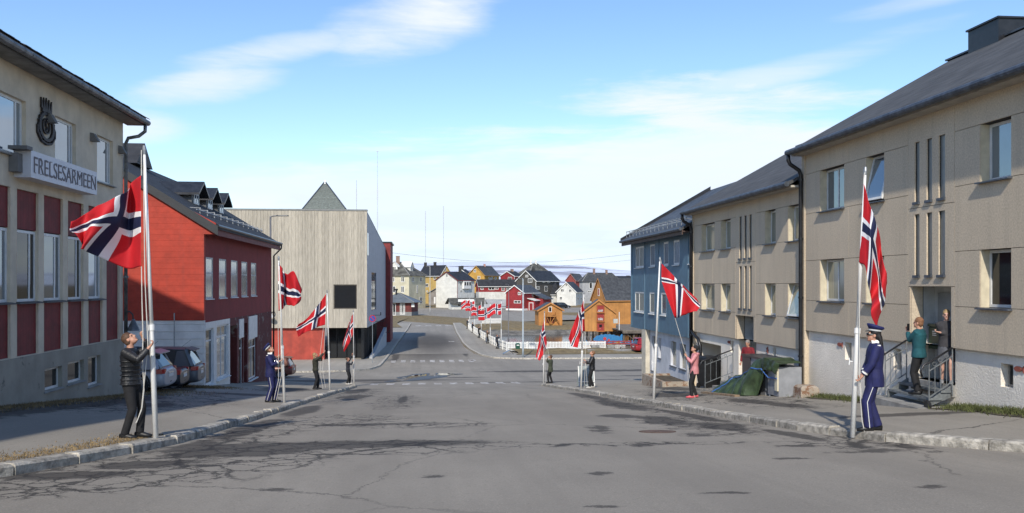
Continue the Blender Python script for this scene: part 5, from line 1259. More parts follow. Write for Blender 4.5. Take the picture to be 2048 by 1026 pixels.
# long retaining wall
A = atY(950, 612, 268); B = atY(1012, 612, 264)
for k in range(6):
    m_ = MB(); a = A.lerp(B, k / 6); b2 = A.lerp(B, (k + 1) / 6 - .006); m_.prism([(a.x, a.y, gz(266) - .3), (b2.x, b2.y, gz(266) - .3), (b2.x, b2.y, gz(266) + 2.6), (a.x, a.y, gz(266) + 2.6)], (0, .35, 0))
    if k == 0: rw = thing('retaining_wall', (A.x, A.y, gz(266)), 'long pale grey block wall below the red long house', 'wall')
    m_.build('wall_panel', mat('pale_block', (.40, .42, .44), .9, .12, .8, .3, 2.5, kind='boards_h'), rw)

# orange boathouses on piles
pile = mat('tarred_pile', (.16, .135, .11), .9, .25, 3); deckm = mat('grey_deck', (.24, .205, .16), .9, .25, 2, .3, 4, kind='boards_v')
def piles(par, x0, x1, y0, y1, ztop, nx, ny, zlow=-10.4, r=.13, brace=True):
    for j in range(ny):
        for i in range(nx):
            x = x0 + (x1 - x0) * i / max(1, nx - 1); y = y0 + (y1 - y0) * j / max(1, ny - 1); m_ = MB(); m_.tube([(x, y, zlow), (x + R_(-.05, .05), y, ztop)], [r * 1.1, r], 8); m_.build('pile', pile, par)
    if brace:
        for i in range(0, nx - 1, 2):
            a = x0 + (x1 - x0) * i / (nx - 1); b2 = x0 + (x1 - x0) * (i + 1) / (nx - 1); m_ = MB(); m_.bar((a, y0 - .16, ztop - .1), (b2, y0 - .16, ztop - 1.4), .09); m_.build('brace', pile, par)
s_t, P, wg, ls, ze, zr, g = house('boathouse', 'small orange boathouse on piles with loading stairs on its gable', 1077.5, 172, 1124.5, 1070, A_(5), 620, 606.5, orang, slate, 'R', oh=.35, zb=(HY - 652) / F * 172, trim=mat('orange_trim', (.5, .22, .06)),
    wins=[('g', 1097, 613.5, 1103.5, 624, {'mull': ()})], cat='boathouse')
piles(s_t, P(.2, 0, 0).x, P(wg - .2, 0, 0).x, P(0, .2, 0).y, P(0, ls - .3, 0).y, g, 5, 2, -9.6)
sf = Face(P(0, 0, 0), P(1, 0, 0) - P(0, 0, 0), -(P(0, 1, 0) - P(0, 0, 0)))
m_ = MB(); r = sf.rect(1091, 631, 1110, 633); sf.box(m_, r[0], r[1], r[2], r[3], .02, 1.2); dk_ = m_.build('loading_platform', orang, s_t)
for (ua, va, ub, vb) in ((1091, 633, 1099, 648), (1108, 633, 1099, 648), (1099, 633, 1099, 648), (1109, 633, 1118, 648), (1092, 624, 1092, 632), (1109, 624, 1109, 632), (1091, 625.5, 1110, 625.5)):
    m_ = MB(); a, b2 = sf.uv(ua, va), sf.uv(ub, vb); m_.bar(sf.pt(a[0], a[1], 1.0), sf.pt(b2[0], b2[1], .5), .12); m_.build('strut', mat('orange_trim', (.5, .22, .06)), dk_)
m_ = MB(); sf.box(m_, *sf.rect(1092, 633.5, 1108, 646), .005, .03); m_.build('dark_hatch', mat('dark_orange', (.2, .05, .03), .9, .1), s_t)
m_ = MB(); a = P(wg, 1, g - .2); m_.box((a.x, a.y - 1.5, g - .35), (a.x + 4.5, a.y + 3, g - .1)); dk2 = m_.build('side_deck', deckm, s_t)
piles(s_t, a.x + .3, a.x + 4.2, a.y - 1.2, a.y + 2.6, g - .35, 3, 2, -9.8, .11, False)

b_t, P, wg, ls, ze, zr, g = house('warehouse', 'orange gabled warehouse on piles with a column of red loading hatches', 1231.5, 150, 1163, 1236, A_(3), 626, 600.5, orang, slate, 'L', oh=.3, zb=(HY - 664) / F * 150, trim=mat('orange_trim', (.5, .22, .06)), cat='warehouse')
piles(b_t, P(wg - .2, 0, 0).x, P(.2, 0, 0).x, P(0, .2, 0).y, P(0, ls, 0).y, g, 6, 2)
bf = Face(P(0, 0, 0), P(1, 0, 0) - P(0, 0, 0), -(P(0, 1, 0) - P(0, 0, 0)))
hatch = worn('red_hatch', (.30, .035, .03), (.55, .45, .42), .6, 1.4)
for k, (v0, v1) in enumerate(((611, 624), (627.5, 641), (646.5, 661))):
    r = bf.rect(1194.5, v0, 1207.5, v1); m_ = MB(); bf.box(m_, r[0], r[1], r[2], r[3], .01, .06); h_ = m_.build('hatch', hatch, b_t)
    m_ = MB(); bf.box(m_, r[0] - .12, r[0], r[2] - .1, r[3] + .1, .01, .12); bf.box(m_, r[1], r[1] + .12, r[2] - .1, r[3] + .1, .01, .12); bf.box(m_, r[0], r[1], r[3], r[3] + .12, .01, .14); bf.box(m_, r[0] - .12, r[1] + .12, r[2] - .22, r[2] - .1, .01, .3); m_.build('hatch_frame', mat('dark_orange_trim', (.36, .11, .03), .8, .1), h_)
    if k == 2: window(bf, (r[0] + .25, r[1] - .25, r[2] + .5, r[3] - .15), h_, -.08, .06, pane=glass_dark, framem=hatch)
    else: m_ = MB(); bf.box(m_, r[0] + .15, r[1] - .15, r[2] + .06, r[2] + .4, .061, .075); m_.build('peeled_patch', mat('peeled_white', (.55, .5, .47), .9, .3, 4), h_)
d_t, P, wg, ls, ze, zr, g = house('warehouse', 'long orange warehouse with tall slate roof behind the hatched gable', 1198 + 14, 166, 1183, 1290, A_(74), 599.5, 557.5, orang, slate, 'L', oh=.25, zb=(HY - 657) / F * 166, trim=mat('orange_trim', (.5, .22, .06)), cat='warehouse', wins=[('g', 1196, 577, 1199.5, 592, {'mull': (), 'pane': hatch})])
# pier between the warehouses and the quay
pr = thing('pier', (20, 140, -9), 'grey timber pier on tall piles beside the orange warehouse', 'pier')
a, b2 = atY(1232, 660, 147), atY(1300, 660, 143); zt_ = -7.35
for k in range(14):
    m_ = MB(); x0 = a.x + (b2.x - a.x + 6) * k / 14; x1 = a.x + (b2.x - a.x + 6) * (k + 1) / 14 - .03; m_.box((x0, 142, zt_ - .18), (x1, 164, zt_)); m_.build('deck_board', deckm, pr)
m_ = MB(); m_.box((a.x, 141.9, zt_ - .5), (b2.x + 6, 142.2, zt_ - .19)); m_.build('edge_beam', pile, pr)
piles(pr, a.x + .3, b2.x + 5.5, 142.4, 160, zt_ - .19, 7, 3)
m_ = MB(); q = atY(1239, 655, 142.6); m_.tube([(q.x, 142.8, zt_), (q.x, 142.8, zt_ + 2.9)], .06, 8); tag(m_.build('pier_post', white_paint), 'thin white post standing on the timber pier', 'post')
m_ = MB(); q = atY(1235, 643, 143); m_.box((q.x - .3, 144.6, q.z - .35), (q.x + .4, 144.9, q.z + .35)); m_.box((q.x - .25, 144.58, q.z - .2), (q.x + .05, 144.6, q.z + .2)); tag(m_.build('heat_pump', mat('pump_white', (.5, .5, .45), .6, .1)), 'pale heat pump unit on the warehouse wall', 'heat pump')
# ------------------------------------------------------------------ white picket fence along the quay
fence = thing('picket_fence', (9.6, 107, gz(107) + .1), 'white picket fence curving along the quay in front of the water', 'fence')
FP = [(21.5, 106.4), (9.75, 106.4), (9.2, 111), (8.75, 120), (8.3, 132), (7.95, 146), (7.75, 160), (8.4, 172), (11, 177), (15, 178)]
for i, ((xa, ya), (xb, yb)) in enumerate(zip(FP, FP[1:])):
    d = V((xb - xa, yb - ya, 0)); L = d.length; d.normalize(); nr = V((-d.y, d.x, 0)); sec = max(1, round(L / 2.4))
    for s_ in range(sec):
        p = V((xa, ya, 0)) + d * L * s_ / sec; q = V((xa, ya, 0)) + d * L * (s_ + 1) / sec
        m_ = MB(); n_ = 13
        for k in range(n_):
            c = p.lerp(q, (k + .5) / n_); z = gz(c.y) + .16; w2 = d * (L / sec / n_) * .34
            h = 1.02 + .01 * math.sin(k * 7)
            m_.hexa([c - w2 + V((0, 0, z)), c + w2 + V((0, 0, z)), c + w2 + nr * .03 + V((0, 0, z)), c - w2 + nr * .03 + V((0, 0, z))],
                    [c - w2 + V((0, 0, z + h)), c + w2 + V((0, 0, z + h)), c + w2 + nr * .03 + V((0, 0, z + h)), c - w2 + nr * .03 + V((0, 0, z + h))])
        pk = m_.build('pickets', white_paint, fence); pk['kind'] = 'stuff'
        for hz in (.3, .85):
            m_ = MB(); m_.bar(p + nr * .055 + V((0, 0, gz(p.y) + .16 + hz)), q + nr * .055 + V((0, 0, gz(q.y) + .16 + hz)), .045, .09); m_.build('rail', white_paint, fence)
        m_ = MB(); c = p + nr * .1; m_.box((c.x - .05, c.y - .05, gz(c.y) + .0), (c.x + .05, c.y + .05, gz(c.y) + 1.22)); m_.build('post', white_paint, fence)

# ------------------------------------------------------------------ flagpoles and flags
flag_r = mat('flag_red', (.52, .008, .016), .75, .08, 3, .1, 60); flag_w = mat('flag_white', (.78, .78, .80), .75, .04, 3, .1, 60); flag_b = mat('flag_blue', (.006, .012, .055), .75, .08, 3, .1, 60)
pole_w = mat('pole_white', (.82, .81, .78), .35, .05, 3); ropem = mat('halyard_rope', (.62, .60, .55), .9, .1)
def flagpole(base, top, label, halyard=None, r=.034, group='flagpoles with raised flags'):
    base, top = V(base), V(top); t = thing('flagpole', base, label, 'flagpole', group); ax = top - base
    m_ = MB(); m_.tube([base - V((0, 0, .1)), base + ax * .38, base + ax * .385], [r * 1.3, r * 1.15, r * 1.15], 14); m_.build('lower_pole', pole_w, t, smooth=True)
    m_ = MB(); m_.tube([base + ax * .385, base + ax * .97], [r * .98, r * .62], 14); m_.build('upper_pole', pole_w, t, smooth=True)
    m_ = MB(); m_.tube([base + ax * .37, base + ax * .39], r * 1.5, 14); m_.build('collar', pole_w, t)
    m_ = MB(); m_.tube([base + ax * .97, base + ax * .985, top], [r * .8, r * .9, r * .55], 10); m_.build('truck', metal_grey, t)
    m_ = MB(); c = base + V((0, 0, 1.15)); m_.tube([c + V((-.06, 0, .06)), c + V((-.05, 0, 0)), c + V((-.06, 0, -.06))], .009, 6); m_.bar(c + V((-.05, 0, 0)), c, .012); m_.build('cleat', pole_w, t)
    for pts in (halyard or []):
        m_ = MB(); m_.tube(pts, .008, 5); m_.build('halyard', ropem, t)
    return t
def catmull(p0, p1, p2, p3, t): return .5 * ((2 * p1) + (p2 - p0) * t + (2 * p0 - 5 * p1 + 4 * p2 - p3) * t * t + (3 * p1 - p0 - 3 * p2 + p3) * t * t * t)
def cr(ks, pts, x):
    n_ = len(ks)
    for i in range(n_ - 1):
        if x <= ks[i + 1] + 1e-9: break
    t = (x - ks[i]) / (ks[i + 1] - ks[i])
    g = lambda k: pts[k] if 0 <= k < n_ else (2 * pts[0] - pts[1] if k < 0 else 2 * pts[-1] - pts[-2])
    return catmull(g(i - 1), pts[i], pts[i + 1], g(i + 2), t)
def flag(net, ss, ts, label, ripple=.02, sub=2, seed=0):
    """net[col][row] of points in the place, from the hoist outwards; a Norwegian ensign sewn of three colours"""
    nx, ny = 22 * sub, 16 * sub; m_ = MB(); ids = []
    for i in range(nx + 1):
        s_ = i / nx; row = []
        cp = [cr(ss, [net[c][r] for c in range(len(ss))], s_) for r in range(len(ts))]
        for j in range(ny + 1):
            t = j / ny; p = cr(ts, cp, t)
            a = ripple * min(1, s_ * 3); p = p + V((.4 * a * math.sin(9 * t + 5 * s_ + seed), a * math.sin(13 * s_ + 4 * t + seed) + .6 * a * math.sin(23 * s_ - 9 * t + seed * 2), .3 * a * math.sin(17 * s_ + seed) + .25 * a * math.sin(31 * s_ + 11 * t + seed)))
            row.append(m_.vert(p))
        ids.append(row)
    for i in range(nx):
        u = (i + .5) / sub
        for j in range(ny):
            v = (j + .5) / sub
            inb = 7 < u < 9 or 7 < v < 9; inw = 6 < u < 10 or 6 < v < 10
            m_.f.append([ids[i][j], ids[i + 1][j], ids[i + 1][j + 1], ids[i][j + 1]]); m_.mi.append(2 if inb else 1 if inw else 0)
    o = m_.build('flag', [flag_r, flag_w, flag_b], smooth=True)
    md = o.modifiers.new('cloth', 'SOLIDIFY'); md.thickness = .004
    return tag(o, label, 'flag', 'national flags on the street poles')
def net_px(Y, cols, x0, y0, k): return [[atY(x0 + a * k, y0 + b2 * k, Y + dy) for a, b2, dy in c] for c in cols]
T3 = (0, .5, 1); T5 = (0, .33, .5, .67, 1)
POLES = {}
for key, (u0, v0, u1, v1, Y, lab) in dict(
    L1=(312, 868, 288, 291, 14.9, 'white flagpole beside the person in the black puffer jacket'), L2=(569, 805, 557, 512, 28.2, 'white flagpole beside the uniformed man in blue cap'),
    L3=(660, 778, 654, 580, 41.5, 'white flagpole beside the person with long fair hair'), L4=(708, 769, 706.5, 620, 55.5, 'white flagpole at the street corner beside the person in navy'),
    R1=(1705, 881, 1731, 334, 14.2, 'white flagpole beside the uniformed woman in sunglasses'), R2=(1307, 805, 1320, 514, 27.5, 'white flagpole beside the woman in the pink jacket'),
    R3=(1162, 783, 1168, 583, 40.0, 'white flagpole beside the person in short black jacket'), R4=(1087, 773, 1089, 622, 53.4, 'white flagpole beside the person in the olive coat')).items():
    b_ = atY(u0, v0, Y); b_.z = (wl if key[0] == 'L' else wr)(b_.x, b_.y); t_ = atY(u1, v1, Y); POLES[key] = (b_, t_, Y, lab)
def zr2(dy, *p): return [(a, b2, dy) for a, b2 in p]
H1 = POLES['L1'][2]
flag(net_px(H1, [zr2(0, (282, 351), (282, 412), (282, 443), (282, 475), (282, 533)), zr2(.35, (262, 366), (261, 416), (258, 448), (260, 485), (254, 536)), zr2(-.05, (251, 386), (247, 413), (235, 443), (216, 466), (182, 507)),
     zr2(-.25, (206, 405), (205, 427), (196, 442), (186, 457), (163, 497)), zr2(.05, (176, 427), (174, 442), (170, 452), (168, 468), (163, 490)), zr2(-.2, (141, 443), (139, 453), (141, 462), (152, 467), (162, 482))], 0, 0, 1),
     (0, .18, .36, .55, .8, 1), T5, 'large flag folding over to the left beside the hall', .025, 3, 1)
flag(net_px(POLES['L2'][2], [zr2(0, (75, 120), (77, 345), (80, 570)), zr2(.1, (118, 172), (128, 372), (118, 552)), zr2(.45, (108, 190), (120, 372), (140, 520)), zr2(.25, (170, 222), (175, 400), (170, 512)), zr2(-.05, (228, 205), (238, 412), (222, 522)), zr2(.15, (292, 365), (293, 420), (284, 478))], 540, 500, .2144),
     (0, .24, .38, .52, .76, 1), T3, 'crumpled flag blowing right before the pale plank facade', .03, 2, 2)
flag(net_px(POLES['L3'][2], [zr2(0, (522, 410), (520, 555), (517, 697)), zr2(.15, (487, 462), (476, 590), (462, 712)), zr2(-.1, (448, 515), (428, 628), (404, 738)), zr2(.15, (350, 632), (335, 690), (322, 772)), zr2(-.1, (264, 694), (246, 737), (262, 812))], 540, 500, .2144),
     (0, .18, .36, .7, 1), T3, 'flag stretched out to the left below the big square window', .02, 2, 3)
flag(net_px(POLES['L4'][2], [zr2(0, (778, 592), (777, 690), (773, 785)), zr2(.2, (752, 640), (742, 742), (756, 830)), zr2(-.15, (716, 745), (706, 830), (740, 872)), zr2(.1, (682, 862), (682, 918), (692, 955))], 540, 500, .2144),
     (0, .36, .7, 1), T3, 'limp flag hanging before the dark museum entrance', .03, 2, 4)
flag(net_px(POLES['R1'][2], [zr2(0, (78, 130), (66, 375), (52, 585)), zr2(-.12, (108, 232), (98, 400), (84, 610)), zr2(-.2, (138, 330), (124, 440), (108, 720)), zr2(.1, (172, 470), (166, 640), (122, 795)), zr2(-.15, (198, 610), (172, 770), (124, 870)), zr2(.0, (211, 700), (192, 830), (150, 962))], 1700, 320, .3509),
     (0, .18, .36, .62, .8, 1), T3, 'long limp flag hanging above the uniformed woman in sunglasses', .02, 3, 5)
flag(net_px(POLES['R2'][2], [zr2(0, (190, 155), (187, 290), (193, 345), (203, 400), (338, 772)), zr2(.08, (290, 255), (286, 320), (292, 365), (298, 420), (352, 775)), zr2(-.12, (388, 362), (392, 385), (396, 405), (400, 440), (388, 768)), zr2(.05, (560, 525), (556, 548), (552, 568), (545, 610), (508, 716)), zr2(-.05, (612, 585), (628, 612), (630, 632), (620, 662), (590, 697))], 1290, 500, .1754),
     (0, .18, .36, .75, 1), T5, 'flag blowing right in front of the blue house', .015, 2, 6)
flag(net_px(POLES['R3'][2], [zr2(0, (792, 60), (796, 290), (806, 530)), zr2(-.15, (730, 215), (748, 325), (765, 540)), zr2(.2, (640, 430), (688, 555), (728, 640)), zr2(-.1, (566, 640), (610, 745), (692, 765))], 1060, 590, .1365),
     (0, .36, .7, 1), T3, 'flag drooping left in front of the orange warehouse', .035, 2, 7)
flag(net_px(POLES['R4'][2], [zr2(0, (207, 375), (222, 545), (250, 700)), zr2(-.15, (168, 495), (172, 605), (232, 800)), zr2(.2, (122, 735), (152, 765), (200, 852)), zr2(-.05, (84, 902), (104, 938), (142, 960))], 1060, 590, .1365),
     (0, .36, .7, 1), T3, 'flag hanging limp before the white picket fence', .035, 2, 8)
HAND = {}
def px(Y, *ps): return [atY(u, v, Y) for u, v in ps]
ROPES = dict(L1=[px(14.85, (283, 300), (283, 351)), px(14.85, (283, 533), (284, 600), (286, 672), (285, 720), (288, 780), (284, 815), (276, 838), (272, 846)), px(14.8, (287, 330), (290, 560), (296, 690), (289, 760), (283, 820), (273, 845))],
    L2=[px(28.1, (556, 520), (556, 527)), px(28.1, (556, 622), (557, 715), (557, 760), (551, 785), (548, 800)), px(28.05, (559, 540), (562, 714), (563, 750), (557, 780), (553, 800))],
    L3=[px(41.4, (653, 584), (652, 590)), px(41.4, (647, 655), (640, 710), (641, 750), (646, 777)), px(41.4, (653, 600), (648, 705), (645, 740), (651, 775))],
    L4=[px(55.4, (706, 626), (707, 705), (703, 766))],
    R1=[px(14.1, (1729, 345), (1727, 366)), px(14.1, (1718, 525), (1719, 745), (1721, 800), (1724, 840), (1730, 868)), px(14.15, (1720, 760), (1723, 790), (1727, 835), (1733, 862), (1729, 868))],
    R2=[px(27.4, (1321, 517), (1323, 527)), px(27.4, (1350, 636), (1366, 690), (1374, 716), (1380, 760), (1388, 790), (1392, 800)), px(27.4, (1374, 716), (1377, 770), (1384, 800), (1391, 801))],
    R3=[px(39.9, (1168, 590), (1168, 598)), px(39.9, (1170, 664), (1171, 722), (1168, 780)), px(39.9, (1171, 722), (1175, 779))],
    R4=[px(53.3, (1089, 626), (1088, 641)), px(53.3, (1095, 686), (1097, 714), (1094, 770)), px(53.3, (1092, 690), (1091, 770))])
for key, (b_, t_, Y, lab) in POLES.items(): flagpole(b_, t_, lab, ROPES[key])
# flags along the quay, small in the distance
QF = [(1002.5, 599.5, 110.5, 6.2, .92, 'A'), (980.5, 605, 120, 5.6, .95, 'B'), (962.5, 601, 133, 5.9, .88, 'C'), (949.5, 598, 147, 6.0, .9, 'D'), (939.5, 595, 160, 6.4, .9, 'E'), (970, 594, 172, 4.2, .0, 'F')]
near_w = {'A': 'first flagpole on the picket fence past its corner', 'B': 'second flagpole on the picket fence past its corner', 'C': 'third flagpole on the picket fence past its corner', 'D': 'fourth flagpole on the picket fence past its corner', 'E': 'last flagpole where the picket fence bends to the bay', 'F': 'thin white pole at the end of the fence without a flag'}
ordn = {'A': 'first', 'B': 'second', 'C': 'third', 'D': 'fourth', 'E': 'last'}
for u, v, Y, hgt, k, key in QF:
    tp = atY(u, v, Y); bs = V((tp.x, tp.y, gz(Y) + .13)); flagpole(bs, tp, near_w[key], None, .05, 'flagpoles along the quay')
    if k:
        s0 = 1.45 * k; top = tp + V((0, -.02, -.42 - (.35 if key in 'BC' else 0)))
        net = []
        for c, f in enumerate((0, .25, .5, .75, 1)):
            dx = -1.85 * k * f * .92; sag = -.30 * f * f - .12 * f + .12 * math.sin(c * 1.9 + u); dep = .22 * math.sin(c * 1.7 + u)
            net.append([top + V((dx, dep, sag)), top + V((dx * 1.0, dep * .7 + .05, sag - s0 / 2)), top + V((dx * .97, dep * .5, sag - s0 * (1 - .05 * f)))])
        flag(net, (0, .25, .5, .75, 1), T3, 'flag blowing left from the %s pole along the picket fence' % ordn[key], .03, 1, u)

# ------------------------------------------------------------------ lamps, masts, signs, wires
def lamp(u, vt, vb, Y, arm, label, r=.07, col_=metal_grey, head=.55):
    tp = atY(u, vt, Y); zb_ = gz(Y) + .1; t = thing('street_lamp', (tp.x, tp.y, zb_), label, 'street lamp')
    m_ = MB(); m_.tube([(tp.x, tp.y, zb_ - .2), (tp.x, tp.y, zb_ + 1.4), (tp.x, tp.y, zb_ + 1.45), (tp.x, tp.y, tp.z)], [r * 1.25, r * 1.25, r, r * .7], 10); m_.build('pole', col_, t, smooth=True)
    m_ = MB(); m_.tube([(tp.x, tp.y, tp.z - .02), (tp.x + arm * .5, tp.y, tp.z + .04), (tp.x + arm, tp.y, tp.z + .06)], r * .5, 8); m_.build('arm', col_, t)
    m_ = MB(); s_ = 1 if arm > 0 else -1; m_.loft([[(tp.x + arm + s_ * x, tp.y + y * w_, tp.z + .06 + z * h) for y, z in ((-1, -1), (1, -1), (.8, 1), (-.8, 1))] for x, w_, h in ((-.05, .06, .03), (.1, .13, .05), (head, .13, .04), (head + .1, .06, .02))]); m_.build('lamp_head', mat('lamp_head_dark', (.05, .055, .06), .5, .1), t)
lamp(1046, 558, 718, 96.8, -.15, 'tall grey street lamp on the pavement before the picket fence', .09, mat('lamp_grey', (.36, .41, .44), .5, .1))
lamp(541, 433, 730, 66, .45, 'dark street lamp between the red building and the plank facade', .09, mat('lamp_dark', (.13, .13, .14), .5, .1), .75)
lamp(1017.5, 569, 610, 240, -.4, 'slim street lamp left of the bright red gabled house', .09, mat('lamp_dark', (.13, .13, .14)))
lamp(860, 533, 627, 225, -.4, 'slim pale street lamp on the verge before the yellow house', .09, mat('lamp_pale', (.45, .45, .43), .5, .1))
lamp(1017, 614, 684, 112, -.3, 'short dark lamp post standing at the fence corner by the water', .06, mat('lamp_dark', (.13, .13, .14)))
for u, vt, lab in ((755, 303, 'tallest guyed radio mast rising over the museum roof'), (713, 360, 'thin radio mast beside the slate pyramid'), (851, 422, 'thin radio mast above the yellow house'), (887, 412, 'thin tall radio mast above the white gabled house')):
    Y = 700; tp = atY(u, vt, Y); t = thing('radio_mast', (tp.x, Y, -3), lab, 'mast'); w_ = .34 if u == 755 else .22; mm = mat('mast_grey', (.42, .44, .48), .6, .1)
    for dx, dy in ((-w_, 0), (w_, 0), (0, w_ * 1.7)):
        m_ = MB(); m_.bar((tp.x + dx, Y + dy, -4), (tp.x + dx, Y + dy, tp.z), .12); m_.build('leg', mm, t)
    m_ = MB(); zz = -3; s_ = 1
    while zz < tp.z - 2: m_.bar((tp.x - w_ * s_, Y, zz), (tp.x + w_ * s_, Y, zz + 1.8), .07); zz += 1.8; s_ = -s_
    o = m_.build('lattice', mm, t); o['kind'] = 'stuff'
    if u == 755: m_ = MB(); m_.bar((tp.x - .8, Y, tp.z), (tp.x + .8, Y, tp.z), .2, .5); m_.build('antenna', mm, t)
for (a, b2, lab) in (((772, 524, 190), (1300, 516, 190), 'upper thin overhead cable strung across the bay'), ((740, 500, 130), (1262, 508, 150), 'lower thin overhead cable from the museum side to the blue house')):
    p, q = atY(*a), atY(*b2); m_ = MB(); m_.tube([p.lerp(q, i / 16) - V((0, 0, 1.6 * math.sin(math.pi * i / 16))) for i in range(17)], .016, 4); tag(m_.build('overhead_cable', black_metal), lab, 'cable')
# no-parking sign
q = atY(745, 637, 90); zb_ = gz(90) + .13
t = thing('no_parking_sign', (q.x, 90, zb_), 'round blue and red no parking sign on a post by the museum corner', 'sign')
m_ = MB(); m_.tube([(q.x, 90, zb_ - .1), (q.x, 90, q.z + .35)], .03, 8); m_.build('post', metal_grey, t)
def disc(r, y0, y1, mm, name):
    m_ = MB(); m_.tube([(q.x, y0, q.z), (q.x, y1, q.z)], r, 28); return m_.build(name, mm, t)
sred, sblue = mat('sign_red', (.45, .012, .03), .4, .04), mat('sign_blue', (.01, .07, .32), .4, .04)
disc(.34, 89.95, 89.97, sred, 'sign_rim'); disc(.265, 89.935, 89.952, sblue, 'sign_face')
m_ = MB(); m_.bar((q.x - .19, 89.93, q.z + .19), (q.x + .19, 89.93, q.z - .19), .012, .075); m_.build('sign_bar', sred, t)
# lamp bracket on the plank facade
q = MF.uv(549, 634); t = thing('wall_lamp', (q[0], MY, q[1]), 'black bracket lamp on the plank facade beside the first left flags', 'lamp')
m_ = MB(); m_.tube([MF.pt(q[0], q[1] + .5, .03), MF.pt(q[0], q[1] + .6, .4), MF.pt(q[0] - .2, q[1] + .45, .6), MF.pt(q[0] - .2, q[1] + .2, .6)], .05, 8); m_.build('arm', black_metal, t)
m_ = MB(); m_.tube([MF.pt(q[0] - .2, q[1] + .35, .6), MF.pt(q[0] - .2, q[1] + .2, .6), MF.pt(q[0] - .2, q[1] - .02, .6)], [.08, .12, .36], 12); m_.build('lamp_shade', mat('enamel_white', (.55, .56, .55), .4, .05), t)
# dark bracket arms sticking out over the museum side
t = thing('bracket_lamps', (-5, 112, -4), 'cluster of black lamp brackets on the museum side wall', 'brackets')
for k in range(4):
    a = 6 + 5 * k; m_ = MB(); zz = mzb + 1.1 - .9 * k; m_.bar(SF.pt(a, zz, .01), SF.pt(a, zz, 1.0), .05); m_.bar(SF.pt(a, zz, 1.0), SF.pt(a, zz + .35, 1.0), .09); m_.build('bracket', black_metal, t)
# litter bin, sandwich boards
q = atY(1035.5, 703, 104.8); zb_ = gz(104.8) + .16; t = thing('litter_bin', (q.x, 104.8, zb_), 'dark green litter bin standing against the white picket fence', 'bin'); gm = mat('bin_green', (.012, .085, .055), .5, .1)
m_ = MB(); m_.loft([[(q.x + a * w_, 104.8 + b2 * w_, zb_ + z) for a, b2 in ((-1, -1), (1, -1), (1, 1), (-1, 1))] for z, w_ in ((0, .23), (.82, .26), (.9, .25), (.98, .17))]); m_.build('bin_body', gm, t)
m_ = MB(); m_.box((q.x - .15, 104.52, zb_ + .70), (q.x + .15, 104.545, zb_ + .80)); m_.build('slot', white_paint, t)
def aboard(x, y, zf, label, cface, lean=.28, h=1.0, w_=.32):
    z = zf; t = thing('sandwich_board', (x, y, z), label, 'sign board')
    for s_ in (-1, 1):
        m_ = MB(); m_.obox((x - w_, y + s_ * lean, z), (2 * w_, 0, 0), (0, -s_ * lean * .92, h), (0, .03, 0)); m_.build('panel', cface, t)
    for s_ in (-1, 1):
        m_ = MB(); m_.bar((x + s_ * w_, y - lean - .03, z), (x + s_ * w_, y - .03, z + h), .04); m_.build('leg', white_paint, t)
    m_ = MB(); m_.bar((x - w_, y - lean - .015, z + .25), (x + w_, y - lean - .015, z + .25), .05); m_.build('cross_bar', white_paint, t)
q = atY(1171.5, 766, 43.5); aboard(q.x, 43.5, wr(q.x, 43.5), 'grey sandwich board with white legs behind the person in black jacket', mat('board_grey', (.28, .32, .32), .5, .1), .3, .98, .38)
q = atY(1018, 709, 101); zb_ = gz(101) + .13; t = thing('fallen_board', (q.x, 101, zb_), 'blue sandwich board toppled over on the pavement by the litter bin', 'sign board')
m_ = MB(); m_.obox((q.x - .7, 100.7, zb_ + .04), (.75, 0, .42), (0, .6, 0), (-.02, 0, .04)); m_.build('panel', mat('board_blue', (.14, .24, .36), .4, .2, 5), t)
for k in (0, .55): m_ = MB(); m_.bar((q.x + .05, 100.72 + k, zb_ + .48), (q.x + .5, 100.72 + k, zb_ + .03), .04); m_.build('leg', black_metal, t)
# small playground / fish mural corner by the water
FY = 107.5; z0 = gz(107) + .1
t = thing('fish_sculpture', (20, FY, z0), 'painted blue slatted fish with yellow fins above the red railing', 'sculpture')
fb_ = mat('fish_blue', (.03, .16, .40), .6, .3, 6, c2=(.06, .30, .55)); fy = mat('fish_yellow', (.65, .40, .03), .6, .15, 5); cF = atY(1216, 679, FY); Lh = 1.75; Hh = .62
for k in range(34):
    f = -1 + 2 * (k + .5) / 34; h = Hh * math.sqrt(max(0, 1 - f * f)) * (1 - .12 * f) if f < .82 else .36 + (f - .82) * 1.6
    x = cF.x + f * Lh; low = .25 * h if f < .85 else .05
    m_ = MB(); m_.box((x - .066, FY - .02, cF.z - h + low), (x + .066, FY + .02, cF.z + h + .03 * math.sin(k * 5))); m_.build('slat', fb_, t)
    m_ = MB(); m_.box((x - .066, FY - .025, cF.z - h - .02 * (k % 3)), (x + .066, FY + .025, cF.z - h + low - .005)); m_.build('fin_slat', fy, t)
m_ = MB(); m_.tube([(cF.x - .4, FY - .05, cF.z + .1), (cF.x - .4, FY - .02, cF.z + .1)], .2, 12); m_.tube([(cF.x + .1, FY - .05, cF.z - .05), (cF.x + .1, FY - .02, cF.z - .05)], .13, 12); m_.build('red_spot', mat('spot_red', (.5, .04, .04), .6, .1), t)
for k in range(16):
    x = cF.x + (-3.2 + k * .13 if k < 8 else 2.2 + (k - 8) * .13); m_ = MB(); m_.box((x - .045, FY - .02, cF.z - .62), (x + .045, FY + .02, cF.z - .25 + .18 * math.sin(k * 1.9))); m_.build('wave_slat', fb_, t)
for s_ in (-1, 0, 1): m_ = MB(); m_.bar((cF.x + s_ * 1.2, FY + .05, z0 - .1), (cF.x + s_ * 1.2, FY + .05, cF.z), .1); m_.build('post', pile, t)
t = thing('red_railing', (20, 106.6, z0), 'faded red wooden railing with white lattice below the fish', 'railing'); rp_ = worn('faded_red_rail', (.30, .05, .05), (.5, .42, .4), .58, 4)
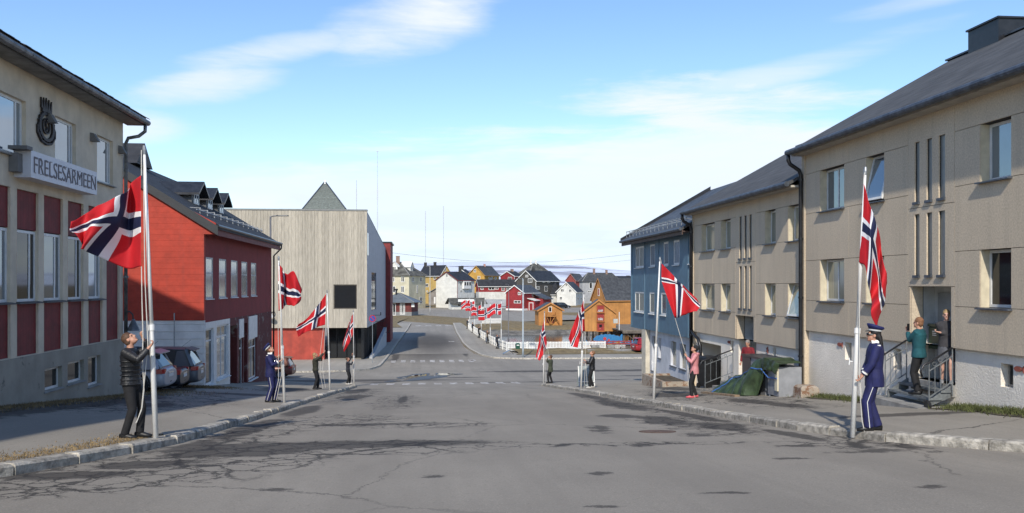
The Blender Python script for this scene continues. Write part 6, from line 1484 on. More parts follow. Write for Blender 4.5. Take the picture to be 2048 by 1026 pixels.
xa, xb = atY(1179, 695, 106.6).x, atY(1262, 695, 106.6).x
for zz in (.72, .98): m_ = MB(); m_.box((xa, 106.58, z0 + zz), (xb, 106.64, z0 + zz + .14)); m_.build('rail', rp_, t)
for k in range(8): m_ = MB(); x = xa + (xb - xa) * k / 7; m_.box((x - .06, 106.645, z0 - .1), (x + .06, 106.75, z0 + 1.15)); m_.build('post', rp_, t)
for pa, pb_ in ((1196, 1216), (1226, 1250)):
    A, B = atY(pa, 695, 106.4).x, atY(pb_, 695, 106.4).x; n_ = 8
    for k in range(n_ + 1): m_ = MB(); x = A + (B - A) * k / n_; m_.box((x - .03, 106.4, z0 + .1), (x + .03, 106.44, z0 + .62)); m_.build('lattice_bar', white_paint, t)
    for zz in (.1, .28, .46, .6): m_ = MB(); m_.box((A, 106.37, z0 + zz), (B, 106.395, z0 + zz + .05)); m_.build('lattice_rail', white_paint, t)
for k, (u, lab) in enumerate(((1190, 'square concrete plinth left of the white lattice'), (1221, 'square concrete plinth between the two lattices'))):
    q = atY(u, 700, 106.1); m_ = MB(); m_.loft([[(q.x + a * w_, 106.1 + b2 * .3, z0 + z) for a, b2 in ((-1, -1), (1, -1), (1, 1), (-1, 1))] for z, w_ in ((-.1, .45), (.55, .42), (.6, .5), (.68, .5))]); tag(m_.build('plinth', concrete), lab, 'plinth')
for k in range(3): 
    m_ = MB(); q0 = atY(1176, 710, 103.5 - .9 * k); m_.box((q0.x, 103.6 - .9 * k, z0 - .2), (q0.x + 11, 104.45 - .9 * k, z0 + .30 - .1 * k)); m_.build('step', concrete, None if k == 0 else st0)
    if k == 0: st0 = tag(bpy.context.scene.collection.objects[-1], 'broad weathered stone steps below the red railing', 'steps')
q = atY(1256, 700, 105.2); t = thing('bench', (q.x, 105.2, z0), 'grey wooden bench with slanted back beside the lattice', 'bench')
m_ = MB(); m_.box((q.x - 1.0, 105.0, z0 + .42), (q.x + .7, 105.5, z0 + .5)); m_.build('seat', deckm, t)
m_ = MB(); m_.obox((q.x + .55, 104.95, z0 + .45), (.10, 0, 0), (0, .6, 0), (.35, 0, .65)); m_.build('backrest', deckm, t)
for x in (-.9, .55): m_ = MB(); m_.box((q.x + x, 105.05, z0 - .1), (q.x + x + .1, 105.45, z0 + .42)); m_.build('leg', deckm, t)
# ------------------------------------------------------------------ cars
tyre = mat('tyre_rubber', (.018, .018, .019), .85, .1); rimm = mat('alloy_rim', (.42, .43, .45), .35, .1, metal=.6); cglass = mat('car_glass', (.05, .06, .065), .05, .03, metal=.35)
tail_r = mat('tail_light', (.42, .012, .012), .25, .1); bumper = mat('bumper_plastic', (.03, .03, .032), .6, .1); plate = mat('plate_white', (.7, .7, .68), .5, .03); chrome = mat('chrome', (.6, .6, .62), .2, .05, metal=.9)
def subsurf(o, lv=2):
    m = o.modifiers.new('round', 'SUBSURF'); m.levels = lv; m.render_levels = lv; o.data.polygons.foreach_set('use_smooth', [True] * len(o.data.polygons)); return o
def car(label, rear, ang, L, W, H, paint, suv=True, clear=.2, zf=None):
    """rear: middle of the rear bumper at ground level; ang: heading"""
    d = V((math.cos(ang), math.sin(ang), 0)); n_ = V((-d.y, d.x, 0)); O = V(rear)
    slope = (zf(O.x + d.x * L, O.y + d.y * L) - zf(O.x, O.y)) / L if zf else 0
    T = lambda x, y, z: O + d * x + n_ * y + V((0, 0, z + slope * x))
    t = thing('parked_car', O + d * L / 2, label, 'car'); w = W / 2; belt = H * (.60 if suv else .62); zb = clear
    st = [(-.02, .86, zb + .10, belt * .86), (-.01, .88, zb + .09, belt * .88), (.03, .93, zb + .05, belt * .94), (.12, .965, zb + .02, belt * .99), (.45, .985, zb, belt * 1.0), (L * .3, 1, zb, belt), (L * .55, 1, zb, belt * .985), (L * .72, .985, zb, belt * .95), (L * .93, .92, zb + .03, belt * .80), (L * .99, .78, zb + .15, belt * .66)]
    rings = []
    for x, k, b0, tp in st:
        ww = w * k; mid = b0 + (tp - b0) * .55
        rings.append([T(x, -ww * .9, b0), T(x, -ww, b0 + .14), T(x, -ww * 1.0, mid), T(x, -ww * .93, tp - .02), T(x, -ww * .5, tp + .02), T(x, ww * .5, tp + .02), T(x, ww * .93, tp - .02), T(x, ww, mid), T(x, ww, b0 + .14), T(x, ww * .9, b0)])
    m_ = MB(); m_.loft(rings); subsurf(m_.build('body', paint, t))
    # cabin
    xr0, xr1 = (.12, .50) if suv else (.75, 1.25); xf1, xf0 = L * .60, L * .76
    cs = [(xr0, .80, belt - .06, belt + .02), (xr1, .74, belt - .06, H - .06), (L * .36, .76, belt - .06, H - .01), (xf1 - .2, .75, belt - .06, H - .03), (xf0, .78, belt - .08, belt)]
    rings = []
    for x, k, b0, tp in cs:
        top = w * (k if tp > belt + .1 else k + .05); rings.append([T(x, -w * .92, b0), T(x, -top, tp - .02), T(x, -top * .6, tp + .015), T(x, top * .6, tp + .015), T(x, top, tp - .02), T(x, w * .92, b0)])
    m_ = MB(); m_.loft(rings); cb = m_.build('cabin_glass', cglass, t)
    m_ = MB(); m_.loft([[T(x, -w * k, tp + .0), T(x, -w * k * .5, tp + .04), T(x, w * k * .5, tp + .04), T(x, w * k, tp + .0), T(x, w * k * .97, tp - .05), T(x, -w * k * .97, tp - .05)] for x, k, tp in ((xr1 - .22, .70, H - .10), (xr1, .765, H - .045), (L * .36, .785, H), (xf1 - .2, .77, H - .03), (xf1 - .02, .74, H - .12))]); subsurf(m_.build('roof_skin', paint, t), 1)
    def pil(xa, za, xb, zb2, wd):
        for s_ in (-1, 1):
            m_ = MB(); m_.bar(T(xa, s_ * w * .925, za), T(xb, s_ * w * .775, zb2), wd, .045); m_.build('pillar', paint, t)
    pil(xr0 + .08, belt - .02, xr1 - .04, H - .05, .20 if suv else .12); pil(L * .30, belt - .02, L * .31, H - .05, .10); pil(L * .50, belt - .02, L * .47, H - .05, .09); pil(xf0 - .08, belt - .04, xf1 - .1, H - .07, .08)
    if suv:
        for s_ in (-1, 1):
            m_ = MB(); m_.prism([T(xr0 + .05, s_ * w * .93, belt - .04), T(xr0 + .75, s_ * w * .93, belt - .04), T(xr1 + .28, s_ * w * .80, H - .10), T(xr1 - .05, s_ * w * .79, H - .09)], n_ * s_ * .02); m_.build('quarter_panel', paint, t)
    # wheels and arches
    R_w = .34 if suv else .31
    for x in (L * .20, L * .80):
        for s_ in (-1, 1):
            c = T(x, s_ * (w - .10), R_w); m_ = MB(); m_.tube([c - n_ * s_ * .10, c - n_ * s_ * .08, c + n_ * s_ * .08, c + n_ * s_ * .10], [R_w * .9, R_w, R_w, R_w * .9], 20); wh = m_.build('wheel', tyre, t)
            m_ = MB(); m_.tube([c + n_ * s_ * .085, c + n_ * s_ * .108], [R_w * .66, R_w * .6], 16); m_.build('rim', rimm, wh)
            m_ = MB(); 
            for k in range(12):
                a0, a1 = math.pi * (k - .5) / 11, math.pi * (k + .5) / 11
                q = [T(x + r * math.cos(a), s_ * (w + .012), R_w + r * math.sin(a)) for r, a in ((R_w * 1.05, a0), (R_w * 1.05, a1), (R_w * 1.24, a1), (R_w * 1.24, a0))]
                m_.hexa(q, [p - n_ * s_ * .16 for p in q])
            m_.build('wheel_arch', bumper, t)
    # rear end
    m_ = MB(); m_.loft([[T(-.03 + x, y * w, z) for y, z in ((-k, zb + .05), (k, zb + .05), (k, zb + .36), (-k, zb + .36))] for x, k in ((0, .78), (.10, .95), (.5, 1.005))]); subsurf(m_.build('rear_bumper', bumper, t), 1)
    for s_ in (-1, 1):
        zc_ = belt * .86; m_ = MB(); m_.loft([[T(x, s_ * w * y, z) for z, y in ((zc_ - .06, k0), (zc_ + .09, k0 - .01), (zc_ + .09, k1 - .01), (zc_ - .06, k1))] for x, k0, k1 in ((-.012, .60, .82), (.05, .62, .935), (.24, .90, .985))]); m_.build('tail_light', tail_r, t)
    m_ = MB(); m_.obox(T(-.022, -.26, belt * .62), n_ * .52, -d * .012, V((0, 0, .11))); m_.build('number_plate', plate, t)
    m_ = MB(); m_.obox(T(-.012, -.3, belt * .76), n_ * .6, -d * .02, V((0, 0, .04))); m_.build('chrome_strip', chrome, t)
    if suv:
        m_ = MB(); m_.loft([[T(x, -w * .70, z), T(x, w * .70, z), T(x, w * .70, z + .035), T(x, -w * .70, z + .035)] for x, z in ((xr1 - .32, H - .13), (xr1 - .0, H - .04))]); m_.build('spoiler', paint, t)
    m_ = MB(); m_.tube([T(xr1 + .25, 0, H), T(xr1 - .1, 0, H + .28)], .005, 5); m_.build('antenna', black_metal, t)
    for s_ in (-1, 1):
        m_ = MB(); m_.ellipsoid(T(xf0 - .45, s_ * (w + .09), belt + .06), (.10, .10, .075), 8, 6); m_.build('mirror', paint, t)
        for x in (L * .34, L * .52): m_ = MB(); m_.obox(T(x, s_ * (w - .005), belt - .16), d * .2, n_ * s_ * .025, V((0, 0, .03))); m_.build('door_handle', paint, t)
        m_ = MB(); m_.ellipsoid(T(L * .95, s_ * w * .66, belt * .68), (.12, .12, .07), 8, 6); m_.build('headlight', plate, t)
    return t
def paintm(name, c): 
    m = mat(name, c, .36, .05, 2, metal=.15); return m
pi = math.pi
z = lambda x, y: wl(x, y)
car('grey crossover car with red tail lights parked against the white wall', (-8.75, 36.4, wl(-9, 36.4)), pi + .06, 4.3, 1.8, 1.62, paintm('grey_car_paint', (.10, .105, .115)), True, .24)
car('dark blue low saloon car parked between the silver and the grey car', (-8.75, 33.9, wl(-9, 33.9)), pi + .04, 4.4, 1.75, 1.30, paintm('navy_car_paint', (.022, .026, .035)), False, .16)
car('silver hatchback parked next to the hall behind the flagpole', (-8.65, 31.7, wl(-9, 31.7)), pi, 4.1, 1.72, 1.46, paintm('silver_car_paint', (.36, .37, .40)), True, .17)
pc = atY(588, 725, 72.0); car('brown crossover car crossing the side street by the orange red wall', (pc.x, 72, gz(72) + .004), pi - .05, 4.5, 1.85, 1.68, paintm('brown_car_paint', (.16, .055, .035)), True, .24)
pc = atY(1107, 612, 262); car('black estate car parked in front of the steep white house', (pc.x, 262, gz(262)), .25, 5.4, 2.0, 1.75, paintm('black_car_paint', (.012, .012, .014)), True, .2)
pc = atY(1267, 703, 102); car('red van with white roof stripe parked beyond the blue house', (pc.x, 102, gz(102) + .13), .1, 4.6, 1.9, 1.75, paintm('red_car_paint', (.30, .015, .022)), True, .22)

# ------------------------------------------------------------------ people
def remesh(mb, vox, name, mats, parent, smooth_it=5, off=None):
    me = mb.mesh('tmp', mats, V((0, 0, 0))); o = bpy.data.objects.new('tmp', me); col.objects.link(o)
    r = o.modifiers.new('r', 'REMESH'); r.mode = 'VOXEL'; r.voxel_size = vox; r.use_smooth_shade = True
    s_ = o.modifiers.new('s', 'SMOOTH'); s_.factor = .5; s_.iterations = smooth_it
    dg = bpy.context.evaluated_depsgraph_get(); me2 = bpy.data.meshes.new_from_object(o.evaluated_get(dg)); bpy.data.objects.remove(o)
    me2.name = name; me2.materials.clear(); me2.materials.append(mats)
    L = root_loc(parent)
    for v in me2.vertices: v.co = v.co - L
    me2.polygons.foreach_set('use_smooth', [True] * len(me2.polygons))
    ob = bpy.data.objects.new(name, me2); col.objects.link(ob); ob.parent = parent; return ob
def ik(a, c, l1, l2, hint):
    d = c - a; D = min(d.length, (l1 + l2) * .985); u = d.normalized(); c = a + u * D
    x = (l1 * l1 - l2 * l2 + D * D) / (2 * D); h = math.sqrt(max(0, l1 * l1 - x * x)); hp = hint - u * hint.dot(u); hp = hp.normalized() if hp.length > 1e-4 else V((0, 0, -1))
    return a + u * x + hp * h, c
def person(label, pos, face, height, lh, rh, jacket, trousers, hair, shoes, look=0.0, long_hair=0, hat=None, skirt=None, detail=1.0, stance=.10, hem=.84, puff=1.0, skinm=None, extras=(), crossed=False, hood=False, sk_legs=False, uniform=False, step=0.0, turn=0.0, glasses=False, group=None):
    """lh/rh: where the left and right hands are, in the place; look: how far the head tips back"""
    skinm = skinm or skin; O = V(pos); s_ = height / 1.75; t = thing('person', O, label, 'person', group)
    f = V((math.sin(face), math.cos(face), 0)); r = V((f.y, -f.x, 0)); up = V((0, 0, 1))
    W_ = lambda x, y, z: O + (r * x + f * y + up * z) * s_
    vx = .0105 / detail * s_; coat = jacket; n_ = 12
    # skeleton
    sh = {sd_: W_(sd_ * .185, -.01, 1.42) for sd_ in (-1, 1)}; hp_ = {sd_: W_(sd_ * .09, 0, .92) for sd_ in (-1, 1)}
    ft = {sd_: W_(sd_ * stance, (.10 if sd_ < 0 else -.06) + sd_ * step, .075) for sd_ in (-1, 1)}
    kn = {sd_: ik(hp_[sd_], ft[sd_], .44 * s_, .43 * s_, f)[0] for sd_ in (-1, 1)}
    hands = {-1: V(lh) if lh is not None else W_(-.26, .08, .84), 1: V(rh) if rh is not None else W_(.26, .08, .84)}
    el = {}
    for sd_ in (-1, 1): el[sd_], hands[sd_] = ik(sh[sd_], hands[sd_], .29 * s_, .26 * s_, r * sd_ * .5 - up * .9 - f * .25)
    neck0, hc = W_(0, -.005, 1.46), W_(0, .02 - .05 * math.sin(look), 1.625)
    # head frame: tips back by look, turns by turn
    Rh = Matrix.Rotation(-turn, 3, 'Z'); hf = (Rh @ f); hr = (Rh @ r); hfw = (hf * math.cos(look) + up * math.sin(look)); hup = (up * math.cos(look) - hf * math.sin(look))
    Hd = lambda x, y, z: hc + (hr * x + hfw * y + hup * z) * s_
    RM = Matrix((hr, hfw, hup)).transposed()
    def torso(mb, k, zlo, low=1.0, flare=1.0):
        prof = [(zlo, .165 * flare, .125 * flare), (.92, .170 * low, .125), (1.06, .150, .108), (1.22, .172, .120), (1.36, .190, .115), (1.43, .165, .095), (1.49, .075, .070)]
        prof = [p for p in prof if p[0] >= zlo - 1e-6]
        mb.loft([[W_(math.cos(a) * w_ * k, math.sin(a) * d_ * k + (-.012 if z > 1.3 else 0), z) for a in [2 * pi * i / 16 for i in range(16)]] for z, w_, d_ in prof])
    def hand(mb, sd_):
        c = hands[sd_]; d = (c - el[sd_]).normalized(); side = d.cross(up); side = side.normalized() if side.length > .1 else r; nrm = side.cross(d).normalized()
        mb.tube([c - d * .03 * s_, c + d * .03 * s_, c + d * .075 * s_], [(.026 * s_, .020 * s_), (.040 * s_, .019 * s_), (.038 * s_, .016 * s_)], 10)
        for q in range(4):                                     # four fingers curling round the rope
            b0 = c + d * .07 * s_ + side * (q - 1.5) * .020 * s_; ln = (.036, .042, .040, .030)[q] * s_
            mb.tube([b0, b0 + d * ln * .8 + nrm * ln * .2, b0 + d * ln * 1.0 + nrm * ln * .95, b0 + d * ln * .3 + nrm * ln * 1.25], [.0095 * s_, .009 * s_, .0085 * s_, .0075 * s_], 6)
        b0 = c + d * .015 * s_ + side * .036 * s_; mb.tube([b0, b0 + d * .03 * s_ + side * .022 * s_ + nrm * .01 * s_, b0 + d * .055 * s_ + side * .012 * s_ + nrm * .03 * s_], [.012 * s_, .011 * s_, .009 * s_], 6)
    # --- the body, one continuous figure
    b = MB(); torso(b, .86, .86)
    for sd_ in (-1, 1):
        b.tube([hp_[sd_] + up * .04 * s_, hp_[sd_].lerp(kn[sd_], .5), kn[sd_], kn[sd_].lerp(ft[sd_], .35), ft[sd_]], [.078 * s_, .070 * s_, .052 * s_, .052 * s_, .034 * s_], n_)
        fd = f; b.tube([ft[sd_] - fd * .05 * s_ - up * .03 * s_, ft[sd_] + fd * .08 * s_ - up * .035 * s_, ft[sd_] + fd * .17 * s_ - up * .045 * s_], [(.034 * s_, .034 * s_), (.040 * s_, .028 * s_), (.032 * s_, .02 * s_)], 10)
        b.tube([sh[sd_] - r * sd_ * .05 * s_, sh[sd_], el[sd_], hands[sd_]], [.055 * s_, .050 * s_, .038 * s_, .026 * s_], n_); hand(b, sd_)
    b.tube([neck0 - up * .04 * s_, neck0.lerp(hc, .55), hc], [.062 * s_, .055 * s_, .055 * s_], n_)
    b.ellipsoid(Hd(0, -.012, .03), (.074 * s_, .094 * s_, .090 * s_), 14, 10, RM); b.ellipsoid(Hd(0, .022, -.045), (.058 * s_, .066 * s_, .072 * s_), 12, 8, RM)
    b.ellipsoid(Hd(0, .066, -.092), (.030 * s_, .026 * s_, .022 * s_), 8, 6, RM)
    b.tube([Hd(0, .078, .022), Hd(0, .098, -.005), Hd(0, .106, -.024), Hd(0, .086, -.034)], [.010 * s_, .013 * s_, .016 * s_, .010 * s_], 8)
    b.tube([Hd(-.045, .072, .03), Hd(0, .084, .036), Hd(.045, .072, .03)], .014 * s_, 8)
    b.tube([Hd(-.02, .078, -.062), Hd(.02, .078, -.062)], .012 * s_, 6)
    for sd_ in (-1, 1): b.ellipsoid(Hd(sd_ * .074, -.006, -.012), (.014 * s_, .022 * s_, .034 * s_), 8, 6, RM)
    body = remesh(b, vx, 'body', skinm, t, 3)
    if detail >= .8:
        for sd_ in (-1, 1):
            m_ = MB(); m_.ellipsoid(Hd(sd_ * .032, .076, .008), (.012 * s_, .010 * s_, .0075 * s_), 8, 6, RM); m_.build('eye', mat('dark_eye', (.03, .022, .018), .3, .1), t)
        m_ = MB(); m_.tube([Hd(-.022, .082, -.062), Hd(0, .091, -.061), Hd(.022, .082, -.062)], .0055 * s_, 6); m_.build('mouth', mat('lips', (.36, .12, .10), .5, .1), t)
    # --- clothes
    if not skirt:
        b = MB(); b.loft([[W_(math.cos(a) * w_, math.sin(a) * d_, z) for a in [2 * pi * i / 16 for i in range(16)]] for z, w_, d_ in ((.80, .150, .115), (.90, .178, .132), (1.04, .160, .118))])
        for sd_ in (-1, 1): b.tube([hp_[sd_] + up * .05 * s_, hp_[sd_].lerp(kn[sd_], .5), kn[sd_], kn[sd_].lerp(ft[sd_], .5), ft[sd_] + up * .0], [x * s_ for x in ((.105, .100, .088, .084, .086) if uniform else (.098, .088, .072, .066, .066))], 14)
        tr = remesh(b, vx * 1.25, 'trousers', trousers, t, 4)
        if uniform:
            for sd_ in (-1, 1):
                m_ = MB(); m_.tube([hp_[sd_] + r * sd_ * .095 * s_ - up * .02 * s_, hp_[sd_].lerp(kn[sd_], .5) + r * sd_ * .099 * s_, kn[sd_] + r * sd_ * .088 * s_, kn[sd_].lerp(ft[sd_], .5) + r * sd_ * .084 * s_, ft[sd_] + r * sd_ * .086 * s_], [(.006 * s_, .006 * s_)] * 5, 6); m_.build('trouser_stripe', white_paint, tr)
    else:
        b = MB(); b.loft([[W_(math.cos(a) * w_, math.sin(a) * d_, z) for a in [2 * pi * i / 18 for i in range(18)]] for z, w_, d_ in ((.52, .215, .175), (.75, .205, .16), (.92, .18, .13), (1.02, .16, .12))]); remesh(b, vx * 1.4, 'skirt', skirt, t, 3)
    b = MB(); kj = 1.10 * puff
    prof_low = hem; torso(b, kj, prof_low, 1.0, 1.02)
    for sd_ in (-1, 1):
        wv_ = hands[sd_] - (hands[sd_] - el[sd_]).normalized() * .045 * s_
        b.tube([sh[sd_] - r * sd_ * .07 * s_, sh[sd_], sh[sd_].lerp(el[sd_], .55), el[sd_], el[sd_].lerp(wv_, .5), wv_], [x * s_ * puff for x in (.075, .073, .066, .060, .054, .046)], 14)
    b.tube([neck0 - up * .06 * s_, neck0 + up * .03 * s_], [.085 * s_, .070 * s_], 14)
    if hood: b.tube([W_(-.10, -.07, 1.47), W_(0, -.12, 1.45), W_(.10, -.07, 1.47)], [.045 * s_, .06 * s_, .045 * s_], 10)
    jk = remesh(b, vx * 1.1, 'jacket', coat, t, 3)
    if coat is puffer:                                              # quilting
        for k in range(7):
            z_ = .90 + .075 * k; w_, d_ = (.172 + (.01 if k > 3 else 0)) * kj * 1.01, .122 * kj * 1.01
            m_ = MB(); m_.tube([W_(math.cos(a) * w_, math.sin(a) * d_, z_) for a in [2 * pi * i / 24 for i in range(25)]], .010 * s_, 6); m_.build('quilting_seam', coat, jk)
    if uniform:
        for sd_ in (-1, 1):
            wv_ = hands[sd_] - (hands[sd_] - el[sd_]).normalized() * .09 * s_; d = (hands[sd_] - el[sd_]).normalized()
            m_ = MB(); m_.tube([wv_ - d * .022 * s_, wv_ + d * .022 * s_], .055 * s_, 14); m_.build('cuff_band', white_paint, jk)
            m_ = MB(); m_.obox(W_(sd_ * .19 - .05, -.06, 1.455), r * .10 * s_, f * .05 * s_, up * .018 * s_); m_.build('epaulette', white_paint, jk)
        m_ = MB(); m_.tube([W_(0, .05, 1.49), W_(0, -.07, 1.51)], [.066 * s_, .066 * s_], 12); m_.build('collar', white_paint, jk)
        for k in range(4): m_ = MB(); m_.ellipsoid(W_(.03, .136, .98 + .1 * k), (.012, .012, .012), 6, 4); m_.build('button', chrome, jk)
    for sd_ in (-1, 1):
        b = MB(); b.tube([ft[sd_] - f * .075 * s_ - up * .03 * s_, ft[sd_] + f * .02 * s_ - up * .022 * s_, ft[sd_] + f * .10 * s_ - up * .035 * s_, ft[sd_] + f * .195 * s_ - up * .046 * s_], [(.042 * s_, .046 * s_), (.046 * s_, .055 * s_), (.050 * s_, .040 * s_), (.036 * s_, .026 * s_)], 12); so_ = b.build('shoe', shoes, t, smooth=True)
    # --- hair and hats
    b = MB(); b.ellipsoid(Hd(0, -.018, .050), (.086 * s_, .100 * s_, .094 * s_), 16, 10, RM)
    b.ellipsoid(Hd(0, -.05, -.01), (.078 * s_, .065 * s_, .08 * s_), 14, 8, RM)
    if long_hair:
        b.tube([Hd(0, -.05, .03), Hd(0, -.09, -.05), Hd(0, -.10, -.14) * .5 + W_(0, -.10, 1.45) * .5, W_(0, -.135, 1.50 - long_hair)], [(.08 * s_, .06 * s_), (.085 * s_, .055 * s_), (.085 * s_, .045 * s_), (.05 * s_, .025 * s_)], 12)
    remesh(b, vx * 1.3, 'hair', hair, t, 2)
    if hat == 'cap':
        navy = mat('cap_navy', (.010, .014, .095), .7, .1)
        rg = lambda z, k, y0=0, tilt=0: [Hd(math.cos(a) * .088 * k, math.sin(a) * .105 * k - .015 + y0, z + tilt * math.sin(a)) for a in [2 * pi * i / 20 for i in range(20)]]
        m_ = MB(); m_.loft([rg(.075, 1.02), rg(.105, 1.04)]); hb = m_.build('cap_band', mat('cap_trim', (.55, .55, .55), .5, .1), t)
        m_ = MB(); m_.loft([rg(.100, 1.05), rg(.135, 1.32, 0, .02), rg(.155, 1.40, .0, .025), rg(.172, 1.25, 0, .02), rg(.178, .5, 0, .01)]); m_.build('cap_crown', navy, t, smooth=True)
        m_ = MB(); m_.loft([[Hd(x, y, z) for x, y, z in ((-.07, .06, .078), (-.05, .125, .058), (0, .145, .050), (.05, .125, .058), (.07, .06, .078))] , [Hd(x, y, z - .008) for x, y, z in ((-.07, .06, .078), (-.05, .125, .058), (0, .145, .050), (.05, .125, .058), (.07, .06, .078))]]); m_.build('cap_peak', black_metal, t)
    if hat == 'beanie':
        b = MB(); b.ellipsoid(Hd(0, -.022, .058), (.092 * s_, .108 * s_, .092 * s_), 16, 10, RM); b.tube([Hd(0, -.01, .035), Hd(0, -.012, .075)], [(.094 * s_, .108 * s_), (.092 * s_, .106 * s_)], 18); m_ = remesh(b, vx * 1.3, 'beanie', mat('black_knit', (.015, .015, .017), .9, .1), t, 2)
    if glasses:
        m_ = MB(); m_.tube([Hd(-.072, .02, .012), Hd(-.06, .083, .012), Hd(-.03, .098, .006), Hd(0, .10, .012), Hd(.03, .098, .006), Hd(.06, .083, .012), Hd(.072, .02, .012)], [.006, .012, .018, .006, .018, .012, .006], 8); m_.build('sunglasses', black_metal, t)
    return t, W_, Hd
def cloth(name, c, rough=.85, b=.25, bs=25): return mat(name, c, rough, .18, 7, b, bs)
blackc_ = cloth('black_cloth', (.013, .013, .015)); puffer = mat('black_puffer', (.016, .017, .020), .45, .15, 6, .5, 14); unif = cloth('uniform_blue', (.010, .013, .085), .75, .15)
olive = cloth('olive_cloth', (.040, .040, .028)); olive2 = cloth('olive_coat_cloth', (.055, .065, .042)); navyc = cloth('navy_cloth', (.022, .024, .036)); pink = mat('pink_jacket', (.60, .24, .25), .55, .1, 6, .3, 16)
tealc = cloth('teal_fleece', (.010, .085, .105)); greyc = cloth('charcoal_knit', (.045, .043, .047)); redc = cloth('red_knit', (.21, .014, .022)); greysk = cloth('grey_skirt_cloth', (.10, .105, .12))
brownh = mat('brown_hair', (.11, .055, .03), .7, .25, 20); blond = mat('fair_hair', (.42, .28, .13), .7, .3, 20); blackh = mat('black_hair', (.012, .010, .010), .5, .2, 20); greyh = mat('grey_hair', (.28, .25, .23), .7, .2, 20); ginger = mat('short_ginger_hair', (.25, .12, .06), .8, .2, 20)
blk = mat('black_shoe', (.014, .014, .015), .5, .1); whs = mat('white_shoe', (.6, .58, .54), .6, .1); pks = mat('pink_shoe', (.75, .13, .15), .6, .1)
def at(u, v, Y): return atY(u, v, Y)
def stand(u, Y, zf): p = atY(u, HY, Y); return V((p.x, Y, zf(p.x, Y)))
Y = 14.9
p1, W1, _ = person('person in black puffer jacket looking up and hauling a halyard', stand(262, Y, wl), pi / 2 + .15, 1.70, at(286, 676, Y), at(299, 694, Y - .2), puffer, blackc_, brownh, blk, look=.85, puff=1.10, hem=.88)
m_ = MB()
for k in range(9):
    a = 6.283 * k / 8; m_.ellipsoid(W1(.105 + .004, .0 + .014 * math.cos(a) * (k > 0), .73 + .014 * math.sin(a) * (k > 0)), (.007, .007, .007), 6, 4)
m_.build('embroidered_mark', white_paint, p1)
Y = 28.2; person('uniformed man in blue cap looking up at his flag', stand(541, Y, wl), pi / 2 + .1, 1.74, at(557, 716, Y + .05), at(560, 722, Y - .15), unif, unif, brownh, blk, look=.8, hat='cap', uniform=True, hem=.78, detail=.9, puff=1.1)
Y = 41.5; person('person with long fair hair in olive jacket raising a flag', stand(631, Y, wl), pi / 2 - .1, 1.68, at(641, 711, Y + .1), at(648, 705, Y - .15), olive, blackc_, blond, blk, look=.55, long_hair=.28, detail=.75, hem=.9, puff=1.08)
Y = 55.4; person('person in navy jacket and white shoes at the corner flagpole', stand(696, Y, wl), pi / 2, 1.66, at(706.5, 706, Y + .1), at(706, 722, Y - .15), navyc, blackc_, brownh, whs, look=.7, detail=.7)
Y = 14.15; person('uniformed woman in blue cap and sunglasses holding the rope', stand(1749, Y, wr), -1.25, 1.70, at(1719, 762, Y - .1), at(1717, 768, Y + .02), unif, unif, blackh, blk, look=.12, hat='cap', uniform=True, long_hair=.22, glasses=True, hem=.76, puff=1.12, stance=.08)
Y = 27.4; person('woman in pink jacket and black beanie pulling a halyard', stand(1389, Y, wr), -pi / 2 + .15, 1.64, at(1373, 713, Y - .1), at(1375, 720, Y + .1), pink, blackc_, blackh, pks, look=.55, hat='beanie', hem=.80, hood=True, detail=.9, puff=1.05)
Y = 39.9; person('person in short black jacket and white shoes looking up', stand(1184, Y, wr), -pi / 2 + .1, 1.68, at(1171, 722, Y - .1), at(1170.5, 726, Y + .1), puffer, blackc_, ginger, whs, look=.75, detail=.75, puff=1.07, hem=.86)
Y = 53.3; person('person in olive coat with raised arms before the crossing', stand(1101, Y, wr), -pi / 2 + .5, 1.70, at(1096, 715, Y + .1), at(1094, 722, Y + .2), olive2, blackc_, brownh, blk, look=.4, detail=.7, hem=.70, puff=1.06)
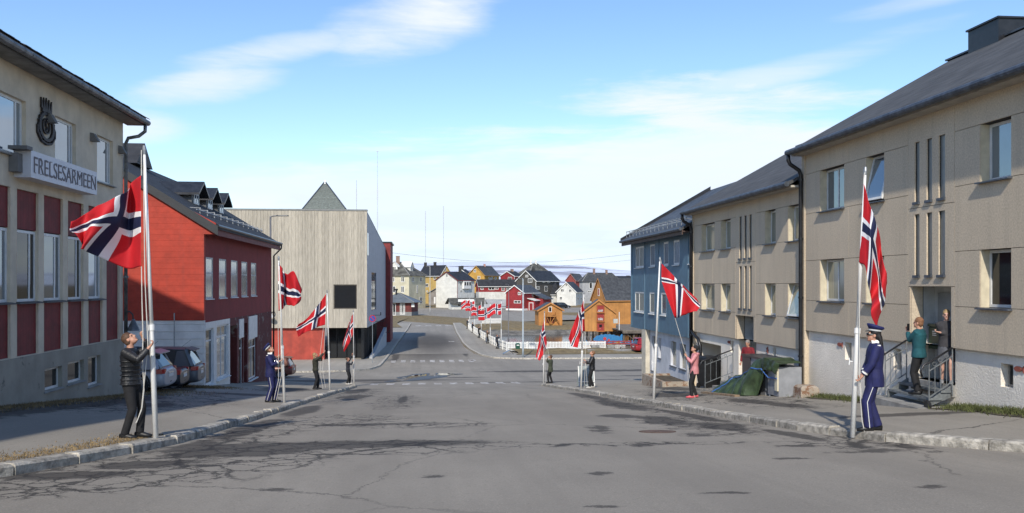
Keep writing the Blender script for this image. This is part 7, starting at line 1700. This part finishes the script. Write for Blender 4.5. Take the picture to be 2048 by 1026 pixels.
# at the doorway of the near house
mp = V((XR - .62, FRT.uv(1843, 700)[0] + .9 * 0, -2.42)); mp = V((XR - .38, 19.2, -2.46))
hq = atY(1815, 662, 19.45)
pm, Wm, _ = person('man in teal fleece photographing with a phone on the iron steps', mp, -.75, 1.72, hq, None, tealc, blackc_, ginger, blk, look=.1, detail=.95, hem=.84, puff=1.14, step=.10)
m_ = MB(); m_.obox(hq + V((-.045, -.06, .02)), V((.07, .03, 0)), V((.004, -.010, 0)), V((0, 0, .15))); tag(m_.build('phone', black_metal), 'black phone held up by the man in teal', 'phone')
wp = V((XR + .10, 18.92, -2.198))
fw_ = pi + .55; f_ = V((math.sin(fw_), math.cos(fw_), 0)); r_ = V((f_.y, -f_.x, 0)); s__ = 1.64 / 1.75
person('woman in charcoal cardigan and grey skirt with folded arms in the doorway', wp, fw_, 1.64, wp + (r_ * .16 + f_ * .15) * s__ + V((0, 0, 1.22 * s__)), wp + (-r_ * .16 + f_ * .13) * s__ + V((0, 0, 1.16 * s__)), greyc, None, blond, mat('grey_shoe', (.25, .25, .26), .7, .1), skirt=greysk, skinm=skin_pale, detail=.95, hem=.80)
rp2 = V((XR - .17, 30.5, -3.56)); person('woman in red jumper leaning out of the recessed doorway', rp2, pi + .9, 1.62, None, None, redc, blackc_, greyh, blk, look=-.2, detail=.8)
# people on the quay pavement
QP = [(994, 110.0, navyc, 'person in navy jacket with arms raised at the first quay pole', brownh), (974.5, 120, cloth('brown_coat_cloth', (.10, .065, .04)), 'person in brown coat standing at the second quay pole', ginger), (957.5, 132.5, blackc_, 'person in black reaching up at the third quay pole', blackh),
      (945, 146.5, navyc, 'person in dark blue standing at the fourth quay pole', greyh), (934.5, 160, cloth('navy_suit_cloth', (.012, .016, .03)), 'person in dark suit at the last quay pole', greyh)]
for k, (u, Y, c_, lab, hr_) in enumerate(QP):
    p = stand(u, Y, lambda x, y: gz(y) + .125); up_ = k in (0, 2, 1)
    person(lab, p, pi / 2 + .3, 1.74, p + V((.35, .05, 1.62 if up_ else 1.3)), p + V((.33, -.1, 1.5 if up_ else 1.2)), c_, blackc_, hr_, blk, look=.3, detail=.42, group='people raising flags on the quay')
for k, (u, lab) in enumerate(((959.5, 'distant person in black standing beyond the far fence'), (966.5, 'distant person in dark green standing beyond the far fence'))):
    p = stand(u, 184 + k, lambda x, y: gz(y) + .01); person(lab, p, pi, 1.75, None, None, blackc_ if k == 0 else cloth('dark_green_cloth', (.015, .03, .025)), blackc_, brownh, blk, detail=.38, group='people standing by the square')
